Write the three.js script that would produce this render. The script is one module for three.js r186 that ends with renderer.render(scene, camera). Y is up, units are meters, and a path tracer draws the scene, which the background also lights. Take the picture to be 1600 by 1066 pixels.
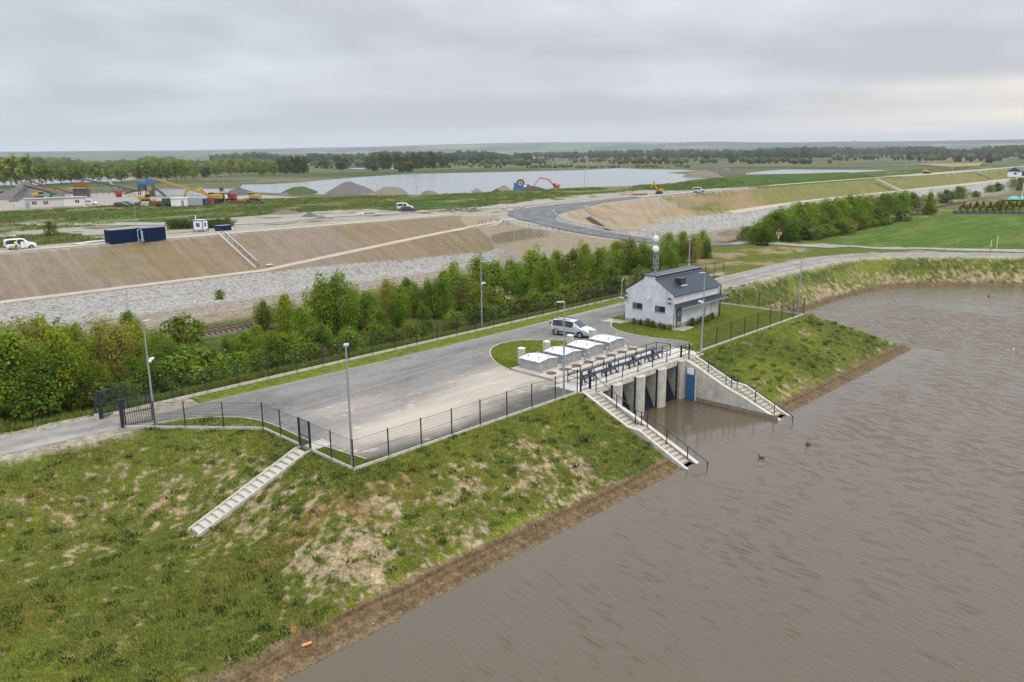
import * as THREE from 'three';
import { mergeGeometries, toCreasedNormals } from 'three/addons/utils/BufferGeometryUtils.js';
import { MarchingCubes } from 'three/addons/objects/MarchingCubes.js';

// ---------------------------------------------------------------- camera, sky, sun, exposure
const scene = new THREE.Scene();
const W0 = 1600, H0 = 1066, FOCAL = 1244, CAM_Y = 18.5;
const camera = new THREE.PerspectiveCamera(THREE.MathUtils.radToDeg(2 * Math.atan(H0 / 2 / FOCAL)), W0 / H0, 0.5, 40000);
const PITCH = 0.234, ROLL = -0.0088, YAW = -0.80014;
const cy_ = Math.cos(YAW), sy_ = Math.sin(YAW);
const toWorld = (x, y, z) => new THREE.Vector3(cy_ * x + sy_ * z, y, -sy_ * x + cy_ * z);
const sp = Math.sin(PITCH), cp = Math.cos(PITCH), cr = Math.cos(ROLL), sr = Math.sin(ROLL);
const FWD = toWorld(0, -sp, -cp), RGT = toWorld(cr, sr * cp, -sr * sp), UPV = toWorld(-sr, cr * cp, -cr * sp);
camera.position.set(0, CAM_Y, 0);
camera.quaternion.setFromRotationMatrix(new THREE.Matrix4().makeBasis(RGT, UPV, FWD.clone().negate()));
camera.updateMatrixWorld();

const renderer = new THREE.WebGLRenderer({ antialias: true });
renderer.toneMapping = THREE.LinearToneMapping;
renderer.toneMappingExposure = 1.1;
renderer.shadowMap.enabled = true;

// small helpers
const { sin, cos, PI, abs, min, max, sqrt, floor, pow, exp, hypot, atan2, round } = Math;
const clamp = (x, a = 0, b = 1) => (x < a ? a : x > b ? b : x), lerp = (a, b, t) => a + (b - a) * t;
const sst = (a, b, x) => { const t = clamp((x - a) / (b - a)); return t * t * (3 - 2 * t); };
function rng(seed) { let s = seed >>> 0; return () => { s = (s + 0x6d2b79f5) | 0; let t = Math.imul(s ^ (s >>> 15), 1 | s); t = (t + Math.imul(t ^ (t >>> 7), 61 | t)) ^ t; return ((t ^ (t >>> 14)) >>> 0) / 4294967296; }; }
const PERM = new Uint8Array(512); { const r = rng(77); const p = [...Array(256).keys()]; for (let i = 255; i > 0; i--) { const j = floor(r() * (i + 1)); [p[i], p[j]] = [p[j], p[i]]; } for (let i = 0; i < 512; i++) PERM[i] = p[i & 255]; }
function vn(x, y) { const xi = floor(x), yi = floor(y), fx = x - xi, fy = y - yi, u = fx * fx * (3 - 2 * fx), v = fy * fy * (3 - 2 * fy), X = xi & 255, Y = yi & 255; const a = PERM[PERM[X] + Y], b = PERM[PERM[X + 1] + Y], c = PERM[PERM[X] + ((Y + 1) & 255)], d = PERM[PERM[X + 1] + ((Y + 1) & 255)]; return (a + (b - a) * u + (c - a) * v + (a - b - c + d) * u * v) / 255; }
function fbm(x, y, o = 4) { let s = 0, a = 0.5, n = 0; for (let i = 0; i < o; i++) { s += a * vn(x, y); n += a; a *= 0.5; x = x * 2.03 + 17.3; y = y * 2.03 + 9.1; } return s / n; }
function pvn(x, y, p) { const xi = floor(x), yi = floor(y), fx = x - xi, fy = y - yi, u = fx * fx * (3 - 2 * fx), v = fy * fy * (3 - 2 * fy), h = (i, j) => PERM[PERM[((i % p) + p) % p & 255] + (((j % p) + p) % p & 255)]; return lerp(lerp(h(xi, yi), h(xi + 1, yi), u), lerp(h(xi, yi + 1), h(xi + 1, yi + 1), u), v) / 255; }
function pfbm(x, y, p, o) { let s = 0, a = 0.5, n = 0; for (let i = 0; i < o; i++) { s += a * pvn(x, y, p); n += a; a *= 0.55; x *= 2; y *= 2; p *= 2; } return s / n; }

// overcast sky: brighter towards the zenith, soft streaks of cloud, a warm gap low in the west (to the right)
const SUN_AZ = atan2(RGT.z, RGT.x);
{
  const w = 2048, h = 1024, d = new Float32Array(w * h * 4);
  for (let j = 0; j < h; j++) for (let i = 0; i < w; i++) {
    const el = ((j + 0.5) / h - 0.5) * PI, az = ((i + 0.5) / w - 0.5) * 2 * PI, y = sin(el), x = cos(el) * cos(az), z = cos(el) * sin(az);
    let k = 1 + 2.25 * pow(max(0, y), 1.15);
    const yy = max(y, 0) + 0.06, px = x / yy, pz = z / yy;
    const ca = cos(SUN_AZ + 0.25), sa = sin(SUN_AZ + 0.25), u = px * ca + pz * sa, v = -px * sa + pz * ca;
    const n1 = fbm(u * 0.10 + 3, v * 0.32 + 5, 5) - 0.5, n2 = fbm(u * 0.35 + 13, v * 0.9 + 8, 4) - 0.5, n3 = fbm(u * 0.05 + 30, v * 0.12, 3) - 0.5;
    const n4 = fbm(az * 7 + el * 9 + 4, el * 17 - az * 1.5, 5) - 0.5, cl = n1 * 0.44 + n2 * 0.14 + n3 * 0.34 + n4 * 0.34 * sst(1.2, 0.1, y);
    const fade = sst(0.0, 0.05, y);
    k *= 1 + cl * fade * 1.2;
    const dz = cos(az - SUN_AZ), warm = exp(-pow((el - 0.046 - 0.04 * (az - SUN_AZ + 0.9) - 0.04 * (fbm(az * 3 + 5, el * 30, 3) - 0.5)) / 0.02, 2)) * sst(0.2, 0.62, dz) * (0.5 + vn(u * 0.3, v * 1.3));
    const low = exp(-max(0, y) * 14);
    let R = lerp(0.545, 0.568, low), G = lerp(0.572, 0.588, low), B = lerp(0.622, 0.602, low);
    const side = dz * 0.045 * sst(0.6, 0.0, y); R *= 1 + side + 0.03 * cl; B *= 1 - side * 0.8;
    R *= k; G *= k; B *= k; R += 0.26 * warm; G += 0.18 * warm; B += 0.07 * warm;
    if (y < 0) { const t = sst(0, -0.15, y); R = lerp(R, 0.13, t); G = lerp(G, 0.13, t); B = lerp(B, 0.10, t); }
    const o = (j * w + i) * 4; d[o] = R; d[o + 1] = G; d[o + 2] = B; d[o + 3] = 1;
  }
  const t = new THREE.DataTexture(d, w, h, THREE.RGBAFormat, THREE.FloatType); t.mapping = THREE.EquirectangularReflectionMapping; t.magFilter = THREE.LinearFilter; t.minFilter = THREE.LinearFilter; t.wrapS = THREE.RepeatWrapping; t.needsUpdate = true;
  scene.background = t; scene.environment = t; scene.environmentIntensity = 1;
}
const sun = new THREE.DirectionalLight(0xfff1de, 0.8);
sun.position.set(cos(SUN_AZ + 0.5) * 300, 330, sin(SUN_AZ + 0.5) * 300); sun.target.position.set(50, 0, -50); sun.position.add(sun.target.position);
sun.castShadow = true; sun.shadow.radius = 26; sun.shadow.mapSize.set(2048, 2048);
Object.assign(sun.shadow.camera, { left: -130, right: 130, top: 130, bottom: -130, near: 10, far: 900 });
scene.add(sun, sun.target);
scene.fog = new THREE.FogExp2(new THREE.Color().setRGB(0.62, 0.66, 0.72), 0.00007);

// a point seen at pixel (px, py) of the photograph on the level y: used as a surveyor would, to set things out on the ground
function at(px, py, y = 0) { const d = FWD.clone().multiplyScalar(FOCAL).addScaledVector(RGT, px - W0 / 2).addScaledVector(UPV, -(py - H0 / 2)); return new THREE.Vector3(0, CAM_Y, 0).addScaledVector(d, (y - CAM_Y) / d.y); }
const A2 = (px, py, y) => { const p = at(px, py, y); return [p.x, p.z]; };

// ---------------------------------------------------------------- naming
const usedNames = new Map();
function numbered(n) { const k = usedNames.get(n) ?? 0; usedNames.set(n, k + 1); return k ? n + '_' + String(k).padStart(3, '0') : n; }
function tag(o, label, category, group) { if (label) o.userData.label = label; if (category) o.userData.category = category; if (group) o.userData.group = group; return o; }
function thing(name, label, category, pos = [0, 0, 0], turn = 0, group) { const o = new THREE.Group(); o.name = numbered(name); o.position.set(...pos); o.rotation.y = turn; scene.add(o); return tag(o, label, category, group); }
function struct(mesh, name) { mesh.name = numbered(name); mesh.userData.kind = 'structure'; mesh.castShadow = mesh.receiveShadow = true; scene.add(mesh); return mesh; }
function part(parent, name, geo, mat) { const m = new THREE.Mesh(geo, mat); m.name = name; m.castShadow = m.receiveShadow = true; parent.add(m); return m; }
function copyOf(o, pos, turn, label, group) { const c = o.clone(); c.name = numbered(o.name.replace(/_\d{3}$/, '')); c.userData = { ...o.userData }; if (pos) c.position.set(...pos); if (turn !== undefined) c.rotation.y = turn; if (label) c.userData.label = label; if (group) c.userData.group = group; scene.add(c); return c; }

// ---------------------------------------------------------------- geometry builder (everything gets uv in metres)
function boxG(sx, sy, sz) { const g = new THREE.BoxGeometry(sx, sy, sz), u = g.attributes.uv, s = [[sz, sy], [sz, sy], [sx, sz], [sx, sz], [sx, sy], [sx, sy]]; for (let f = 0; f < 6; f++) for (let k = 0; k < 4; k++) { const i = f * 4 + k; u.setXY(i, u.getX(i) * s[f][0], u.getY(i) * s[f][1]); } return g; }
function bevBox(sx, sy, sz, b = 0.02) { // chamfered box
  const s = new THREE.Shape(), x = sx / 2 - b, y = sy / 2 - b; s.moveTo(-x, -y); s.lineTo(x, -y); s.lineTo(x, y); s.lineTo(-x, y); s.closePath();
  const g = new THREE.ExtrudeGeometry(s, { depth: sz - 2 * b, bevelEnabled: true, bevelThickness: b, bevelSize: b, bevelSegments: 1 }); g.translate(0, 0, -(sz / 2 - b)); return g;
}
class MB {
  constructor() { this.g = []; }
  add(g, m) { if (g.index) g = g.toNonIndexed(); for (const k of Object.keys(g.attributes)) if (!['position', 'normal', 'uv'].includes(k)) g.deleteAttribute(k); if (m) g.applyMatrix4(m); this.g.push(g); return this; }
  box(x, y, z, sx, sy, sz, ry = 0, rx = 0, rz = 0) { return this.add(boxG(sx, sy, sz), new THREE.Matrix4().compose(new THREE.Vector3(x, y, z), new THREE.Quaternion().setFromEuler(new THREE.Euler(rx, ry, rz, 'YXZ')), new THREE.Vector3(1, 1, 1))); }
  bev(x, y, z, sx, sy, sz, b = 0.02, ry = 0) { return this.add(bevBox(sx, sy, sz, b), new THREE.Matrix4().makeRotationY(ry).setPosition(x, y, z)); }
  bar(a, b, r, seg = 6, r2 = r) { const A = new THREE.Vector3(...a), B = new THREE.Vector3(...b), L = A.distanceTo(B); const g = new THREE.CylinderGeometry(r2, r, L, seg); const u = g.attributes.uv; for (let i = 0; i < u.count; i++) u.setXY(i, u.getX(i) * 6.28 * r, u.getY(i) * L); const q = new THREE.Quaternion().setFromUnitVectors(new THREE.Vector3(0, 1, 0), B.clone().sub(A).normalize()); return this.add(g, new THREE.Matrix4().compose(A.add(B).multiplyScalar(0.5), q, new THREE.Vector3(1, 1, 1))); }
  beam(a, b, w, h) { const A = new THREE.Vector3(...a), B = new THREE.Vector3(...b), L = A.distanceTo(B); const m = new THREE.Matrix4().lookAt(B, A, new THREE.Vector3(0, 1, 0)); m.setPosition(A.add(B).multiplyScalar(0.5)); return this.add(boxG(w, h, L), m); }
  cyl(x, y0, z, r, h, seg = 12, r2 = r) { return this.bar([x, y0, z], [x, y0 + h, z], r, seg, r2); }
  prism(pts, depth, axis = 'z') { // outline in xy (or zy when axis is x), extruded along z (x), centred
    const s = new THREE.Shape(); pts.forEach(([a, b], i) => (i ? s.lineTo(a, b) : s.moveTo(a, b))); const g = new THREE.ExtrudeGeometry(s, { depth, bevelEnabled: false }); g.translate(0, 0, -depth / 2);
    if (axis === 'x') g.applyMatrix4(new THREE.Matrix4().set(0, 0, 1, 0, 0, 1, 0, 0, 1, 0, 0, 0, 0, 0, 0, 1).premultiply(new THREE.Matrix4())); return this.add(g); }
  at(x, y, z, ry = 0) { const m = new THREE.Matrix4().makeRotationY(ry).setPosition(x, y, z); this.g.forEach((g) => g.applyMatrix4(m)); return this; }
  geo() { return mergeGeometries(this.g); }
  to(parent, name, mat) { return part(parent, name, this.geo(), mat); }
}
// slab of an outline in plan ([x, z] points) between y0 and y1
function slabG(pts, y0, y1) { const s = new THREE.Shape(); pts.forEach(([x, z], i) => (i ? s.lineTo(x, -z) : s.moveTo(x, -z))); const g = new THREE.ExtrudeGeometry(s, { depth: y1 - y0, bevelEnabled: false }); g.rotateX(-PI / 2); g.translate(0, y0, 0); return g; }
function sheetG(pts, y) { const s = new THREE.Shape(); pts.forEach(([x, z], i) => (i ? s.lineTo(x, -z) : s.moveTo(x, -z))); const g = new THREE.ShapeGeometry(s); g.rotateX(-PI / 2); g.translate(0, y, 0); return g; }
// a solid given by a side outline (z, y) running across x from x0 to x1
function sideG(zy, x0, x1) { const s = new THREE.Shape(); zy.forEach(([z, y], i) => (i ? s.lineTo(-z, y) : s.moveTo(-z, y))); const g = new THREE.ExtrudeGeometry(s, { depth: x1 - x0, bevelEnabled: false }); g.rotateY(PI / 2); g.translate(x0, 0, 0); return g; }

// ---------------------------------------------------------------- textures and materials
function tex(n, f, metres, colour = false, nc = 4) { // f(u, v) in 0..1 -> [r, g, b] (sRGB when colour) or a grey
  const d = new Uint8Array(n * n * 4); for (let j = 0; j < n; j++) for (let i = 0; i < n; i++) { let c = f(i / n, j / n); if (typeof c === 'number') c = [c, c, c]; const o = (j * n + i) * 4; d[o] = clamp(c[0]) * 255; d[o + 1] = clamp(c[1]) * 255; d[o + 2] = clamp(c[2]) * 255; d[o + 3] = 255; }
  const t = new THREE.DataTexture(d, n, n); t.wrapS = t.wrapT = THREE.RepeatWrapping; t.magFilter = THREE.LinearFilter; t.repeat.set(1 / metres, 1 / metres); if (colour) t.colorSpace = THREE.SRGBColorSpace; t.needsUpdate = true; return t;
}
function std(rgb, rough = 0.8, o = {}) { const m = rough >= 0.75 ? new THREE.MeshPhysicalMaterial({ roughness: rough, specularIntensity: 0.18, ...o }) : new THREE.MeshStandardMaterial({ roughness: rough, ...o }); Array.isArray(rgb) ? m.color.setRGB(...rgb) : m.color.set(rgb); return m; }
const concreteMap = tex(512, (u, v) => { const a = pfbm(u * 6, v * 6, 6, 6), b = pfbm(u * 40 + 3, v * 40, 40, 3), s = pfbm(u * 24 + 5, v * 3, 24, 3); const k = 0.80 + 0.22 * (a - 0.5) + 0.12 * (b - 0.5) + 0.13 * (s - 0.5); return [k, k * 0.985, k * 0.955]; }, 4, true);
const grainMap = tex(512, (u, v) => pfbm(u * 64, v * 64, 64, 4) * 0.6 + pfbm(u * 12, v * 12, 12, 3) * 0.4, 3);
const lumpMap = tex(512, (u, v) => pfbm(u * 20, v * 20, 20, 5), 6);
const paintMap = tex(256, (u, v) => 0.9 + 0.16 * (pfbm(u * 8, v * 8, 8, 5) - 0.5), 3, true);
const M = {
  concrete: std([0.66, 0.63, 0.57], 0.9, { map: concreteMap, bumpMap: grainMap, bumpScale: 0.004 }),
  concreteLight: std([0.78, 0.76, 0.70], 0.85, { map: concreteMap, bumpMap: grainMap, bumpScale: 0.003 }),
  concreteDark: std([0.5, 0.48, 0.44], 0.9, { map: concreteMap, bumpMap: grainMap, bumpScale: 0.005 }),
  galv: std([0.50, 0.53, 0.56], 0.45, { metalness: 0.55, map: paintMap }),
  steelLid: std([0.74, 0.75, 0.79], 0.5, { metalness: 0.3, map: paintMap }),
  navy: std([0.018, 0.024, 0.042], 0.5), anthracite: std([0.022, 0.027, 0.033], 0.55), black: std([0.012, 0.012, 0.013], 0.6),
  mesh: std([0.020, 0.026, 0.030], 0.6),
  blue: std([0.045, 0.17, 0.38], 0.45, { map: paintMap }), white: std([0.78, 0.78, 0.78], 0.6), plaster: std([0.77, 0.77, 0.81], 0.9, { map: paintMap, bumpMap: grainMap, bumpScale: 0.002 }),
  rust: std([0.21, 0.11, 0.065], 0.85, { map: paintMap }), roof: std([0.052, 0.066, 0.088], 0.42, { metalness: 0.25, map: paintMap }),
  glass: std([0.02, 0.025, 0.03], 0.06), tyre: std([0.02, 0.02, 0.02], 0.9), rim: std([0.45, 0.46, 0.47], 0.35, { metalness: 0.7 }),
  yellow: std([0.55, 0.36, 0.05], 0.55, { map: paintMap }), orange: std([0.55, 0.13, 0.03], 0.55, { map: paintMap }), containerNavy: std([0.009, 0.024, 0.075], 0.78, { map: paintMap }),
  rustBelt: std([0.24, 0.10, 0.06], 0.8), steelDark: std([0.07, 0.075, 0.08], 0.6), wood: std([0.22, 0.16, 0.10], 0.9), teal: std([0.05, 0.35, 0.32], 0.7), red: std([0.30, 0.045, 0.035], 0.55), grey: std([0.26, 0.27, 0.28], 0.7), lensRed: std([0.35, 0.02, 0.02], 0.3), lamp: std([0.8, 0.8, 0.78], 0.25),
};
// ---------------------------------------------------------------- the lie of the land
const LAKE = -3.65, FAR_WATER = -1.7;
const ROAD = [[-500, -58.3], [12, -58.3], [19, -57.9], [28, -57.2], [60, -57.2], [95, -56.5], [124, -56.9], [136, -56.2], [144, -53.4], [150.6, -48.6], [157, -41], [163, -32.5], [176, -8], [200, 45], [260, 200]];
const ROAD2 = [[152, -84], [158, -80], [162, -70], [166, -58], [176, -40], [192, -8], [216, 45], [276, 200]];
const CAUSE = [[152, -84, -0.8], [143, -86.5, -0.4], [137.5, -93, 0.3], [136.8, -101, 0.8], [139, -112, 1.1], [145.5, -128, 1.5], [153, -141, 1.8], [166, -151.5, 2], [185, -159.5, 2], [215, -166.5, 2], [245, -171.5, 2], [290, -175, 2]];
function polyDist(P, x, z) { // distance, side (+ = right of travel), position along in points
  let best = 1e18, side = 0, par = 0; for (let i = 0; i + 1 < P.length; i++) { const ax = P[i][0], az = P[i][1], dx = P[i + 1][0] - ax, dz = P[i + 1][1] - az, t = clamp(((x - ax) * dx + (z - az) * dz) / (dx * dx + dz * dz)), ex = x - ax - dx * t, ez = z - az - dz * t, d = ex * ex + ez * ez; if (d < best) { best = d; side = dx * ez - dz * ex; par = i + t; } }
  return [sqrt(best), side, par];
}
function knots(K, x) { if (x <= K[0][0]) return K[0][1]; for (let i = 1; i < K.length; i++) if (x <= K[i][0]) return lerp(K[i - 1][1], K[i][1], (x - K[i - 1][0]) / (K[i][0] - K[i - 1][0])); return K[K.length - 1][1]; }
const CREST = [[-50, -160], [142, -160], [152, -150], [160, -143.5], [172, -146], [186, -152.5], [215, -160.5], [245, -166], [290, -169.5], [350, -171.5], [450, -170], [760, -166]];
const SHORE = [[100, -380], [200, -330], [254, -314], [316, -304], [375, -270], [433, -258], [470, -262], [529, -290]];
const crestZ = (x) => knots(CREST, x), toeY = (x) => (x < 144 ? lerp(-4, 1.5, clamp((x - 78) / 66)) : lerp(1.5, -4, clamp((x - 144) / 16)));
const MOUND = [[352, -203], [400, -201], [450, -197], [478, -194]];
const SPOIL = []; // spoil heaps that belong to the ground, filled in below: [x, z, radius, height]
function floorNorth(x, z) {
  const lump = 0.25 * (fbm(x * 0.12, z * 0.12, 3) - 0.5);
  if (z > -75 && x > 170) return -1 + lump;
  const zc = crestZ(x), zt = zc + 15.5, T = toeY(x); let y;
  if (z > -62) y = -0.85;
  else if (z > -72) y = lerp(-1.1, -0.85, (z + 72) / 10);
  else if (z > -90) y = lerp(-1, -1.1, (z + 90) / 18);
  else if (z > -99) y = lerp(-1.6, -1, (z + 99) / 9);
  else if (z > -111) y = lerp(-4.2, -1.6, (z + 111) / 12);
  else if (z > -119) y = lerp(-6, -4.2, (z + 119) / 8);
  else if (z > min(zt + 11, -119.5)) y = -6;
  else if (z > zt + 2.5) y = lerp(-6, T, clamp((min(zt + 11, -119.5) - z) / max(0.5, min(zt + 11, -119.5) - zt - 2.5)));
  else if (z > zt - 1) y = T;
  else if (z > zc) y = lerp(T, 2, (zt - 1 - z) / 14.5);
  else { const s = zc - z, zs = knots(SHORE, x); y = s < 8 ? 2 : s < 24 ? lerp(2, 1.3, (s - 8) / 16) : 1.3; const e = sst(min(zs + 75, -190), zs + 6, z) ; y = lerp(y, -1.85, e); }
  if (T > -4 && z <= zt + 40 && z > zt + 2.5) y = max(y, T - (z - zt - 2.5) / 2.0);
  if (z < zc - 10) { y += lump * (z < -250 ? 0.4 : 1); const [d] = polyDist(MOUND, x, z); if (d < 40) y = max(y, 1 + 3.7 * sst(34, 3, d) + lump); }
  else if (z > -112) y += lump * (x > 105 && z > -76 ? 4 : 1);
  if (x > 112 && x < 330) { const [d, , p] = polyDist(CAUSE, x, z), i = min(floor(p), CAUSE.length - 2), ty = lerp(CAUSE[i][2], CAUSE[i + 1][2], p - i), hw = x > 134 && x < 190 && z < -118 ? 9 : 5.2; y = max(y, min(ty, ty - (d - hw) / 1.9)); }
  return y;
}
function floorSouth(x, z) {
  const zz = z - 0.4 * (fbm(x * 0.12, 3.3, 3) - 0.5), bed = max(-7, -3.6 - max(0, zz + 28.35) * 0.2), field = (zz < -30.4 ? lerp(-3.18, -2.98, clamp((-30.4 - zz) / 14)) : zz < -28.35 ? lerp(-3.6, -3.18, clamp((-28.35 - zz) / 2.05)) : bed) + (zz < -29 ? 0.2 * (fbm(x * 0.16 + 4, z * 0.16, 3) - 0.5) : 0);
  return lerp(field, -7, sst(20.5, 34, x));
}
function roadSide(x, z) { const [d, s] = polyDist(ROAD, x, z); return [d, s < 0]; } // true = north / east of the road
function ground(x, z) {
  if (z < -80 && x < 130) return floorNorth(x, z);
  const [d, north] = roadSide(x, z), s = -0.769 * (x - 25.2) + 0.639 * (z + 48.5);
  const hA = min((-37.75 - z) / 2.59, (x - 25.2) / 2.44, (88 - x) / 1.78, (z + 61) / 2), hT = min(-s / 2.44, (z + 61) / 2, 26.5 - x);
  const slope = x < 118 ? 1.95 : lerp(1.95, 2.45, clamp((x - 118) / 22)), hB = -(d - 3.0) / (north ? 2.4 : slope);
  const top = max(hA, hT, hB), fl = north ? floorNorth(x, z) : floorSouth(x, z);
  let y = min(0, top); if (north && z < -61.5) y = max(min(y, 0), -9);
  y = max(y, fl > 0 && north ? fl : min(fl, 0));
  if (north) y = max(y, fl);
  if (!north && z > -43.4 && z < -20) { if (x > 48.15 && x < 61.25 && z > -42.9) return -7; if ((x > 46.45 && x < 48.5 || x > 60.9 && x < 63.05) && z > -37.7) return y - 0.45; }
  if (top < -0.15 && !north && y > -3.4) y += 0.16 * (fbm(x * 0.35, z * 0.35, 3) - 0.5) * sst(-0.15, -0.8, top);
  return y;
}
function groundN(x, z, e = 0.5) { const a = ground(x - e, z), b = ground(x + e, z), c = ground(x, z - e), d = ground(x, z + e); return new THREE.Vector3(a - b, 2 * e, c - d).normalize(); }
// how green a point of the banks is (0 bare soil, 1 lush)
function lush(x, z, y) {
  const a = fbm(x * 0.11 + 40, z * 0.11 + 7, 4), b = fbm(x * 0.5, z * 0.5, 4), c = fbm(x * 1.7 + 9, z * 1.7, 3);
  let g = 0.68 + 0.5 * (a - 0.5) + 0.5 * (b - 0.5) + 1.0 * (c - 0.5) + 1.0 * (fbm(x * 4.1 + 3, z * 4.1, 2) - 0.5);
  if (z > -55 && z < -20 && x < 60) { // the near bank: barer low down and on the corner, green below the fence
    g -= 0.17 * sst(-0.7, -2.4, y) * sst(17, 22, x); g += 0.40 * sst(-0.9, -0.1, y);
    const hip = abs((x - 25.2) + (z + 37.75)) * 0.7; if (x < 28 && y < -0.4) g -= 0.2 * exp(-hip * hip / 7);
    if (x < 20 && z > -44) g += 0.24 * sst(20, 14, x);
    if (x > 40) g += 0.34 * sst(38, 43, x);
  }
  if (x > 60 && x < 100 && z > -52) g += 0.24 - 0.25 * sst(-2, -3, y);
  if (x > 92 && z < -30) g += 0.10 - 0.36 * sst(-1.0, -2.6, y);
  return g;
}
// colours of the ground (linear, dry surface)
const mixc = (a, b, t) => [lerp(a[0], b[0], t), lerp(a[1], b[1], t), lerp(a[2], b[2], t)];
const C = { soil: [0.310, 0.240, 0.150], dry: [0.175, 0.145, 0.058], grass: [0.100, 0.118, 0.018], deep: [0.056, 0.078, 0.014], bright: [0.140, 0.165, 0.020], mud: [0.150, 0.100, 0.050], mudDark: [0.078, 0.050, 0.025], mudPale: [0.20, 0.15, 0.095], earth: [0.215, 0.168, 0.126], earth2: [0.205, 0.155, 0.100], pit: [0.30, 0.248, 0.178], gravel: [0.30, 0.272, 0.228], pale: [0.37, 0.335, 0.27], stone: [0.31, 0.295, 0.27], stoneB: [0.25, 0.20, 0.145], belt: [0.05, 0.062, 0.020] };
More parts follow.
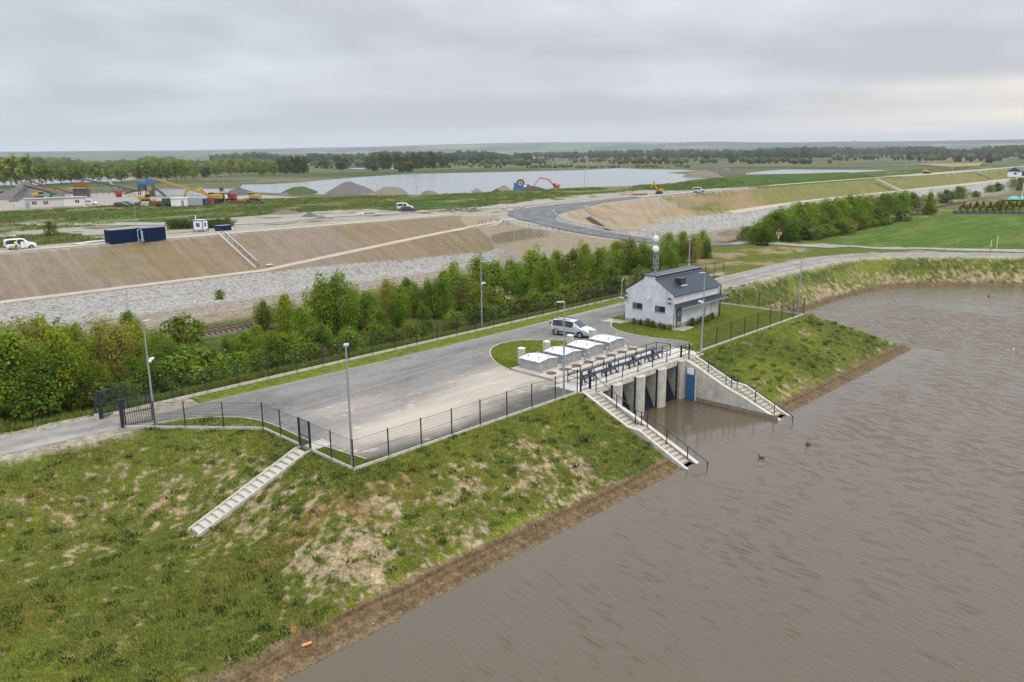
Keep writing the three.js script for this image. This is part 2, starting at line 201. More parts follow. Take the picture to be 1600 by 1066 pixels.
// region numbers: 0 grass bank, 1 muddy shore, 2 ground of the tree belt, 3 stone bed, 4 earth embankment, 5 gravel ground, 6 meadow, 7 far fields
function paint(x, z, y, out) {
  let c, r; const [d, north] = z < -80 && x < 130 ? [99, true] : roadSide(x, z);
  const f1 = fbm(x * 0.9, z * 0.9, 3), f2 = fbm(x * 0.16 + 50, z * 0.16, 4);
  const flat = x > 25.2 && x < 88 && z > -60.5 && z < -37.7;
  if (!north || flat) {
    const mudY = lerp(-3.0, -3.12, sst(17, 46, x)) - 0.24 * sst(18.5, 15.5, x), wob = 0.3 * (fbm(x * 0.35, z * 0.35, 3) - 0.5) + 0.12 * (f1 - 0.5);
    if (y < mudY + wob && z < 40 && (x > 22 || z > -31.2)) { r = 1; const t = clamp((mudY - y) / 0.95), band = 0.5 + 0.5 * sin(y * 34 + 3 * f2); c = mixc(C.mud, C.mudDark, clamp(band * 0.7 * f1 * 1.6)); c = mixc(c, C.mudPale, sst(0.15, 0, t) * 0.4 + 0.35 * sst(0.55, 0.72, f1) * f2 + (y > LAKE + 0.02 ? 0.5 * sst(LAKE + 0.16, LAKE + 0.03, y) : 0)); if (abs(t - 0.17 - 0.04 * (f1 - 0.5)) < 0.035) c = mixc(c, C.mudDark, 0.7); }
    else { r = 0; const g = lush(x, z, y); c = mixc(mixc(C.soil, C.dry, sst(0.2, 0.46, g)), mixc(C.grass, mixc(C.deep, C.bright, sst(0.4, 0.6, f2)), sst(0.5, 0.9, g)), sst(0.36, 0.66, g));
      if (flat) c = mixc(C.grass, C.bright, f2); const o = fbm(x * 0.25 + 90, z * 0.25 + 20, 3); if (o > 0.6 && x < 30) c = mixc(c, [0.16, 0.075, 0.02], 0.45 * sst(0.6, 0.72, o));
      if (d < 4 && !flat && x < 24) c = mixc(c, [0.30, 0.265, 0.205], 0.9 * sst(3.7, 2.8, d + 1.2 * (f1 - 0.5))); if (d < 4.2 && x > 88) c = mixc(c, C.pale, 0.85 * sst(4.0, 3.0, d + 0.8 * (f1 - 0.5))); }
  } else if (z > -76 && x > 168 || (d < 60 && x > 166 && z > -76)) { r = 6; c = mixc([0.058, 0.118, 0.012], [0.085, 0.140, 0.018], f2); c = mixc(c, [0.15, 0.165, 0.045], 0.6 * sst(0.48, 0.68, fbm(x * 0.07, z * 0.45, 4))); c = mixc(c, [0.045, 0.085, 0.012], 0.5 * sst(0.55, 0.7, fbm(x * 0.3 + 9, z * 0.6, 3))); }
  else if (z > -98) { r = 2; if (x > 86) { const g = fbm(x * 0.2, z * 0.2, 4); c = mixc(C.grass, C.dry, sst(0.45, 0.65, g)); if (g > 0.6) c = mixc(c, C.soil, 0.5); if (d < 4.2) c = mixc(c, C.pale, 0.7 * sst(4.2, 3, d)); }
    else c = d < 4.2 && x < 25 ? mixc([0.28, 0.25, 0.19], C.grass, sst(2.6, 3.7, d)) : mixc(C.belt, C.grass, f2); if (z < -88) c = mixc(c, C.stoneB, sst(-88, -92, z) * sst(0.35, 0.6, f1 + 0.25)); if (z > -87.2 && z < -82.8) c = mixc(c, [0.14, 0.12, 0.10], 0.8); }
  else {
    const zc = crestZ(x), zt = zc + 15.5, T = toeY(x), ca = x > 112 && x < 330 ? polyDist(CAUSE, x, z)[0] : 99, hw = x > 134 && x < 190 && z < -118 ? 9 : 5.2;
    const foot = T > -4 && x < 150 ? zt + 2.5 + (T + 4.4) * 1.9 : zt + 2.5;
    if (z > foot && ca > hw + 9.5) { r = 3; const br = sst(-131 + 3 * (f2 - 0.5), -126, z); c = mixc(C.stone, C.stoneB, br * (0.7 + 0.5 * (f1 - 0.5))); c = mixc(c, [0.12, 0.10, 0.08], 0.5 * sst(0.55, 0.75, fbm(x * 2, z * 2, 2))); }
    else if (z > zc + 0.3 && (ca > hw - 0.2)) { r = 4; const st = 0.6 * fbm(x * 0.9, z * 0.09, 4) + 0.4 * fbm(x * 2.6, z * 0.15, 3), p2 = fbm(x * 0.06 + 3, z * 0.06, 3);
      c = x > 320 ? mixc([0.175, 0.160, 0.050], [0.15, 0.16, 0.05], p2) : x > 250 ? mixc([0.21, 0.165, 0.10], C.grass, sst(0.42, 0.62, fbm(x * 0.08, z * 0.2, 3))) : x > 152 ? C.pit : x > 58 && x < 78 || x > 103 ? C.earth2 : C.earth;
      c = c.map((k) => k * (0.66 + 0.68 * st)); c = mixc(c, C.dry, 0.5 * sst(0.56, 0.7, fbm(x * 0.22, z * 0.22, 4)));
      if (x > 160 && x < 320) { c = mixc(c, [0.30, 0.20, 0.09], 0.6 * sst(0.5, 0.65, fbm(x * 0.05 + 8, z * 0.3, 3))); if (x > 176 && x < 181.5 && z > zc + 6) c = [0.07, 0.05, 0.035]; }
      if (x < 152 && ca < hw + 9.5) c = mixc(c, C.pit, 0.7); }
    else if (z > -262 || (x < 205 && z > -470)) { r = 5; const g = fbm(x * 0.035 + 11, z * 0.06, 4), strip = sst(zc - 34 - 8 * (f2 - 0.5), zc - 42, z + (x < 150 ? 16 : 0) + 10 * (g - 0.5));
      c = mixc(C.gravel, C.pale, clamp(f2 * 1.4 - 0.2)); c = c.map((k) => k * (0.84 + 0.12 * f1));
      const plant = x < 232 && z < -296;
            if (x > 262 && polyDist(MOUND, x, z)[0] < 38 + 6 * (f2 - 0.5)) { r = 6; c = mixc([0.058, 0.105, 0.014], [0.045, 0.08, 0.014], sst(0.45, 0.62, fbm(x * 0.09, z * 0.14, 4))); }
      else if (plant) c = mixc([0.27, 0.235, 0.20], [0.33, 0.30, 0.26], f2);
      else if (strip > 0.3 || (x > 300 && z < zc - 14)) { r = 6; c = mixc([0.062, 0.110, 0.014], [0.040, 0.075, 0.012], sst(0.45, 0.62, fbm(x * 0.09, z * 0.14, 4))); c = mixc(c, [0.20, 0.19, 0.085], 0.75 * sst(0.55, 0.68, fbm(x * 0.045 + 7, z * 0.12, 3))); }
      else if (x < 60 && z < zc - 9 && z > zc - 40) { r = 6; c = mixc([0.05, 0.082, 0.016], [0.13, 0.115, 0.055], sst(0.45, 0.62, f2)); }
      else if (z < zc - 14 && f2 > 0.56) c = mixc(c, [0.10, 0.11, 0.04], sst(0.56, 0.68, f2)); }
    else { r = 7; const a = fbm(x * 0.006, z * 0.006, 4), b = fbm(x * 0.03, z * 0.03, 3); c = mixc([0.085, 0.090, 0.040], [0.16, 0.135, 0.085], sst(0.4, 0.62, a)); c = mixc(c, [0.055, 0.075, 0.025], sst(0.5, 0.62, b)); const q = fbm(x * 0.0016 + 5, z * 0.004, 2); const fq = vn(x * 0.0032 + 0.6 * q, z * 0.0095 + q), fc = fq < 0.3 ? [0.055, 0.085, 0.024] : fq < 0.5 ? [0.10, 0.115, 0.045] : fq < 0.66 ? [0.175, 0.145, 0.095] : [0.07, 0.10, 0.03]; c = mixc(c, fc, hypot(x, z) > 560 ? 0.75 : 0.2); }
  }
  out[0] = c[0]; out[1] = c[1]; out[2] = c[2]; return r;
}
{
  const azc = atan2(FWD.z, FWD.x), A = [], R = [];
  for (let a = -180; a < 180 - 1e-6;) { A.push(azc + a * PI / 180); const t = abs(a + 0.01); a += t < 38 ? 0.104 : t < 42 ? 0.5 : 6; }
  A.push(azc + PI);
  for (let r = 19; r < 15000;) { R.push(r); r += r < 260 ? max(0.09, min(r * r * 6e-5, 0.72)) : r < 600 ? min(r * r * 6e-5, 4) : r < 1500 ? 14 : r * 0.06; }
  const nA = A.length, nR = R.length, pos = new Float32Array(nA * nR * 3), col = new Float32Array(nA * nR * 3), reg = new Uint8Array(nA * nR), oc = [0, 0, 0];
  for (let i = 0; i < nR; i++) for (let j = 0; j < nA; j++) { const k = i * nA + j, x = R[i] * cos(A[j]), z = R[i] * sin(A[j]); const out = abs(((A[j] - azc + PI * 3) % (2 * PI)) - PI) > 0.75; const y = R[i] > 900 ? lerp(-1.85, -4, sst(900, 1500, R[i])) : ground(x, z); pos[k * 3] = x; pos[k * 3 + 1] = y; pos[k * 3 + 2] = z; if (y < LAKE - 0.5 && z > -60) { reg[k] = 1; oc[0] = 0.06; oc[1] = 0.045; oc[2] = 0.03; } else reg[k] = paint(x, z, y, oc); col[k * 3] = oc[0]; col[k * 3 + 1] = oc[1]; col[k * 3 + 2] = oc[2]; }
  const tris = Array.from({ length: 8 }, () => []);
  for (let i = 0; i + 1 < nR; i++) for (let j = 0; j + 1 < nA; j++) { const a = i * nA + j, b = a + 1, c = a + nA, d = c + 1; if (pos[a * 3 + 1] < LAKE - 0.8 && pos[b * 3 + 1] < LAKE - 0.8 && pos[c * 3 + 1] < LAKE - 0.8 && pos[d * 3 + 1] < LAKE - 0.8 && pos[a * 3 + 2] > -60) continue; tris[reg[a]].push(a, b, c, b, d, c); }
  const names = ['grass_bank', 'muddy_shore', 'tree_belt_ground', 'stone_channel_bed', 'earth_embankment', 'gravel_ground', 'meadow', 'far_fields'];
  const bump = [0.10, 0.05, 0.14, 0.05, 0.018, 0.02, 0.12, 0.2], smooth = tex(512, (u, v) => { const k = 0.80 + 0.22 * (pfbm(u * 50, v * 50, 50, 4) - 0.5) + 0.12 * (pfbm(u * 10, v * 10, 10, 4) - 0.5); return k; }, 5, true);
  const dry = tex(512, (u, v) => { const k = 0.78 + 0.5 * (pfbm(u * 50, v * 50, 50, 4) - 0.5) + 0.35 * (pfbm(u * 10, v * 10, 10, 4) - 0.5); return [k, k, k * 0.99]; }, 5, true);
  tris.forEach((t, r) => {
    if (!t.length) return; const map = new Int32Array(nA * nR).fill(-1), P = [], Cc = [], I = new Uint32Array(t.length), U = []; let n = 0;
    t.forEach((k, q) => { if (map[k] < 0) { map[k] = n++; P.push(pos[k * 3], pos[k * 3 + 1], pos[k * 3 + 2]); Cc.push(col[k * 3] * 1.5, col[k * 3 + 1] * 1.5, col[k * 3 + 2] * 1.5); U.push(pos[k * 3], pos[k * 3 + 2]); } I[q] = map[k]; });
    const g = new THREE.BufferGeometry(); g.setAttribute('position', new THREE.Float32BufferAttribute(P, 3)); g.setAttribute('color', new THREE.Float32BufferAttribute(Cc, 3)); g.setAttribute('uv', new THREE.Float32BufferAttribute(U, 2)); g.setIndex(new THREE.BufferAttribute(I, 1)); g.computeVertexNormals();
    const nrm = g.attributes.normal; if (nrm.getY(0) < 0) { for (let q = 0; q < I.length; q += 3) { const s = I[q]; I[q] = I[q + 1]; I[q + 1] = s; } g.computeVertexNormals(); }
    struct(new THREE.Mesh(g, std([1, 1, 1], r === 1 ? 0.8 : 0.95, { vertexColors: true, map: r >= 3 && r < 6 ? smooth : dry, bumpMap: lumpMap, bumpScale: bump[r] })), names[r]);
  });
}

// ---------------------------------------------------------------- water
{
  // wind ripples running from the upper left to the lower right, calm between the wing walls of the sluice
  const n = 2048, span = 112, ox = -4, oz = -66, d = new Float32Array(n * n * 4), r = rng(5), waves = [];
  for (let i = 0; i < 34; i++) { const main = i < 13, a = 0.08 + (r() - 0.5) * (main ? 0.30 : i < 26 ? 0.8 : 1.6), L = main ? 0.34 + 0.28 * r() : i < 26 ? 0.26 + 0.24 * r() : 0.9 + 1.6 * r(), k = 2 * PI / L; waves.push([k * cos(a), k * sin(a), r() * 6.28, main ? 0.55 : i < 26 ? 0.22 : 0.3]); }
  const T = 2048, S = new Float32Array(T); for (let i = 0; i < T; i++) S[i] = pow(0.5 + 0.5 * sin(i / T * 2 * PI), 1.9) * 2 - 0.78;
  const tot = sqrt(waves.reduce((s, w) => s + w[3] * w[3] / 2, 0));
  for (let j = 0; j < n; j++) for (let i = 0; i < n; i++) {
    const x = ox + (i + 0.5) / n * span, z = oz + (j + 0.5) / n * span; let h = 0;
    const wx = x - 0.0036 * (x - 20) * z + 0.5 * (vn(x * 0.35, z * 0.35) - 0.5), wz = z + 0.5 * (vn(x * 0.35 + 9, z * 0.35) - 0.5);
    for (const w of waves) { let p = (w[0] * wx + w[1] * wz + w[2]) / (2 * PI); p -= floor(p); h += w[3] * S[(p * T) | 0]; }
    h /= tot; h = h > 0 ? h * 1.15 : h * 0.85;
    const gust = 0.62 + 0.75 * fbm(x * 0.045, z * 0.09, 4), calm = 1 - 0.93 * sst(4.5, -3.5, hypot(max(0, abs(x - 54.6) - 5.5), max(0, z + 31.5)) - 2.5), bank = 0.35 + 0.65 * sst(-28, -21, z + (x > 95 ? 14 : 0));
    const o = (j * n + i) * 4, v = clamp(0.45 + 0.15 * h * gust * calm * bank); d[o] = d[o + 1] = d[o + 2] = v; d[o + 3] = 1;
  }
  const t = new THREE.DataTexture(d, n, n, THREE.RGBAFormat, THREE.FloatType); t.wrapS = t.wrapT = THREE.MirroredRepeatWrapping; t.magFilter = THREE.LinearFilter; t.needsUpdate = true;
  const g = sheetG([[-400, -60], [25, -60], [25, -38.5], [45, -38.5], [45, -41.5], [66, -41.5], [66, -38.5], [84, -38.5], [84, -56], [130, -56], [230, -32], [320, 60], [320, 400], [-400, 400]], LAKE), p = g.attributes.position, u = g.attributes.uv;
  for (let i = 0; i < p.count; i++) u.setXY(i, (p.getX(i) - ox) / span, (p.getZ(i) - oz) / span);
  struct(new THREE.Mesh(g, new THREE.MeshPhysicalMaterial({ color: new THREE.Color().setRGB(0.092, 0.071, 0.046), roughness: 0.09, ior: 1.36, bumpMap: t, bumpScale: 0.07 })), 'lake_water');
  const far = new THREE.MeshPhysicalMaterial({ color: new THREE.Color().setRGB(0.16, 0.175, 0.18), roughness: 0.2, ior: 1.45 });
  const PW = (l) => l.map(([a, b]) => A2(a, b, FAR_WATER));
  struct(new THREE.Mesh(sheetG(PW([[240, 305], [352, 305], [380, 300], [430, 302], [500, 304], [640, 305], [700, 304], [800, 300], [900, 297], [980, 294], [1060, 291], [1100, 287], [1135, 279.5], [1112, 279], [1080, 277.2], [1098, 276], [1075, 272.5], [1040, 270], [1090, 266.8], [1065, 265.3], [1000, 264.3], [970, 263], [900, 266], [800, 268.5], [700, 270.5], [640, 271.5], [560, 277], [480, 284], [420, 288], [378, 288.5], [374, 295], [300, 295.5], [245, 295]]), FAR_WATER), far), 'gravel_pit_lake');
  struct(new THREE.Mesh(sheetG(PW([[-120, 292], [0, 290], [50, 289.5], [100, 285.5], [190, 283], [215, 279], [190, 276], [100, 278.5], [0, 283], [-120, 284]]), FAR_WATER), far), 'river_water');
  struct(new THREE.Mesh(sheetG(PW([[518, 262.2], [590, 262.4], [655, 262.6], [640, 264.3], [560, 264.6]].reverse()), FAR_WATER), far), 'pond_water');
  struct(new THREE.Mesh(sheetG(PW([[1150, 272.6], [1200, 272.3], [1300, 270.3], [1402, 268.6], [1400, 266], [1300, 265.3], [1225, 265], [1190, 268]]), FAR_WATER), far), 'second_lake_water');
}
// ---------------------------------------------------------------- yard, roads, tracks
function kerb(label, pts) { const t = thing('kerb', label, 'kerb'), c = new THREE.CatmullRomCurve3(pts.map(([x, z]) => new THREE.Vector3(x, 0, z)), false, 'centripetal'), n = round(c.getLength() / 1.0); for (let i = 0; i < n; i++) { const a = c.getPointAt(i / n), b = c.getPointAt((i + 1) / n), d = b.clone().sub(a); new MB().box((a.x + b.x) / 2, 0.0, (a.z + b.z) / 2, d.length() - 0.012, 0.12, 0.1, -atan2(d.z, d.x)).to(t, 'kerb_stone', M.concrete); } }
const asphaltMat = (() => {
  const w = 2048, h = 1024, x0 = 18, z0 = -61, mx = 64, mz = 32, d = new Uint8Array(w * h * 4);
  const blobs = [[at(650, 655), 9, 3.6, 1.0], [at(800, 590), 10, 4.2, 0.85], [at(560, 640), 4.5, 3, 0.35], [at(720, 625), 9, 3, 0.8], [at(590, 690), 4, 2, 0.5], [at(905, 545), 4, 2, 0.3]];
  for (let j = 0; j < h; j++) for (let i = 0; i < w; i++) {
    const x = x0 + (i + 0.5) / w * mx, z = z0 + (j + 0.5) / h * mz, o = (j * w + i) * 4;
    const n1 = fbm(x * 0.35, z * 0.6, 5), n2 = fbm(x * 3, z * 3, 4), n3 = fbm(x * 9, z * 9, 2), st = fbm(x * 0.16 + 3, z * 1.6 + 2 * n1, 4);
    let dust = 0; for (const [p, rx, rz, a] of blobs) { const e = hypot((x - p.x) / rx, (z - p.z + 0.25 * (x - p.x) * 0) / rz); dust = max(dust, a * sst(1.25, 0.35, e + 0.7 * (n1 - 0.5))); }
    const front = sst(-42.5, -40.2, z + 1.5 * (n1 - 0.5)) * (x < 47 ? 1 : 0.3), nw = sst(7.5, 3, hypot((x - 24) * 0.8, (z + 54) * 1.4)), base = 0.172 + 0.09 * (n1 - 0.5) + 0.05 * (n2 - 0.5) + 0.03 * (n3 - 0.5) + 0.08 * (st - 0.5);
    let v = base * (1 - 0.44 * front * (0.6 + 0.7 * n2)) * (1 - 0.2 * nw);
    const grit = sst(0.66, 0.76, fbm(x * 1.1 + 30, z * 1.7, 4)); dust = clamp(1.2 * dust * (0.72 + 0.55 * (st - 0.3)) + 0.5 * grit * sst(0.1, 0.4, dust + 0.2) );
    let c = mixc([v * 1.04, v * 0.98, v * 0.90], [0.42, 0.365, 0.30], clamp(dust) * 0.95);
    for (let q = 0; q < 4; q++) { const tz = [-52.2, -50.4, -47.6, -45.9][q] + 1.6 * sin(x * 0.07 + q) + 0.5 * (n1 - 0.5); const t = exp(-pow((z - tz) / 0.16, 2)) * sst(0.42, 0.62, vn(x * 0.12 + q * 9, q)); c = mixc(c, q % 2 ? [0.10, 0.096, 0.09] : [0.33, 0.30, 0.26], 0.32 * t); }
    const edge = sst(-57.0, -57.5, z + 0.4 * (n2 - 0.5)); c = mixc(c, [0.33, 0.29, 0.20], 0.5 * edge);
    for (let q = 0; q < 3; q++) d[o + q] = clamp(pow(c[q] * 1.0, 1 / 2.2)) * 255; d[o + 3] = 255;
  }
  const t = new THREE.DataTexture(d, w, h); t.magFilter = THREE.LinearFilter; t.colorSpace = THREE.SRGBColorSpace; t.wrapS = t.wrapT = THREE.MirroredRepeatWrapping; t.needsUpdate = true;
  const g = new THREE.ShapeGeometry(); return { mat: std([1, 1, 1], 0.88, { map: t, bumpMap: null }), x0, z0, mx, mz };
})();
const YARD = [[18.6, -56.2], [20.4, -55.5], [22.5, -54.6], [24.2, -53.5], [25.5, -51.9], [26.1, -50.2], [26.3, -48.0], [26.2, -44.25], [26.5, -41.5], [26.9, -38.7], [28.2, -38.35], [46.6, -38.3], [47.45, -38.6], [47.6, -41.5], [47.75, -46.6], [48.3, -48.6], [49.2, -50.2], [50.4, -51.8], [52.2, -53.4], [54.2, -54.1], [56.2, -53.7], [57.8, -52.2], [59.2, -50.4], [60.6, -48.4], [61.2, -46.6], [61.4, -41.5], [61.6, -40.4], [64.3, -40.2], [66.3, -39.9], [66.9, -41.2], [66.3, -43.5], [66.0, -46.2], [66.6, -49.2], [68.0, -51.1], [70, -52.2], [71.2, -53.6], [82, -54.2], [82, -58.4], [60, -57.6], [50, -57.4], [35, -57.4], [24, -57.5], [18.6, -59.3]];
{
  const g = sheetG(YARD, 0.012), p = g.attributes.position, u = g.attributes.uv; for (let i = 0; i < p.count; i++) u.setXY(i, (p.getX(i) - asphaltMat.x0) / asphaltMat.mx, (p.getZ(i) - asphaltMat.z0) / asphaltMat.mz);
  struct(new THREE.Mesh(g, asphaltMat.mat), 'asphalt_yard');
}
kerb('low concrete kerb round the grass island behind the chambers', [[47.7, -46.6], [48.3, -48.6], [49.2, -50.2], [50.4, -51.8], [52.2, -53.4], [54.2, -54.1], [56.2, -53.7], [57.8, -52.2], [59.2, -50.4], [60.6, -48.4], [61.2, -46.7]]); kerb('low concrete kerb round the lawn in front of the pump house', [[64.4, -40.2], [66.3, -39.95], [66.9, -41.2], [66.3, -43.5], [66.0, -46.2], [66.6, -49.2], [68.0, -51.1], [69.6, -52.0]]); kerb('low concrete kerb round the lawn corner by the road gate', [[18.9, -56.0], [20.4, -55.5], [22.5, -54.6], [24.2, -53.5], [25.5, -51.9], [26.1, -50.2], [26.3, -48.0], [26.2, -44.25], [26.5, -41.5], [26.9, -38.75]]);
function ribbon(name, pts, width, lift, mat, step = 2, cols = 3, yf) {
  const c = new THREE.CatmullRomCurve3(pts.map(([x, z, y]) => new THREE.Vector3(x, y ?? 0, z)), false, 'centripetal'), n = max(2, round(c.getLength() / step)), P = [], U = [], I = [];
  let len = 0, last; for (let i = 0; i <= n; i++) { const p = c.getPointAt(i / n), t = c.getTangentAt(i / n); t.y = 0; t.normalize(); if (last) len += hypot(p.x - last.x, p.z - last.z); last = p; const w = typeof width === 'function' ? width(i / n) : width;
    for (let k = 0; k < cols; k++) { const s = (k / (cols - 1) - 0.5) * w, e = 0.12 * (vn(len * 0.4, k * 7 + 3) - 0.5) * (k === 0 || k === cols - 1 ? 1 : 0), x = p.x - t.z * (s + e), z = p.z + t.x * (s + e); P.push(x, (yf ? p.y : ground(x, z)) + lift, z); U.push(s + w / 2, len); } }
  for (let i = 0; i < n; i++) for (let k = 0; k + 1 < cols; k++) { const a = i * cols + k, b = a + 1, q = a + cols, r = q + 1; I.push(a, b, q, b, r, q); }
  const g = new THREE.BufferGeometry(); g.setAttribute('position', new THREE.Float32BufferAttribute(P, 3)); g.setAttribute('uv', new THREE.Float32BufferAttribute(U, 2)); g.setIndex(I); g.computeVertexNormals(); if (g.attributes.normal.getY(0) < 0) { const I2 = []; for (let i = 0; i < I.length; i += 3) I2.push(I[i], I[i + 2], I[i + 1]); g.setIndex(I2); g.computeVertexNormals(); }
  return struct(new THREE.Mesh(g, mat), name);
}
const roadMap = (w, a, b, seed) => { const n = 512; const t = tex(n, (u, v) => { const e = 0.5 + 0.5 * cos((u * 2 - 1) * PI * 2), k = pfbm(u * 3 + seed, v * 24, 24, 5), k2 = pfbm(u * 30, v * 120, 120, 2); const m = clamp(0.5 + 1.2 * (k - 0.5) + 0.35 * (0.5 - e) + 0.4 * (k2 - 0.5)); return [lerp(a[0], b[0], m), lerp(a[1], b[1], m), lerp(a[2], b[2], m)]; }, 1, true); t.repeat.set(1 / w, 1 / 40); return t; };
const roadMat = std([1, 1, 1], 0.9, { map: roadMap(4.3, [0.44, 0.43, 0.41], [0.60, 0.585, 0.56], 1) });
const gravelRoadMat = std([1, 1, 1], 0.95, { map: roadMap(4.5, [0.58, 0.55, 0.49], [0.72, 0.69, 0.62], 5) });
const palePathMat = std([1, 1, 1], 0.95, { map: roadMap(4, [0.60, 0.565, 0.50], [0.68, 0.645, 0.575], 9) });
const causewayMat = std([1, 1, 1], 0.85, { map: roadMap(9, [0.33, 0.335, 0.345], [0.46, 0.46, 0.46], 3) });
ribbon('approach_road', [[-160, -58.3], [-60, -58.3], [0, -58.3], [10, -58.3], [18.8, -57.85]], 3.5, 0.014, roadMat, 1.5);
ribbon('dyke_road', [[81.5, -56.3], [95, -56.5], [110, -56.7], [124, -56.9], [135.5, -56.3], [144, -53.4], [150.6, -48.6], [157, -41], [163, -32.5], [176, -8], [200, 45], [260, 200]], 4.2, 0.016, roadMat, 1.5);
ribbon('field_road', [[152, -84], [158, -80.5], [162, -70], [166, -58], [176, -40], [192, -8], [216, 45], [276, 200]], 4.4, 0.06, std([1, 1, 1], 0.95, { map: roadMap(4.4, [0.50, 0.48, 0.45], [0.62, 0.60, 0.57], 2) }), 1.5);
ribbon('causeway_road', [[152, -84], [143, -86.5], [137.5, -93], [136.8, -101], [139, -112], [145.5, -128], [152, -139], [163, -149], [185, -158.2], [215, -165.2], [245, -170.4], [285, -173.5]], (t) => (t > 0.28 && t < 0.62 ? 7 + 9 * sin((t - 0.28) / 0.34 * PI) : 7), 0.10, causewayMat, 2, 5);
ribbon('canal_path', [[-120, -144.0], [40, -144.0], [70, -144.0], [82, -144], [100, -144.1], [125, -143.6], [143, -142], [152, -141]], 2.9, 0.05, palePathMat, 1.5);
ribbon('crest_track', [[-120, -163], [20, -162.5], [60, -162], [80, -161.8], [110, -162], [135, -163.5], [150, -165], [190, -172], [240, -180]], 3.4, 0.07, palePathMat, 2);
ribbon('crest_road', [[240, -169.5], [290, -173], [350, -174.5], [450, -173.5], [547, -170], [764, -168]], 4.2, 0.12, palePathMat, 6);
ribbon('canal_path', [[270, -149], [300, -151.5], [350, -154.5], [450, -153], [560, -150], [760, -148.6]], 4.2, 0.10, palePathMat, 6);
ribbon('site_track', [A2(-60, 352, 1.1), A2(0, 352, 1.1), A2(100, 352, 1.1), A2(255, 351, 1.2), A2(330, 350, 1.3), A2(420, 347, 1.3), A2(520, 338, 1.3), A2(620, 332, 1.4), A2(720, 326, 1.4), A2(800, 321, 1.5), A2(880, 313, 1.6), A2(960, 306, 1.8)], 8, 0.10, std([1, 1, 1], 0.95, { map: roadMap(8, [0.52, 0.49, 0.46], [0.63, 0.60, 0.56], 6) }), 2);
ribbon('container_apron', [A2(118, 382.5, 2), A2(150, 377.5, 2), A2(175, 375, 2)].map(([x, z]) => [x, z]), 2.6, 0.12, std([0.42, 0.40, 0.36], 0.9), 1);
// plinth of concrete apron slabs by the building and the gate
struct(new THREE.Mesh(slabG([[69.2, -53.3], [71.0, -53.3], [71.0, -50.7], [69.6, -50.9]], -0.2, 0.04), M.concrete), 'concrete_apron');
struct(new THREE.Mesh(slabG([[25.35, -43.7], [27.0, -43.9], [27.0, -42.5], [25.35, -42.6]], -0.2, 0.03), M.concreteLight), 'gate_landing');
struct(new THREE.Mesh(slabG([[70.6, -45.1], [73.0, -45.1], [73.2, -43.9], [70.9, -43.7]], -0.2, 0.05), M.concrete), 'door_step');

// ---------------------------------------------------------------- railway behind the tree belt
{
  const t = thing('railway_track', 'rusty railway track on a ballast bed behind the belt of trees', 'railway', [0, 0, 0]);
  const y = -0.95, r = new MB(); for (const s of [-0.75, 0.75]) { r.box(120, y + 0.26, -85 + s, 460, 0.14, 0.07); } r.to(t, 'rail', M.rust);
  const s = new MB(), rr = rng(3); for (let x = 0; x < 320; x += 0.65) s.box(x, y + 0.13, -85 + 0.05 * (rr() - 0.5), 0.24, 0.16, 2.5); const sl = s.to(t, 'sleepers', std([0.10, 0.085, 0.07], 0.9)); sl.userData.kind = 'stuff';
  new MB().add(sideG([[-83.2, -1.4], [-83.9, y + 0.12], [-86.1, y + 0.12], [-86.8, -1.4]], -110, 350)).to(t, 'ballast', std([0.16, 0.14, 0.12], 0.95, { bumpMap: lumpMap, bumpScale: 0.08 }));
}

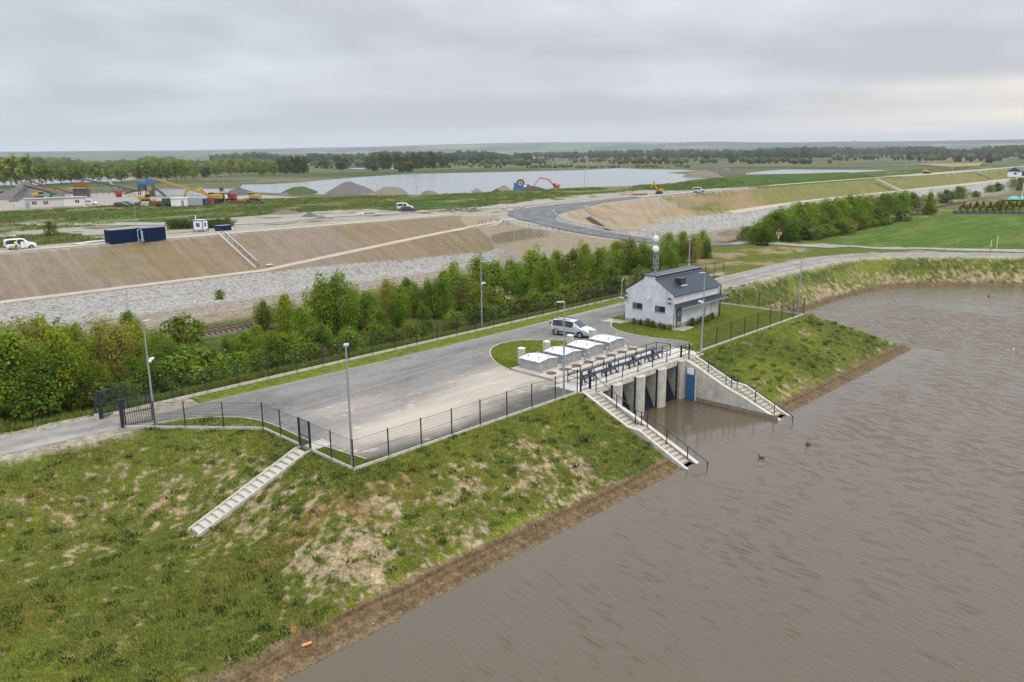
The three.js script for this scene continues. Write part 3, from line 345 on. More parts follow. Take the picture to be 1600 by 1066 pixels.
// ---------------------------------------------------------------- the sluice
function inset(pts) { return pts; }
{
  const t = thing('sluice', 'pale concrete sluice with three piers and wing walls under the bridge deck', 'sluice');
  const deck = new MB().add(slabG([[46.6, -40.7], [64.2, -40.7], [64.2, -37.72], [46.6, -37.72]], -0.5, 0.02)).to(t, 'deck', M.concreteLight);
  for (const px of [51.05, 54.3, 57.55]) { // piers with rounded noses
    const s = new THREE.Shape(); s.moveTo(-0.6, 3.4); s.lineTo(-0.6, -0.1); s.bezierCurveTo(-0.6, -0.62, 0.6, -0.62, 0.6, -0.1); s.lineTo(0.6, 3.4); s.closePath();
    const g = new THREE.ExtrudeGeometry(s, { depth: 6.95, bevelEnabled: true, bevelSize: 0.03, bevelThickness: 0.03, bevelSegments: 1, curveSegments: 10 }); g.rotateX(PI / 2); g.scale(1, 1, -1); const I = g.attributes.position; for (let i = 0; i < I.count; i += 3) { for (const a of [g.attributes.position, g.attributes.normal, g.attributes.uv]) { const v = []; for (let k = 0; k < a.itemSize; k++) v.push(a.array[(i + 1) * a.itemSize + k]); for (let k = 0; k < a.itemSize; k++) { a.array[(i + 1) * a.itemSize + k] = a.array[(i + 2) * a.itemSize + k]; a.array[(i + 2) * a.itemSize + k] = v[k]; } } } g.translate(px, -0.2, -37.74);
    const m = part(t, 'pier', g, M.concreteLight);
    const js = new MB(); for (const y of [-1.35, -2.45, -3.3]) js.box(px - 0.602, y, -39.0, 0.012, 0.022, 2.3); js.to(m, 'formwork_joint', M.concreteDark);
  }
  for (const x of [50.45, 53.7, 56.95, 60.3]) new MB().box(x - 0.015, -3.4, -37.62 + (x > 60 ? -0.1 : 0), 0.06, 6.5, 0.17).to(t, 'slot_guide', M.navy);
  part(t, 'abutment', slabG([[46.6, -43], [48.4, -43], [48.4, -37.2], [46.6, -37.2]], -7, -0.06), M.concrete);
  const ab = part(t, 'abutment', slabG([[60.3, -43], [64.2, -43], [64.2, -37.3], [60.9, -37.25], [60.42, -37.3], [60.3, -37.42]], -7, -0.06), M.concrete);
  { const js = new MB(); for (const y of [-1.2, -2.3, -3.2]) js.box(60.299, y, -39.2, 0.012, 0.022, 2.9); js.to(ab, 'formwork_joint', M.concreteDark); }
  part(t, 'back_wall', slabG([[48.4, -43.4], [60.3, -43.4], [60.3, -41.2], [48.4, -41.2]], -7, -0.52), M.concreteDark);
  for (const [a, b] of [[48.4, 50.45], [51.65, 53.7], [54.9, 56.95], [58.15, 60.3]]) { // inclined trash screens
    const m = new MB(); for (let x = a + 0.06; x < b; x += 0.1) m.beam([x, -0.7, -39.3], [x, -5.4, -36.95 - 0.0], 0.028, 0.09); for (const k of [0.05, 0.35, 0.65, 0.95]) m.box((a + b) / 2, lerp(-0.7, -5.4, k), lerp(-39.3, -36.95, k) - 0.05, b - a, 0.1, 0.05); m.box((a + b) / 2, -3.05, -38.2, b - a, 5.2, 0.02, 0, -0.4636); m.to(t, 'screen', M.navy); }
  // wing walls: side outline follows the stairs
  const wl = [[-37.4, -0.06], [-34.6, -1.04], [-33.2, -1.56], [-32, -2.03], [-28.15, -3.62], [-27.4, -3.98], [-27.4, -7], [-37.4, -7]];
  part(t, 'wing_wall', sideG(wl, 48.02, 48.4), M.concreteLight);
  const wr = [[-37.32, -0.06], [-36.1, -0.5], [-33.3, -1.75], [-32.6, -1.98], [-31.6, -2.3], [-29.6, -3.09], [-28.15, -3.62], [-27.4, -3.95], [-27.4, -7], [-37.32, -7]];
  const rw = part(t, 'wing_wall', sideG(wr, 61.0, 61.4), M.concreteLight);
  { const js = new MB(); js.box(60.998, -2.45, -33.9, 0.012, 0.022, 4.4); js.box(60.998, -1.45, -35.1, 0.012, 0.018, 2.1); js.box(60.998, -3.35, -32.6, 0.01, 0.5, 7.8); for (const [z, y] of [[-34.2, -2.5], [-32.2, -3.0]]) js.box(60.998, y, z, 0.012, 0.9, 0.018); js.g.splice(2, 1); js.to(rw, 'formwork_joint', M.concreteDark);
    new MB().box(60.995, -3.48, -32.5, 0.012, 0.34, 8.6).to(rw, 'water_stain', std([0.36, 0.32, 0.25], 0.8, { map: concreteMap })); }
  // stop logs stored in a niche of the right wall, and the white gauge board beside them
  const nb = new MB(); for (const z of [-36.98, -36.72, -36.46]) nb.box(60.985, -2.55, z, 0.10, 2.5, 0.235); const st = nb.to(t, 'stop_log', M.blue);
  const nr = new MB(); for (const y of [-1.65, -2.6, -3.4]) nr.box(60.93, y, -36.72, 0.03, 0.05, 0.72); for (const z of [-37.1, -36.85, -36.59, -36.35]) nr.box(60.935, -2.6, z, 0.035, 2.4, 0.03); nr.to(st, 'rib', std([0.03, 0.12, 0.30], 0.5));
  new MB().box(60.985, -0.98, -36.72, 0.06, 0.56, 0.74).to(t, 'niche_plate', M.white);
  new MB().box(60.98, -2.2, -37.14, 0.07, 3.0, 0.06).box(60.98, -2.2, -36.3, 0.07, 3.0, 0.06).to(t, 'niche_frame', M.steelDark);
  const gt = tex(128, (u, v) => { const col = floor(u * 3), row = floor(v * 40), k = (PERM[(row * 3 + col * 17) & 255] & 1); return k ? 0.82 : (col === 0 ? 0.25 : 0.75); }, 1, true); gt.repeat.set(1 / 0.2, 1 / 2.6);
  new MB().box(60.975, -2.35, -36.16, 0.04, 2.6, 0.2).to(t, 'gauge_board', std([1, 1, 1], 0.5, { map: gt }));
}
// stairs down the bank: treads and landing between two sloping stringers
function stairFlight(t, x0, x1, prof, mat) { // prof: [z, y] corners, each [za, ya, zb, yb, n]
  for (const [za, ya, zb, yb, n] of prof) for (let i = 0; i < n; i++) { const z0 = lerp(za, zb, i / n), z1 = lerp(za, zb, (i + 1) / n), y = lerp(ya, yb, (i + 1) / n); new MB().box((x0 + x1) / 2, y - 0.12, (z0 + z1) / 2 - 0.02, x1 - x0, 0.24, abs(z1 - z0) + 0.05).to(t, n > 1 ? 'step' : 'landing', mat); }
}
const stairMat = std([0.60, 0.555, 0.47], 0.9, { map: concreteMap });
const FL = [[-37.5, 0, -33.25, -1.85, 11], [-33.25, -1.85, -32.3, -1.85, 1], [-32.3, -1.85, -27.9, -3.83, 11]];
for (const [xa, xb, so, name] of [[46.85, 48.0, 46.6, 'long concrete stair down the grass bank, left of the sluice'], [61.42, 62.62, 62.62, 'concrete stair behind the right wing wall of the sluice']]) {
  const t = thing('bank_stair', name, 'stairs');
  stairFlight(t, xa, xb, FL, stairMat);
  part(t, 'stringer', sideG([[-37.75, 0.1], [-37.5, 0.1], [-33.35, -1.68], [-32.2, -1.75], [-27.9, -3.7], [-27.4, -3.92], [-27.4, -5.5], [-37.75, -1.2]], so, so + 0.24), M.concreteLight);
}
{ // stair down the western slope from the small gate
  const t = thing('bank_stair', 'narrow pale concrete stair down the grass slope from the small gate', 'stairs'); const n = 17, z0 = -43.65, z1 = -42.6;
  for (let i = 0; i < n; i++) { const x0 = lerp(25.1, 17.7, i / n), x1 = lerp(25.1, 17.7, (i + 1) / n), y = lerp(0, -3.02, (i + 0.6) / n); new MB().bev((x0 + x1) / 2 + 0.02, y - 0.1, (z0 + z1) / 2, abs(x1 - x0) + 0.08, 0.3, z1 - z0, 0.015).to(t, 'step', M.concreteLight); }
  const s = sideG([[-25.3, 0.16], [-24.9, 0.14], [-17.55, -2.85], [-17.4, -3.3], [-25.3, -0.3]], z0 - 0.12, z0); s.rotateY(PI / 2); // outline runs along x
  for (const z of [z0 - 0.12, z1]) { const sh = new THREE.Shape(); [[25.3, 0.07], [24.9, 0.06], [17.55, -2.93], [17.4, -3.35], [25.3, -0.35]].forEach(([x, y], i) => (i ? sh.lineTo(x, y) : sh.moveTo(x, y))); const g = new THREE.ExtrudeGeometry(sh, { depth: 0.12, bevelEnabled: false }); g.translate(0, 0, z); part(t, 'stringer', g, M.concreteLight); }
}
// chamber slab
{
  const t = thing('chamber_slab', 'raised concrete slab carrying the four chambers and round covers', 'slab');
  new MB().add(slabG([[47.62, -41.6], [47.78, -46.55], [61.2, -46.55], [61.3, -41.6]], -0.3, 0.2)).to(t, 'upper_slab', M.concrete);
  new MB().add(slabG([[47.5, -40.72], [47.62, -41.6], [61.3, -41.6], [61.3, -40.72]], -0.3, 0.1)).to(t, 'lower_slab', M.concreteLight);
}
const plateMap = tex(256, (u, v) => 0.86 + 0.2 * (pfbm(u * 5, v * 5, 5, 5) - 0.5), 1.2, true);
{
  const which = ['nearest the yard, first from the left', 'second from the left', 'third from the left', 'nearest the parked car, last on the right'];
  let proto; for (let i = 0; i < 4; i++) {
    const lab = 'grey steel chamber with white folded lid, ' + which[i]; const pos = [49.62 + 3.25 * i, 0.2, -45.0];
    if (proto) { copyOf(proto, pos, 0, lab); continue; }
    const t = proto = thing('inlet_chamber', lab, 'chamber', pos, 0, 'steel chambers in a row on the slab');
    const prof = (h, w) => { const s = new THREE.Shape(); s.moveTo(-w, 0); s.lineTo(w, 0); s.lineTo(w, h); s.lineTo(0, h + 0.15); s.lineTo(-w, h); s.closePath(); return s; };
    const b = new THREE.ExtrudeGeometry(prof(0.84, 1.14), { depth: 2.28, bevelEnabled: true, bevelSize: 0.01, bevelThickness: 0.01, bevelSegments: 1 }); b.translate(0, 0, -1.14); part(t, 'body', b, std([0.46, 0.455, 0.445], 0.55, { map: plateMap, metalness: 0.2 }));
    const l = new THREE.Shape(); [[-1.24, 0.80], [0, 0.965], [1.24, 0.80], [1.24, 0.86], [0, 1.025], [-1.24, 0.86]].forEach(([x, y], k) => (k ? l.lineTo(x, y) : l.moveTo(x, y))); const lg = new THREE.ExtrudeGeometry(l, { depth: 2.44, bevelEnabled: false }); lg.translate(0, 0, -1.22); const lid = part(t, 'lid', lg, M.steelLid);
    for (const [x, z] of [[-0.62, -0.62], [0.62, -0.62], [-0.62, 0.62], [0.62, 0.62]]) new MB().cyl(x, 0.93, z, 0.045, 0.22, 8).cyl(x, 1.14, z, 0.065, 0.03, 8).to(lid, 'vent_stub', M.galv);
    for (const [x, z] of [[-1.2, -0.7], [-1.2, 0.7], [-0.6, 1.2], [0.6, 1.2]]) new MB().box(x, 0.83, z, 0.09, 0.12, 0.09).to(lid, 'latch', M.galv);
    for (const [x, z] of [[-1.15, 1.13], [1.15, 1.13], [1.15, -1.13], [-1.15, -1.13]]) new MB().box(x, 0.42, z, 0.05, 0.84, 0.05).to(t, 'corner_post', M.galv);
  }
  let col; for (let i = 0; i < 4; i++) { const lab = 'white square concrete pillar behind the ' + ['first', 'second', 'third', 'fourth'][i] + ' chamber from the left', pos = [49.8 + 3.36 * i, 0, -47.2]; if (col) copyOf(col, pos, 0, lab); else { col = thing('concrete_pillar', lab, 'pillar', pos, 0, 'white pillars behind the chambers'); new MB().bev(0, 0.7, 0, 0.5, 1.56, 0.5, 0.025).to(col, 'shaft', M.concreteLight); new MB().bev(0, 1.5, 0, 0.52, 0.05, 0.52, 0.01).to(col, 'cap', M.white); } }
  let v; [48.36, 51.15, 51.82, 54.2, 54.8, 57.46, 58.15, 60.8].forEach((x, i) => { const lab = 'short steel vent pipe with cap, number ' + (i + 1) + ' from the left along the chambers', pos = [x, 0.2, -43.5]; if (v) copyOf(v, pos, 0, 'short capped steel vent pipe in the row before the chambers'); else { v = thing('vent_pipe', 'short capped steel vent pipe in the row before the chambers', 'vent pipe', pos, 0, 'vent pipes before the chambers'); new MB().cyl(0, 0, 0, 0.085, 0.5, 12).cyl(0, 0, 0, 0.15, 0.02, 12).to(v, 'pipe', M.galv); new MB().cyl(0, 0.5, 0, 0.12, 0.08, 12, 0.1).to(v, 'cap', M.galv); } });
  let c; const rustTex = tex(128, (u, v) => { const k = pfbm(u * 12, v * 12, 12, 4); return [0.44 + 0.25 * (k - 0.5), 0.31 + 0.2 * (k - 0.5), 0.25 + 0.2 * (k - 0.5)]; }, 1, true);
  for (let i = 0; i < 8; i++) { const pos = [48.83 + 1.645 * i, 0.2, -42.79], lab = 'rusty round manhole cover in the row across the slab'; if (c) copyOf(c, pos); else { c = thing('manhole_cover', lab, 'manhole cover', pos, 0, 'round covers in a row on the slab'); new MB().cyl(0, 0, 0, 0.4, 0.03, 24).to(c, 'plate', std([1, 1, 1], 0.8, { map: rustTex })); const rim = new THREE.TorusGeometry(0.4, 0.035, 5, 24); rim.rotateX(PI / 2); rim.translate(0, 0.025, 0); part(c, 'rim', rim, M.rust); for (const x of [-0.14, 0.14]) new MB().box(x, 0.035, 0, 0.16, 0.02, 0.05).to(c, 'grip', M.steelDark); } }
}
// ---------------------------------------------------------------- railings
function railing(label, P, gap, heights, o = {}) { // P: foot line points [x, y, z]
  const t = thing(o.name ?? 'handrail', label, 'railing', [0, 0, 0], 0, o.group), mat = o.mat ?? M.navy, v = P.map((p) => new THREE.Vector3(...p));
  for (const [k, h] of heights.entries()) { const m = new MB(); for (let i = 0; i + 1 < v.length; i++) m.bar([v[i].x, v[i].y + h, v[i].z], [v[i + 1].x, v[i + 1].y + h, v[i + 1].z], k ? 0.022 : 0.034, 6); for (const q of v) m.add(new THREE.IcosahedronGeometry(k ? 0.018 : 0.026, 0), new THREE.Matrix4().makeTranslation(q.x, q.y + h, q.z)); m.to(t, k ? 'rail' : 'top_rail', mat); }
  const spots = o.posts ?? []; if (!o.posts) for (let i = 0; i + 1 < v.length; i++) { const L = v[i].distanceTo(v[i + 1]), n = max(1, round(L / gap)); for (let k = i ? 1 : 0; k <= n; k++) spots.push(v[i].clone().lerp(v[i + 1], k / n).toArray()); }
  for (const [x, y, z] of spots) { const d = o.drop ?? 0; new MB().box(x, y + heights[0] / 2 - d / 2, z, 0.06, heights[0] + d, 0.06).box(x, y + 0.012 - d, z, 0.13, 0.02, 0.13).to(t, 'post', mat); }
  return t;
}
railing('dark railing along the water edge of the bridge deck', [[48.05, 0.02, -37.95], [50.2, 0.02, -38.02], [52.4, 0.02, -38.02], [54.6, 0.02, -38.02], [56.8, 0.02, -38.02], [59.0, 0.02, -38.02], [61.3, 0.02, -38.05]], 2.2, [1.1, 0.14, 0.6]);
railing('long dark back railing of the gate pit, nearest the round covers', [[48.25, 0.02, -38.98], [48.25, 0.02, -40.5], [61.0, 0.02, -40.5], [61.2, 0.02, -39.1]], 1.58, [1.1, 0.55, 0.1]);
railing('dark railing on the front side of the gate pit on the bridge', [[48.25, 0.02, -39.1], [59.9, 0.02, -39.1], [61.2, 0.02, -39.1]], 1.62, [1.1, 0.55]);
{ // toothed tray on the back railing
  const t = thing('cable_ladder', 'narrow toothed ladder strip running along the back railing of the bridge', 'cable ladder'); const m = new MB(); m.box(54.6, 0.52, -40.58, 12.4, 0.03, 0.03).box(54.6, 0.70, -40.58, 12.4, 0.03, 0.03); m.to(t, 'side_bar', M.navy); const r = new MB(); for (let x = 48.5; x < 60.8; x += 0.3) r.box(x, 0.61, -40.58, 0.1, 0.18, 0.03); const q = r.to(t, 'rung', M.navy);
}
const stairRail = (x) => [[x, 0.0, -37.3], [x, -1.86, -33.45], [x, -1.9, -32.5], [x, -3.9, -28.05], [x, -4.35, -27.05]];
const stairPosts = (x) => [[x, 0, -37.3], [x, -0.98, -35.25], [x, -1.86, -33.45], [x, -1.87, -32.9], [x, -1.95, -32.35], [x, -2.75, -30.6], [x, -3.55, -28.8], [x, -4.3, -27.15]];
railing('dark handrail descending the left stair into the water', stairRail(47.9), 2, [1.1, 0.16], { posts: stairPosts(47.9), drop: 0.15 });
railing('dark handrail descending the right stair into the water', stairRail(61.5), 2, [1.1, 0.16], { posts: stairPosts(61.5), drop: 0.15 });
railing('short dark railing return beside the right stair head', [[61.3, 0.02, -38.05], [61.45, 0.02, -37.25]], 0.8, [1.1, 0.14]);
function smallGate(label, x0, x1, z, h, name = 'footgate', o = {}) {
  const t = thing(name, label, 'gate'); const m = M.navy; for (const x of [x0, x1]) new MB().box(x, h / 2, z, 0.11, h, 0.11).to(t, 'post', m);
  const f = new MB(); f.box((x0 + x1) / 2, h - 0.06, z, x1 - x0 - 0.16, 0.045, 0.045).box((x0 + x1) / 2, 0.12, z, x1 - x0 - 0.16, 0.045, 0.045).box((x0 + x1) / 2, h * 0.45, z, x1 - x0 - 0.16, 0.04, 0.04); for (const x of [x0 + 0.09, x1 - 0.09]) f.box(x, h / 2, z, 0.04, h - 0.12, 0.04); f.to(t, 'frame', m);
  const n = o.bars ?? 3; for (let i = 1; i <= n; i++) new MB().box(lerp(x0 + 0.09, x1 - 0.09, i / (n + 1)), h / 2, z, 0.022, h - 0.2, 0.022).to(t, 'bar', m); return t;
}
smallGate('low dark gate at the head of the left bank stair', 46.85, 47.98, -38.0, 1.12, 'footgate', { bars: 1 });
smallGate('low dark gate at the right end of the bridge above the right stair', 61.42, 62.75, -38.05, 1.12, 'footgate', { bars: 1 });
{ // three hoists on a long blue shaft
  const which = ['nearest the yard', 'second from the yard', 'third from the yard', 'nearest the building'];
  const sh = thing('hoist_shaft', 'long blue shaft joining the gate hoists along the bridge', 'shaft'); new MB().box(54.6, 0.6, -39.42, 11.4, 0.11, 0.13).to(sh, 'beam', std([0.025, 0.045, 0.11], 0.5)); for (const x of [51.4, 54.4, 57.6]) new MB().cyl(x, 0.02, -39.42, 0.05, 0.56, 8).to(sh, 'support', M.navy);
  let p; [[49.75], [52.5], [55.86], [58.85]].forEach(([x], i) => { const lab = 'dark gate hoist with raking legs on the bridge, ' + which[i], pos = [x, 0.02, -39.42]; if (p) { copyOf(p, pos, 0, lab); return; } p = thing('gate_hoist', lab, 'gate hoist', pos, 0, 'gate hoists along the bridge');
    for (const dx of [-0.75, 0, 0.75]) { const m = new MB(); m.beam([dx + 0.1, 0, 0.12], [dx - 0.08, 0.5, -0.02], 0.11, 0.12).box(dx + 0.1, 0.02, 0.12, 0.2, 0.04, 0.2); m.to(p, 'leg', M.black); }
    new MB().bev(0, 0.78, 0, 0.3, 0.26, 0.26, 0.03).to(p, 'gearbox', M.navy); new MB().bar([0, 0.78, 0.1], [0, 0.78, 0.36], 0.035, 8).to(p, 'crank', M.galv);
    const pl = new MB(); pl.box(0, 0.35, -0.16, 2.0, 0.4, 0.03); pl.to(p, 'cover_plate', M.galv); });
}
// ---------------------------------------------------------------- fences
const panelCache = new Map();
function panelGeo(L, h) { const key = L.toFixed(1) + h; if (!panelCache.has(key)) { const m = new MB(), l = +L.toFixed(1) - 0.07; for (let x = -l / 2 + 0.03; x < l / 2; x += 0.055) { const g = new THREE.CylinderGeometry(0.0026, 0.0026, h, 3, 1, true); m.add(g, new THREE.Matrix4().makeTranslation(x, h / 2, 0)); } for (let i = 0; i < 9; i++) { const y = 0.04 + i * (h - 0.08) / 8, r = i === 8 || i === 4 ? 0.011 : 0.0032; m.bar([-l / 2, y, 0], [l / 2, y, 0], r, 4); } panelCache.set(key, m.geo()); } return panelCache.get(key); }
const postGeo = boxG(0.06, 2.0, 0.06), footGeo = boxG(0.16, 0.22, 0.12);
function fence(label, P, o = {}) {
  const t = thing('mesh_fence', label, 'fence'), h = o.h ?? 1.72;
  P.forEach(([x, z], i) => { const y = o.y ?? max(-0.05, ground(x, z) + 0.02); const p = part(t, 'post', postGeo, M.anthracite); p.position.set(x, y + 1.0, z); part(t, 'plinth_socket', footGeo, M.concrete).position.set(x, y + 0.10, z); p.rotation.y = 0;
    if (i + 1 < P.length) { const [x2, z2] = P[i + 1], L = hypot(x2 - x, z2 - z), a = -atan2(z2 - z, x2 - x), yy = o.y ?? max(-0.05, ground((x + x2) / 2, (z + z2) / 2) + 0.02); const m = part(t, 'mesh_panel', panelGeo(L, h), M.mesh); m.position.set((x + x2) / 2, yy + 0.22, (z + z2) / 2); m.rotation.y = a; m.scale.x = L / +L.toFixed(1);
      if (!o.noPlinth) { const g = part(t, 'plinth_board', boxG(L - 0.16, 0.3, 0.07), M.concreteLight); g.position.set((x + x2) / 2, yy + 0.05, (z + z2) / 2); g.rotation.y = a; } } });
  return t;
}
const line = (x0, z0, x1, z1, n) => Array.from({ length: n + 1 }, (_, i) => [lerp(x0, x1, i / n), lerp(z0, z1, i / n)]);
fence('dark mesh fence on a concrete plinth along the lake side of the yard', line(25.3, -37.85, 46.3, -37.9, 8), { y: 0 });
fence('short dark mesh fence from the yard corner to the small gate', line(25.3, -37.85, 25.3, -42.5, 2), { y: 0 });
fence('dark mesh fence from the small gate up to the bend by the lawn', line(25.3, -43.85, 25.3, -48.5, 2), { y: 0 });
fence('dark mesh fence running diagonally from the lawn bend to the big gate', [[25.3, -48.5], [23.48, -50.58], [21.72, -52.66], [20.3, -54.3], [18.95, -55.9]], { y: 0 });
fence('long dark mesh fence between the yard road and the belt of trees', line(18.5, -59.5, 83.2, -60.25, 24));
fence('dark mesh fence on the lake side of the lawn, right of the bridge', line(64.5, -37.85, 87.2, -38.15, 8), { y: 0 });
fence('dark mesh fence across the end of the lawn behind the building', [[87.2, -38.15], [87.2, -40.9], [87.2, -43.7], [87.2, -46.4], [87.0, -49]], { y: 0 });
fence('dark mesh fence beyond the building on the far side of the road', line(103.6, -62.3, 109.4, -60.9, 3), {});
{ // open double gate across the road
  function leaf(label, x, z, turn, L, h) {
    const t = thing('gate_leaf', label, 'gate', [x, 0, z], turn, 'leaves of the big road gate'); const f = new MB();
    f.box(0, 1.02, 0, 0.16, 2.1, 0.16); f.to(t, 'post', M.navy); const fr = new MB(); fr.box(L / 2 + 0.1, h, 0, L, 0.07, 0.06).box(L / 2 + 0.1, 0.98, 0, L, 0.05, 0.05).box(L / 2 + 0.1, 0.14, 0, L, 0.06, 0.06).box(L + 0.07, (h + 0.14) / 2, 0, 0.06, h - 0.1, 0.06).box(0.13, (h + 0.14) / 2, 0, 0.06, h - 0.1, 0.06); fr.to(t, 'frame', M.navy);
    for (let x2 = 0.28; x2 < L; x2 += 0.15) new MB().box(x2, (h + 0.14) / 2, 0, 0.025, h - 0.16, 0.025).to(t, 'bar', M.navy); return t;
  }
  leaf('far leaf of the open dark bar gate, against the trees', 18.5, -59.25, 0.28, 2.15, 1.98);
  leaf('near leaf of the open dark bar gate, on the bank side of the road', 18.8, -56.15, -0.10, 1.95, 1.98);
  const b = thing('gate_counterpost', 'pale stub post beside the far leaf of the road gate', 'post', [18.2, 0, -59.3]); new MB().bev(0, 0.2, 0, 0.24, 0.5, 0.24, 0.02).to(b, 'base', M.concreteLight); new MB().box(0, 1.1, 0, 0.1, 1.7, 0.1).to(b, 'post', M.navy);
}
{ const t = smallGate('dark bar gate between two thick posts at the head of the narrow stair', -0.6, 0.6, 0, 2.0, 'footgate', { bars: 6 }); t.position.set(25.3, 0, -43.17); t.rotation.y = PI / 2; }

// ---------------------------------------------------------------- lamp posts
function lampPost(label, x, z, turn, h = 7.4, o = {}) {
  const y = ground(x, z), t = thing('lamp_post', label, 'lamp post', [x, y, z], turn, 'lamp posts round the yard');
  new MB().cyl(0, 0, 0, 0.085, h, 10, 0.045).to(t, 'pole', M.galv); new MB().cyl(0, 0, 0, 0.11, 0.25, 10).box(0, 0.02, 0, 0.3, 0.03, 0.3).to(t, 'base', M.galv);
  const hd = new MB().bev(0.32, h + 0.02, 0, 0.62, 0.07, 0.3, 0.02).bar([0, h - 0.1, 0], [0.1, h, 0], 0.04, 6).to(t, 'lamp_head', M.galv); new MB().box(0.36, h - 0.022, 0, 0.44, 0.012, 0.22).to(hd, 'lens', M.lamp);
  if (o.camera) { const c = new MB().box(0.16, o.camera, 0, 0.3, 0.05, 0.05).to(t, 'camera_bracket', M.galv); new MB().bev(0.35, o.camera - 0.04, 0.05, 0.34, 0.14, 0.14, 0.02).to(c, 'camera', M.white); new MB().add(new THREE.SphereGeometry(0.12, 10, 8), new THREE.Matrix4().makeTranslation(0.14, o.camera - 0.16, 0.05)).to(c, 'dome', M.white); }
  return t;
}
lampPost('tall galvanised lamp post with a camera, beside the open road gate', 20.4, -54.5, 0.5, 7.5, { camera: 4.9 });
lampPost('tall galvanised lamp post in the near corner of the yard', 25.75, -38.6, 0.9, 7.45);
lampPost('tall galvanised lamp post at the left end of the bridge', 45.4, -38.5, 2.6, 7.35);
lampPost('tall galvanised lamp post behind the long fence in front of the trees', 57.8, -60.6, -1.2, 7.2, { camera: 5.0 });
lampPost('tall galvanised lamp post with cameras in front of the building', 64.4, -37.75, 2.7, 7.5, { camera: 4.9 });
lampPost('tall galvanised lamp post at the lawn end above the lake', 86.3, -38.45, 2.2, 7.35);
lampPost('tall galvanised lamp post behind the building roof', 88.4, -54.2, 0.6, 7.4, { camera: 4.2 });
{ const t = thing('curved_post', 'short grey post with a bent tip at the corner of the building', 'post', [81.2, 0, -59.4]); new MB().cyl(0, 0, 0, 0.06, 2.4, 8).bar([0, 2.4, 0], [0.3, 2.8, 0.1], 0.06, 8).to(t, 'post', M.galv); }

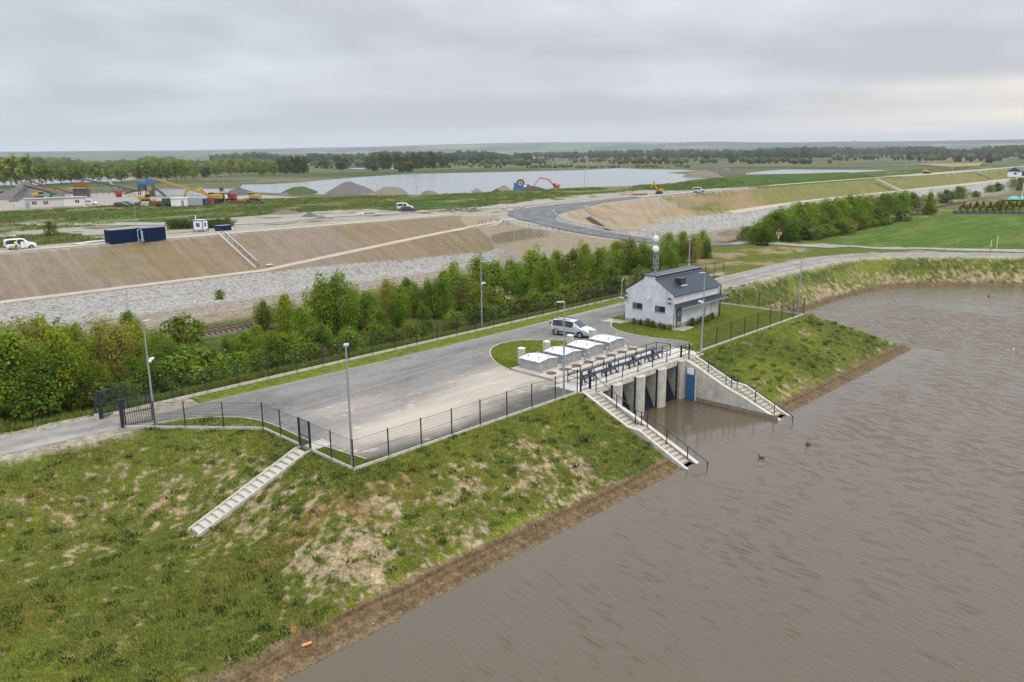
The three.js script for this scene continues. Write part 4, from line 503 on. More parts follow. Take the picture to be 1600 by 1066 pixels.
// ---------------------------------------------------------------- the pump house
{
  const t = thing('pump_house', 'light grey rendered pump house with dark sheet metal roof', 'building'), x0 = 71.0, x1 = 80.2, zb = -51.35, zf = -45.15, zm = (zb + zf) / 2;
  const gable = [[zb, -0.3], [zf, -0.3], [zf, 3.58], [zm + 0.78, 5.0], [zm + 0.62, 5.36], [zm - 0.62, 5.36], [zm - 0.78, 5.0], [zb, 3.58]];
  const wall = part(t, 'wall', sideG(gable, x0, x1), M.plaster);
  new MB().box(x0 - 0.012, 0.16, zm, 0.03, 0.5, zf - zb - 0.02).box((x0 + x1) / 2, 0.16, zf + 0.012, x1 - x0 - 0.02, 0.5, 0.03).to(t, 'base_course', M.concreteDark);
  const slope = (za, ya, zc, yc, name) => { // standing-seam sheets one by one
    const rf = new MB().beam([(x0 + x1) / 2, (ya + yc) / 2, (za + zc) / 2], [(x0 + x1) / 2, (ya + yc) / 2, (za + zc) / 2 + 0.001], 0.01, 0.01); const L = hypot(zc - za, yc - ya), ang = atan2(yc - ya, zc - za); const grp = part(t, name, new MB().box((x0 + x1) / 2, (ya + yc) / 2 - 0.0, (za + zc) / 2, x1 - x0 + 0.16, 0.06, L, 0, -ang).geo(), M.roof);
    const n = 20, w = (x1 - x0 + 0.16) / n; for (let i = 0; i < n; i++) { const x = x0 - 0.08 + (i + 0.5) * w; new MB().box(x, (ya + yc) / 2 + 0.038, (za + zc) / 2, w - 0.016, 0.016, L, 0, -ang).box(x + w / 2 - 0.008, (ya + yc) / 2 + 0.06, (za + zc) / 2, 0.016, 0.05, L, 0, -ang).to(grp, 'roof_sheet', M.roof); } return grp; };
  slope(zf + 0.28, 3.52, zm + 0.74, 5.1, 'roof'); slope(zb - 0.28, 3.52, zm - 0.74, 5.1, 'roof');
  const rb = new MB().box((x0 + x1) / 2, 5.41, zm, x1 - x0 + 0.2, 0.08, 1.62).to(t, 'ridge_cap', M.roof); new MB().box((x0 + x1) / 2, 5.44, zm + 0.80, x1 - x0 + 0.22, 0.05, 0.05).to(rb, 'ridge_edge', M.galv);
  const lv = new MB(); lv.box((x0 + x1) / 2, 5.2, zm + 0.68, x1 - x0 - 0.1, 0.30, 0.05); const lo = lv.to(t, 'ridge_louvre', M.navy); for (let x = x0 + 0.2; x < x1; x += 0.31) new MB().box(x, 5.2, zm + 0.715, 0.06, 0.3, 0.03).to(lo, 'slat', M.roof);
  const ch = new MB().bev(74.0, 4.52, -46.3, 1.0, 0.9, 0.75, 0.03).to(t, 'roof_vent', M.roof); new MB().box(74.0, 5.0, -46.3, 1.16, 0.08, 0.9).to(ch, 'vent_cap', M.navy); new MB().box(74.0, 4.24, -45.86, 1.1, 0.06, 0.25, 0, 0.5).to(ch, 'flashing', M.galv);
  // windows in the gable
  for (const z of [-49.75, -46.82]) { const w = new MB().box(x0 - 0.01, 1.95, z, 0.06, 0.62, 1.26).to(t, 'window', M.anthracite); new MB().box(x0 - 0.035, 1.95, z, 0.03, 0.5, 1.14).to(w, 'pane', M.glass); new MB().box(x0 - 0.055, 1.95, z, 0.02, 0.5, 0.05).to(w, 'mullion', M.anthracite); for (let i = 0; i < 6; i++) new MB().box(x0 - 0.056, 1.74 + i * 0.085, z - 0.3, 0.012, 0.03, 0.5).to(w, 'blind_slat', M.grey); new MB().box(x0 - 0.05, 1.62, z, 0.12, 0.04, 1.34).to(w, 'sill', M.galv); }
  new MB().bev(x0 - 0.12, 2.98, -48.25, 0.22, 0.34, 0.24, 0.02).to(t, 'junction_box', M.white);
  // side wall: canopy, door, vent, panel
  const cn = new MB().box(75.75, 2.46, zf + 0.45, 9.3, 0.08, 1.15, 0, 0.28).to(t, 'canopy', M.roof); new MB().box(75.75, 2.28, zf + 1.02, 9.5, 0.1, 0.1).to(cn, 'gutter', M.galv); for (let i = 0; i < 22; i++) new MB().box(71.3 + i * 0.42, 2.52, zf + 0.45, 0.02, 0.05, 1.13, 0, 0.28).to(cn, 'seam', M.roof);
  const d = new MB().box(72.0, 1.02, zf + 0.01, 1.08, 2.1, 0.08).to(t, 'door', std([0.09, 0.095, 0.105], 0.5)); new MB().box(72.05, 1.55, zf + 0.06, 0.66, 0.5, 0.03).to(d, 'upper_panel', M.grey); new MB().box(72.05, 0.45, zf + 0.06, 0.66, 0.42, 0.03).to(d, 'lower_grille', M.grey); new MB().box(71.58, 1.0, zf + 0.08, 0.05, 0.14, 0.06).to(d, 'handle', M.galv);
  new MB().bev(77.3, 0.95, zf + 0.02, 0.42, 0.85, 0.08, 0.01).to(t, 'meter_box', M.grey); new MB().bev(79.3, 1.15, zf + 0.02, 1.4, 1.35, 0.08, 0.01).to(t, 'wall_panel', std([0.62, 0.61, 0.58], 0.8, { map: paintMap })); new MB().box(79.3, 1.9, zf + 0.1, 1.5, 0.05, 0.16).to(t, 'panel_hood', M.galv);
  new MB().cyl(80.28, 0, zf + 0.2, 0.06, 3.4, 8).bar([80.28, 3.4, zf + 0.2], [80.28, 3.5, zf + 0.28], 0.06, 8).to(t, 'downpipe', M.black); new MB().box(71.05, 0.9, zf + 0.05, 0.03, 1.4, 0.05).to(t, 'conduit', M.black);
  for (const [z, s] of [[zf - 0.3, 1], [zb + 0.25, -1]]) for (const y of [2.75, 3.25]) { const f = new MB().box(x0 - 0.2, y, z, 0.36, 0.05, 0.05).to(t, 'floodlight_arm', M.galv); new MB().bev(x0 - 0.34, y, z, 0.16, 0.2, 0.32, 0.02).to(f, 'floodlight', M.steelDark); }
  new MB().cyl(x0 - 0.25, 2.6, zf - 0.75, 0.035, 1.4, 8).box(x0 - 0.13, 2.8, zf - 0.75, 0.24, 0.04, 0.04).box(x0 - 0.13, 3.4, zf - 0.75, 0.24, 0.04, 0.04).to(t, 'antenna_pole', M.galv);
  new MB().box(x0 - 0.1, 2.6, zb - 0.3, 0.5, 0.05, 0.7).to(t, 'rear_canopy', M.galv); new MB().cyl(x0 - 0.05, 0, zb - 0.4, 0.04, 2.6, 8).to(t, 'rear_canopy_post', M.galv);
}
{ // lattice mast with two dish antennas on the roof ridge
  const t = thing('antenna_mast', 'white lattice mast with two round dish antennas on the pump house ridge', 'antenna mast', [72.2, 5.4, -48.35]), w = 0.21, h = 4.7, y0 = 0.75;
  const c = [[-w, -w], [w, -w], [w, w], [-w, w]], m = new MB(); for (const [x, z] of c) m.bar([x, y0, z], [x, h, z], 0.028, 6).bar([0, 0, 0], [x, y0, z], 0.03, 6); m.to(t, 'leg', M.galv).name = 'legs'; 
  const b = new MB(); for (let y = y0, k = 0; y < h - 0.3; y += 0.46, k++) for (let i = 0; i < 4; i++) { const [xa, za] = c[i], [xb, zb] = c[(i + 1) % 4]; b.bar([xa, y, za], [xb, y, zb], 0.014, 4).bar(k % 2 ? [xa, y, za] : [xb, y, zb], k % 2 ? [xb, y + 0.46, zb] : [xa, y + 0.46, za], 0.014, 4); } b.to(t, 'lattice', M.galv).userData.kind = 'stuff';
  const dish = (y, dx, dz, r, turn) => { const g = new THREE.LatheGeometry([[0.001, 0.28], [0.12, 0.28], [0.16, 0.16], [r * 0.6, 0.10], [r, 0.0], [r, -0.22], [r * 0.92, -0.27], [0.001, -0.32]].map(([x, q]) => new THREE.Vector2(x, q)), 20); g.rotateX(-PI / 2); const p = part(t, 'dish', g, M.white); p.position.set(dx, y, dz); p.rotation.y = turn; const a = new MB().bar([0, 0, -0.2], [0, 0, -0.55], 0.05, 6); a.to(p, 'bracket', M.galv); };
  dish(3.95, -0.55, 0.28, 0.32, -0.9); dish(2.85, -0.55, 0.22, 0.34, -0.4);
  new MB().bar([0, h - 0.1, 0], [0.45, h - 0.1, 0.1], 0.03, 6).bar([0.45, h - 0.3, 0.1], [0.45, h + 0.25, 0.1], 0.03, 6).to(t, 'rod_antenna', M.galv);
}
// ---------------------------------------------------------------- vehicles: a lofted body, split into panels and panes
function vehicle(o) { // o.st: [x, yLow, yBelt, yRoof, wBelt, wRoof]; glass ranges along x
  const t = thing(o.name, o.label, o.category, o.pos, o.turn, o.group), S = o.st, n = S.length;
  const ring = ([x, yl, yb, yr, wb, wr]) => [[x, yl, 0], [x, yl, wb * 0.9], [x, yl + 0.14, wb], [x, lerp(yl, yb, 0.62), wb * 1.02], [x, yb, wb * 0.97], [x, lerp(yb, yr, 0.9), wr * 1.02], [x, yr, wr * 0.82], [x, yr + 0.015, 0]];
  const body = [], glass = [], put = (L, a, b, c, d) => L.push(...a, ...b, ...c, ...a, ...c, ...d), inr = (x0, x1, R) => R.some(([a, b]) => x0 >= a - 1e-4 && x1 <= b + 1e-4);
  const panes = {};
  for (let i = 0; i + 1 < n; i++) { const A = ring(S[i]), B = ring(S[i + 1]); for (let j = 0; j < 7; j++) for (const s of [1, -1]) { const f = (p) => [p[0], p[1], p[2] * s]; const q = [f(A[j]), f(B[j]), f(B[j + 1]), f(A[j + 1])]; if (s > 0) q.reverse(); let k = null; if (j === 4 && inr(S[i][0], S[i + 1][0], o.side)) k = 'side_window'; if (j === 6 || j === 5) { if (inr(S[i][0], S[i + 1][0], [o.screen])) k = 'windscreen'; if (o.rear && inr(S[i][0], S[i + 1][0], [o.rear])) k = 'rear_window'; } put(k ? (panes[k] ??= []) : body, ...q); } }
  for (const [e, r] of [[0, 1], [n - 1, -1]]) { const A = ring(S[e]); for (let j = 1; j < 7; j++) for (const s of [1, -1]) { const f = (p) => [p[0], p[1], p[2] * s], q = [f(A[0]), f(A[j]), f(A[j + 1])]; if (s * r < 0) q.reverse(); body.push(...q[0], ...q[1], ...q[2]); } }
  const mk = (P, crease) => { let g = new THREE.BufferGeometry(); g.setAttribute('position', new THREE.Float32BufferAttribute(P, 3)); g.computeVertexNormals(); g = toCreasedNormals(g, crease); g.setAttribute('uv', new THREE.Float32BufferAttribute(new Float32Array(P.length / 3 * 2), 2)); return g; };
  const bd = part(t, 'body', mk(body, 0.6), o.paint); for (const k of Object.keys(panes)) part(t, k, mk(panes[k], 0.3), M.glass);
  for (const x of o.pillars ?? []) for (const s of [1, -1]) { const q = S.find((r) => r[0] >= x) ?? S[n - 1]; new MB().beam([x, q[2], s * (q[4] * 0.97 + 0.012)], [x - 0.02, lerp(q[2], q[3], 0.9), s * (q[5] * 1.02 + 0.012)], 0.03, 0.07).to(bd, 'pillar', o.pillarMat ?? M.black); }
  for (const x of o.axles) for (const s of [1, -1]) { const w = part(t, 'wheel', new THREE.CylinderGeometry(o.wr, o.wr, 0.22, 20).rotateX(PI / 2), M.tyre); w.position.set(x, o.wr, s * (o.track - 0.1)); new MB().add(new THREE.CylinderGeometry(o.wr * 0.66, o.wr * 0.66, 0.23, 12).rotateX(PI / 2)).to(w, 'rim', M.rim); const hole = new MB(); for (let k = 0; k < 5; k++) hole.add(new THREE.CylinderGeometry(o.wr * 0.13, o.wr * 0.13, 0.236, 6).rotateX(PI / 2), new THREE.Matrix4().makeTranslation(cos(k * 1.257) * o.wr * 0.42, sin(k * 1.257) * o.wr * 0.42, 0)); hole.to(w, 'rim_openings', M.black).userData.kind = 'stuff';
    const ar = part(bd, 'wheel_arch', new THREE.TorusGeometry(o.wr * 1.1, 0.05, 6, 16, PI), M.black); ar.position.set(x, o.wr, s * (o.track + 0.0)); }
  const F = S[n - 1], R = S[0];
  for (const s of [1, -1]) { new MB().bev(F[0] - 0.22, F[2] + 0.0, s * F[4] * 0.78, 0.4, 0.18, 0.26, 0.04, s * -0.35).to(t, 'headlight', M.lamp); new MB().box(R[0] + 0.04, R[2] + 0.15, s * R[4] * 0.92, 0.1, 0.5, 0.14).to(t, 'tail_light', M.lensRed); new MB().bev(o.mirror[0], o.mirror[1], s * (o.track + 0.12), 0.12, 0.16, 0.22, 0.03).to(t, 'mirror', o.paint); }
  new MB().bev(F[0] - 0.02, F[1] + 0.13, 0, 0.12, 0.22, F[4] * 1.5, 0.03).to(t, 'front_bumper', M.black); new MB().bev(R[0] + 0.0, R[1] + 0.12, 0, 0.12, 0.22, R[4] * 1.7, 0.03).to(t, 'rear_bumper', o.bumper ?? M.black); new MB().box(F[0] - 0.05, F[1] + 0.36, 0, 0.08, 0.14, F[4] * 1.0).to(t, 'grille', M.black);
  if (o.rails) for (const s of [1, -1]) new MB().beam([o.rails[0], o.rails[2], s * o.rails[3]], [o.rails[1], o.rails[2], s * o.rails[3]], 0.04, 0.06).to(t, 'roof_rail', M.black);
  return t;
}
const silver = std([0.56, 0.57, 0.60], 0.28, { metalness: 0.45 }), carWhite = std([0.74, 0.74, 0.74], 0.3), carDark = std([0.03, 0.037, 0.05], 0.25), carLight = std([0.42, 0.52, 0.58], 0.3);
const MPV = [[0, 0.38, 0.95, 0.98, 0.78, 0.66], [0.08, 0.3, 0.98, 1.2, 0.83, 0.66], [0.32, 0.24, 0.99, 1.58, 0.86, 0.64], [0.55, 0.22, 0.99, 1.62, 0.87, 0.63], [1.45, 0.2, 0.98, 1.66, 0.875, 0.63], [1.55, 0.2, 0.98, 1.66, 0.875, 0.63], [2.45, 0.2, 0.96, 1.62, 0.875, 0.62], [2.75, 0.2, 0.96, 1.56, 0.875, 0.60], [3.55, 0.22, 0.97, 1.03, 0.86, 0.70], [4.1, 0.26, 0.88, 0.94, 0.82, 0.68], [4.38, 0.3, 0.72, 0.78, 0.74, 0.6], [4.5, 0.34, 0.58, 0.62, 0.62, 0.5]];
{
  const a = at(868.4, 523.9, 0), b = at(905.5, 529.1, 0); // rear and front wheel of the near side
  const t = vehicle({ name: 'parked_car', label: 'silver estate car with roof rails parked behind the chambers', category: 'car', st: MPV, pos: [0, 0.012, 0], turn: 0, paint: silver, side: [[0.32, 1.45], [1.55, 2.45], [2.45, 2.75]], screen: [2.75, 3.55], rear: [0.08, 0.32], axles: [0.78, 3.6], wr: 0.32, track: 0.87, mirror: [2.95, 1.05], pillars: [1.5, 2.42, 0.95], rails: [0.6, 2.3, 1.70, 0.56], bumper: silver });
  const ang = atan2(b.z - a.z, b.x - a.x); t.rotation.y = -ang; const off = new THREE.Vector3(0.78, 0, 0.87).applyAxisAngle(new THREE.Vector3(0, 1, 0), -ang); t.position.set(a.x - off.x, 0.012, a.z - off.z);
  for (const x of [1.2, 2.2]) for (const s of [1, -1]) new MB().box(x, 0.86, s * 0.9, 0.2, 0.04, 0.03).to(t, 'door_handle', silver);
  new MB().box(2.0, 0.45, 0.90, 2.0, 0.12, 0.03).to(t, 'sill_trim', M.black);
}
// ---------------------------------------------------------------- trees and shrubs
const leafMat = new THREE.MeshPhysicalMaterial({ roughness: 1, specularIntensity: 0.1, transmission: 0.42, thickness: 0, vertexColors: true, side: THREE.DoubleSide }), leafMats = [[1, 1, 1], [0.82, 0.90, 0.85], [1.14, 1.02, 0.85], [0.92, 0.86, 0.8], [1.02, 1.08, 1.0]].map((c) => { const m = leafMat.clone(); m.color.setRGB(...c); return m; }), barkMat = std([0.10, 0.085, 0.065], 0.95);
function crownGeo(seed, o) { // leaf sprays spread through uneven lobes; o: h, r, base, n, size, colours
  const r = rng(seed), lobes = [], P = [], N = [], Cc = [], I = [], U = []; const nl = o.lobes ?? 15;
  for (let i = 0; i < nl; i++) { const t = lerp(o.base, 0.9, (i + r() * 0.8) / nl), prof = o.shape === 'cone' ? (1 - t) * 1.15 + 0.08 : o.shape === 'round' ? sqrt(max(0.05, 1 - pow((t - 0.5) * 1.9, 2)))   : 0.62 + 0.42 * sin(PI * clamp(t * 1.05)) - 0.35 * sst(0.72, 1, t), a = i * 2.4 + r() * 1.2, q = o.r * prof * (0.25 + 0.55 * r()); lobes.push([cos(a) * q, t * o.h, sin(a) * q, o.r * prof * (0.34 + 0.28 * r()), (0.34 + 0.3 * r()) * o.r * (o.tall ?? 1.2), r()]); }
  lobes.push([0, o.h * 0.86, 0, o.r * 0.26, o.h * 0.14, r()]);
  const v = new THREE.Vector3(), nn = new THREE.Vector3(), e1 = new THREE.Vector3(), e2 = new THREE.Vector3();
  for (let i = 0; i < o.n; i++) {
    const L = lobes[floor(r() * lobes.length)]; v.set(r() * 2 - 1, r() * 2 - 1, r() * 2 - 1); if (v.lengthSq() > 1) { i--; continue; } const len = v.length(), rad = pow(len, 0.45) * (r() < 0.12 ? 1.18 + 0.25 * r() : 1); v.normalize();
    const x = L[0] + v.x * L[3] * rad, y = max(0.05, L[1] + v.y * L[4] * rad), z = L[2] + v.z * L[3] * rad;
    nn.set(v.x + (r() - 0.5) * 1.1, v.y + 0.35 + (r() - 0.5) * 1.1, v.z + (r() - 0.5) * 1.1).normalize(); e1.set(r() - 0.5, r() - 0.5, r() - 0.5).cross(nn).normalize(); e2.crossVectors(nn, e1); const s = o.size * (0.55 + 0.9 * r()), w = s * (0.45 + 0.3 * r());
    const k = P.length / 3; for (const [a, b] of [[-s, 0], [0, -w], [s, 0], [0, w]]) { const bend = a * a * -0.25 / s; P.push(x + e1.x * a + e2.x * b + nn.x * bend, y + e1.y * a + e2.y * b + nn.y * bend, z + e1.z * a + e2.z * b + nn.z * bend); N.push(nn.x, nn.y, nn.z); U.push(0, 0); }
    let c = mixc(o.c1, o.c2, clamp(L[5] * 0.7 + 0.5 * (r() - 0.2))); if (o.flower && L[5] > 0.45 && r() < o.flower && v.y > -0.2) c = [0.62, 0.62, 0.52]; const kk = 0.75 + 0.5 * r(); for (let q = 0; q < 4; q++) Cc.push(c[0] * kk, c[1] * kk, c[2] * kk); I.push(k, k + 1, k + 2, k, k + 2, k + 3);
  }
  const g = new THREE.BufferGeometry(); g.setAttribute('position', new THREE.Float32BufferAttribute(P, 3)); g.setAttribute('normal', new THREE.Float32BufferAttribute(N, 3)); g.setAttribute('color', new THREE.Float32BufferAttribute(Cc, 3)); g.setIndex(I); g.userData.lobes = lobes; return g;
}
function trunkGeo(seed, o, lobes) { const m = new MB(), r = rng(seed + 9), stems = o.stems ?? 1; for (let s = 0; s < stems; s++) { const bx = stems > 1 ? (r() - 0.5) * o.r * 0.5 : 0, bz = stems > 1 ? (r() - 0.5) * o.r * 0.5 : 0; m.bar([bx, -0.3, bz], [bx * 1.5, o.h * 0.45, bz * 1.5], o.h * 0.018, 7, o.h * 0.011).bar([bx * 1.5, o.h * 0.45, bz * 1.5], [bx * 0.8, o.h * 0.88, bz * 0.8], o.h * 0.011, 6, o.h * 0.003); } for (const L of lobes) { const y = max(o.h * 0.08, L[1] - hypot(L[0], L[2]) * 0.9); m.bar([0, min(y, o.h * 0.8), 0], [L[0], L[1], L[2]], o.h * 0.007, 4, o.h * 0.002); } return m.geo(); }
const KIND = {
  ash: { h: 8, r: 2.3, base: 0.12, n: 5800, size: 0.125, lobes: 20, c1: [0.139, 0.210, 0.019], c2: [0.280, 0.354, 0.033], tall: 1.5 },
  maple: { h: 7, r: 2.5, base: 0.1, n: 5800, size: 0.125, lobes: 18, c1: [0.106, 0.172, 0.016], c2: [0.235, 0.310, 0.028], stems: 3 },
  willow: { h: 7, r: 2.5, base: 0.15, n: 4600, size: 0.11, lobes: 22, c1: [0.174, 0.188, 0.039], c2: [0.334, 0.321, 0.068], stems: 4, tall: 1.4 },
  alder: { h: 6, r: 2.1, base: 0.06, n: 4600, size: 0.12, lobes: 15, c1: [0.079, 0.133, 0.015], c2: [0.165, 0.232, 0.025], stems: 3 },
  shrub: { h: 2.6, r: 1.7, base: 0.05, n: 1400, size: 0.125, lobes: 12, c1: [0.106, 0.161, 0.019], c2: [0.227, 0.289, 0.033], shape: 'round', stems: 3, tall: 0.8 },
  darkshrub: { h: 2.4, r: 1.7, base: 0.05, n: 1300, size: 0.125, lobes: 12, c1: [0.069, 0.104, 0.016], c2: [0.160, 0.182, 0.033], shape: 'round', stems: 3, tall: 0.8 },
  hawthorn: { h: 4, r: 2.0, base: 0.1, n: 2600, size: 0.12, lobes: 14, c1: [0.120, 0.161, 0.025], c2: [0.214, 0.256, 0.041], shape: 'round', flower: 0.45, stems: 3, tall: 0.9 },
  fartree: { h: 16, r: 6.5, base: 0.34, n: 820, size: 0.85, lobes: 12, c1: [0.139, 0.182, 0.022], c2: [0.294, 0.321, 0.036], shape: 'round' },
  fardark: { h: 16, r: 5, base: 0.15, n: 760, size: 0.95, lobes: 12, c1: [0.079, 0.099, 0.025], c2: [0.146, 0.154, 0.036], tall: 1.6 },
  thuja: { h: 1.7, r: 0.55, base: 0.0, n: 420, size: 0.12, lobes: 8, c1: [0.146, 0.139, 0.022], c2: [0.348, 0.226, 0.030], shape: 'cone' },
};
const protos = {}; let seedN = 100;
for (const [k, o] of Object.entries(KIND)) protos[k] = Array.from({ length: ['shrub', 'thuja', 'hawthorn', 'darkshrub'].includes(k) ? 2 : 3 }, () => { const s = seedN++, cg = crownGeo(s, o); return { cg, tg: trunkGeo(s, o, cg.userData.lobes) }; });
const tr = rng(2024);
function tree(kind, x, z, h, label, group, o = {}) {
  const K = KIND[kind], p = protos[kind][floor(tr() * protos[kind].length)], y = o.y ?? ground(x, z), s = h / K.h, w = s * (o.wide ?? (0.95 + 0.4 * tr()));
  const nm = o.name ?? { thuja: 'thuja', shrub: 'shrub', darkshrub: 'shrub', hawthorn: 'blossoming_shrub' }[kind] ?? 'leafy_tree';
  const t = thing(nm, label, /shrub/.test(nm) ? 'shrub' : nm === 'thuja' ? 'thuja' : 'tree', [x, y, z], tr() * 6.28, group); part(t, 'crown', p.cg, leafMats[floor(tr() * 5)]); part(t, 'trunk', p.tg, barkMat); t.scale.set(w, s, w); return t;
}
// a tree whose top is seen at (px, top) when it stands on the line z
function treeAt(kind, px, top, z, label, group, o = {}) { const d = at(px, top, -200), k = z / d.z, x = d.x * k, y = CAM_Y + (-200 - CAM_Y) * k, g = ground(x, z); return tree(kind, x, z, max(1.2, (y - g) * 0.87 * (o.boost ?? 1)), label, group, o); }
const BELT = 'leafy trees of the belt behind the long fence';
[['ash', -30, 498, -70], ['maple', 8, 500, -69], ['willow', 25, 488, -73], ['ash', 58, 481, -75, 'tallest leafy tree at the left end of the belt'], ['maple', 85, 500, -68], ['alder', 62, 545, -67], ['ash', 108, 494, -74], ['alder', 110, 560, -67],
  ['willow', 152, 486, -76, 'pale feathery tree at the left of the belt, stones showing through'], ['willow', 178, 494, -73], ['alder', 150, 560, -66], ['ash', 206, 492, -77, 'narrow bright tree behind the lamp by the road gate'], ['alder', 205, 545, -67], ['maple', 240, 511, -72], ['alder', 262, 524, -69], ['maple', 284, 530, -70], ['alder', 30, 570, -67], ['alder', 240, 560, -66],
  ['shrub', 312, 545, -68], ['alder', 330, 540, -68], ['alder', 352, 522, -70], ['maple', 378, 512, -70], ['ash', 398, 500, -72], ['ash', 440, 450, -75, 'bright green tree left of the tallest tree in the middle of the belt'], ['maple', 468, 470, -70], ['ash', 500, 425, -74], ['ash', 522, 413, -73, 'tallest bright green tree in the middle of the belt'], ['ash', 545, 440, -77], ['maple', 425, 510, -67], ['alder', 500, 500, -66],
  ['maple', 572, 445, -74], ['willow', 602, 428, -78], ['maple', 622, 446, -72], ['ash', 645, 436, -75], ['alder', 592, 480, -68], ['maple', 668, 432, -74], ['alder', 660, 470, -68], ['ash', 706, 400, -76, 'tall tree just left of the lamp behind the long fence'], ['maple', 690, 425, -72], ['willow', 726, 420, -73], ['ash', 745, 392, -78], ['maple', 772, 400, -74], ['alder', 745, 440, -68],
  ['ash', 800, 398, -76], ['ash', 830, 380, -77, 'tall bright tree in the right half of the belt, below the road bend'], ['maple', 852, 392, -72], ['alder', 820, 425, -68], ['ash', 872, 384, -76], ['maple', 896, 380, -74], ['ash', 915, 372, -78], ['maple', 938, 378, -73], ['alder', 890, 420, -67], ['ash', 962, 370, -77], ['maple', 984, 366, -76], ['alder', 955, 410, -67], ['ash', 1006, 372, -75], ['maple', 1024, 380, -73],
  ['ash', 1044, 357, -78], ['ash', 1066, 355, -77, 'bright upright tree right of the dish mast'], ['willow', 1084, 360, -75], ['ash', 1098, 354, -78, 'last tree of the belt beside the lamp behind the roof'], ['alder', 1106, 372, -76], ['maple', 1050, 385, -70], ['alder', 1000, 410, -67]].forEach(([k, px, top, z, lab]) => treeAt(k, px, top, z, lab ?? (k === 'willow' ? 'pale grey-green tree in the belt behind the long fence' : k === 'alder' ? 'low dark green tree in the belt behind the long fence' : 'bright green leafy tree in the belt behind the long fence'), lab ? undefined : BELT));
treeAt('hawthorn', 1000, 415, -66, 'white blossoming shrub left of the dish mast', undefined, { wide: 1.1 });
treeAt('hawthorn', 770, 445, -68, 'white blossoming shrub right of the lamp behind the fence');
treeAt('hawthorn', 938, 442, -65, 'small white blossoming shrub in front of the belt, left of the building', undefined, { wide: 0.7 });
treeAt('hawthorn', 40, 490, -78, 'white blossoming shrub among the leftmost belt trees');
treeAt('hawthorn', 105, 552, -68, 'small white blossoming shrub low in the left belt', undefined, { wide: 0.45, boost: 0.7 });
for (let i = 0; i < 64; i++) { const x = 2 + i * 1.45 + tr(), z = -63.0 - 3.2 * tr() - (i % 3 ? 0 : 3); if (x > 94) break; if (x < 20 && z > -66) continue; const dark = tr() < 0.5; tree(dark ? 'darkshrub' : 'shrub', x, z, 1.2 + 1.7 * tr(), dark ? 'dark green shrub at the foot of the tree belt' : 'light green shrub at the foot of the tree belt', 'shrubs at the foot of the tree belt'); }
for (let i = 0; i < 26; i++) { const x = 8 + i * 3.4 + 2 * tr(), z = -80 - 2 * tr(); if (i % 4 === 1) continue; tree(tr() < 0.5 ? 'alder' : 'shrub', x, z, 2.2 + 2.2 * tr(), 'green bush beside the railway track behind the belt', 'bushes beside the railway'); }
const NE = 'trees of the hedge row along the green field';
[['maple', 1178, 356, -80], ['ash', 1200, 336, -84], ['alder', 1196, 352, -78], ['maple', 1222, 328, -84], ['ash', 1244, 322, -86], ['maple', 1262, 318, -85], ['alder', 1240, 345, -77], ['ash', 1286, 316, -86], ['maple', 1305, 314, -84], ['alder', 1290, 340, -77], ['ash', 1322, 309, -86], ['maple', 1342, 308, -84], ['willow', 1362, 306, -86], ['alder', 1338, 330, -77], ['maple', 1380, 304, -85], ['willow', 1398, 302, -86], ['alder', 1372, 325, -77], ['ash', 1416, 300, -86], ['alder', 1402, 322, -78]].forEach(([k, px, top, z]) => treeAt(k, px, top, z, 'green tree in the hedge row along the bright field', NE, { wide: 1.5, boost: 1.2 }));
for (let i = 0; i < 26; i++) { const p = at(1176 + i * 9.4 + 3 * tr(), (i < 12 ? 377 - i * 0.2 : 374 - (i - 12) * 2.1) - 1, -1); tree(i % 3 ? 'shrub' : 'darkshrub', p.x, p.z - 1.5, 2 + 1.6 * tr(), 'green shrub at the foot of the field hedge row', 'shrubs at the foot of the hedge row', { wide: 1.3 }); }
[['maple', 1212, 332, -82], ['ash', 1232, 330, -80], ['maple', 1252, 322, -81], ['ash', 1274, 320, -81], ['maple', 1296, 316, -81], ['ash', 1314, 314, -82], ['maple', 1332, 310, -81], ['ash', 1352, 309, -82], ['maple', 1390, 305, -82], ['maple', 1410, 303, -81], ['alder', 1428, 303, -82]].forEach(([k, px, top, z]) => treeAt(k, px, top, z, 'green tree in the hedge row along the bright field', NE, { wide: 1.4, boost: 1.2 }));
treeAt('maple', 1455, 297, -78, 'round dense tree at the right end of the hedge row', undefined, { wide: 1.35 });
treeAt('hawthorn', 1275, 352, -74, 'white blossoming shrub in front of the hedge row near the crossing sign'); treeAt('hawthorn', 1418, 323, -75, 'greyish blossoming shrub in front of the hedge row'); treeAt('hawthorn', 1385, 328, -76, 'second greyish shrub in front of the hedge row', undefined);
[[1480, 300, -90], [1500, 294, -95], [1525, 300, -92], [1548, 291, -100], [1560, 288, -105], [1595, 280, -92]].forEach(([px, top, z], i) => treeAt(i % 2 ? 'maple' : 'alder', px, top, z, 'green bush beyond the hedge of small thujas', 'bushes beyond the thuja hedge', { wide: 2.3, boost: 1.35 }));
for (let i = 0; i < 24; i++) { const p = at(1500 + i * 5.2, 331 - 0.15 * i - (i % 2) * 5, -1); tree('thuja', p.x, p.z, 1.5 + 0.9 * tr(), 'small yellowish thuja in the garden hedge beyond the field', 'thujas in the garden hedge', { wide: 1.6 }); }
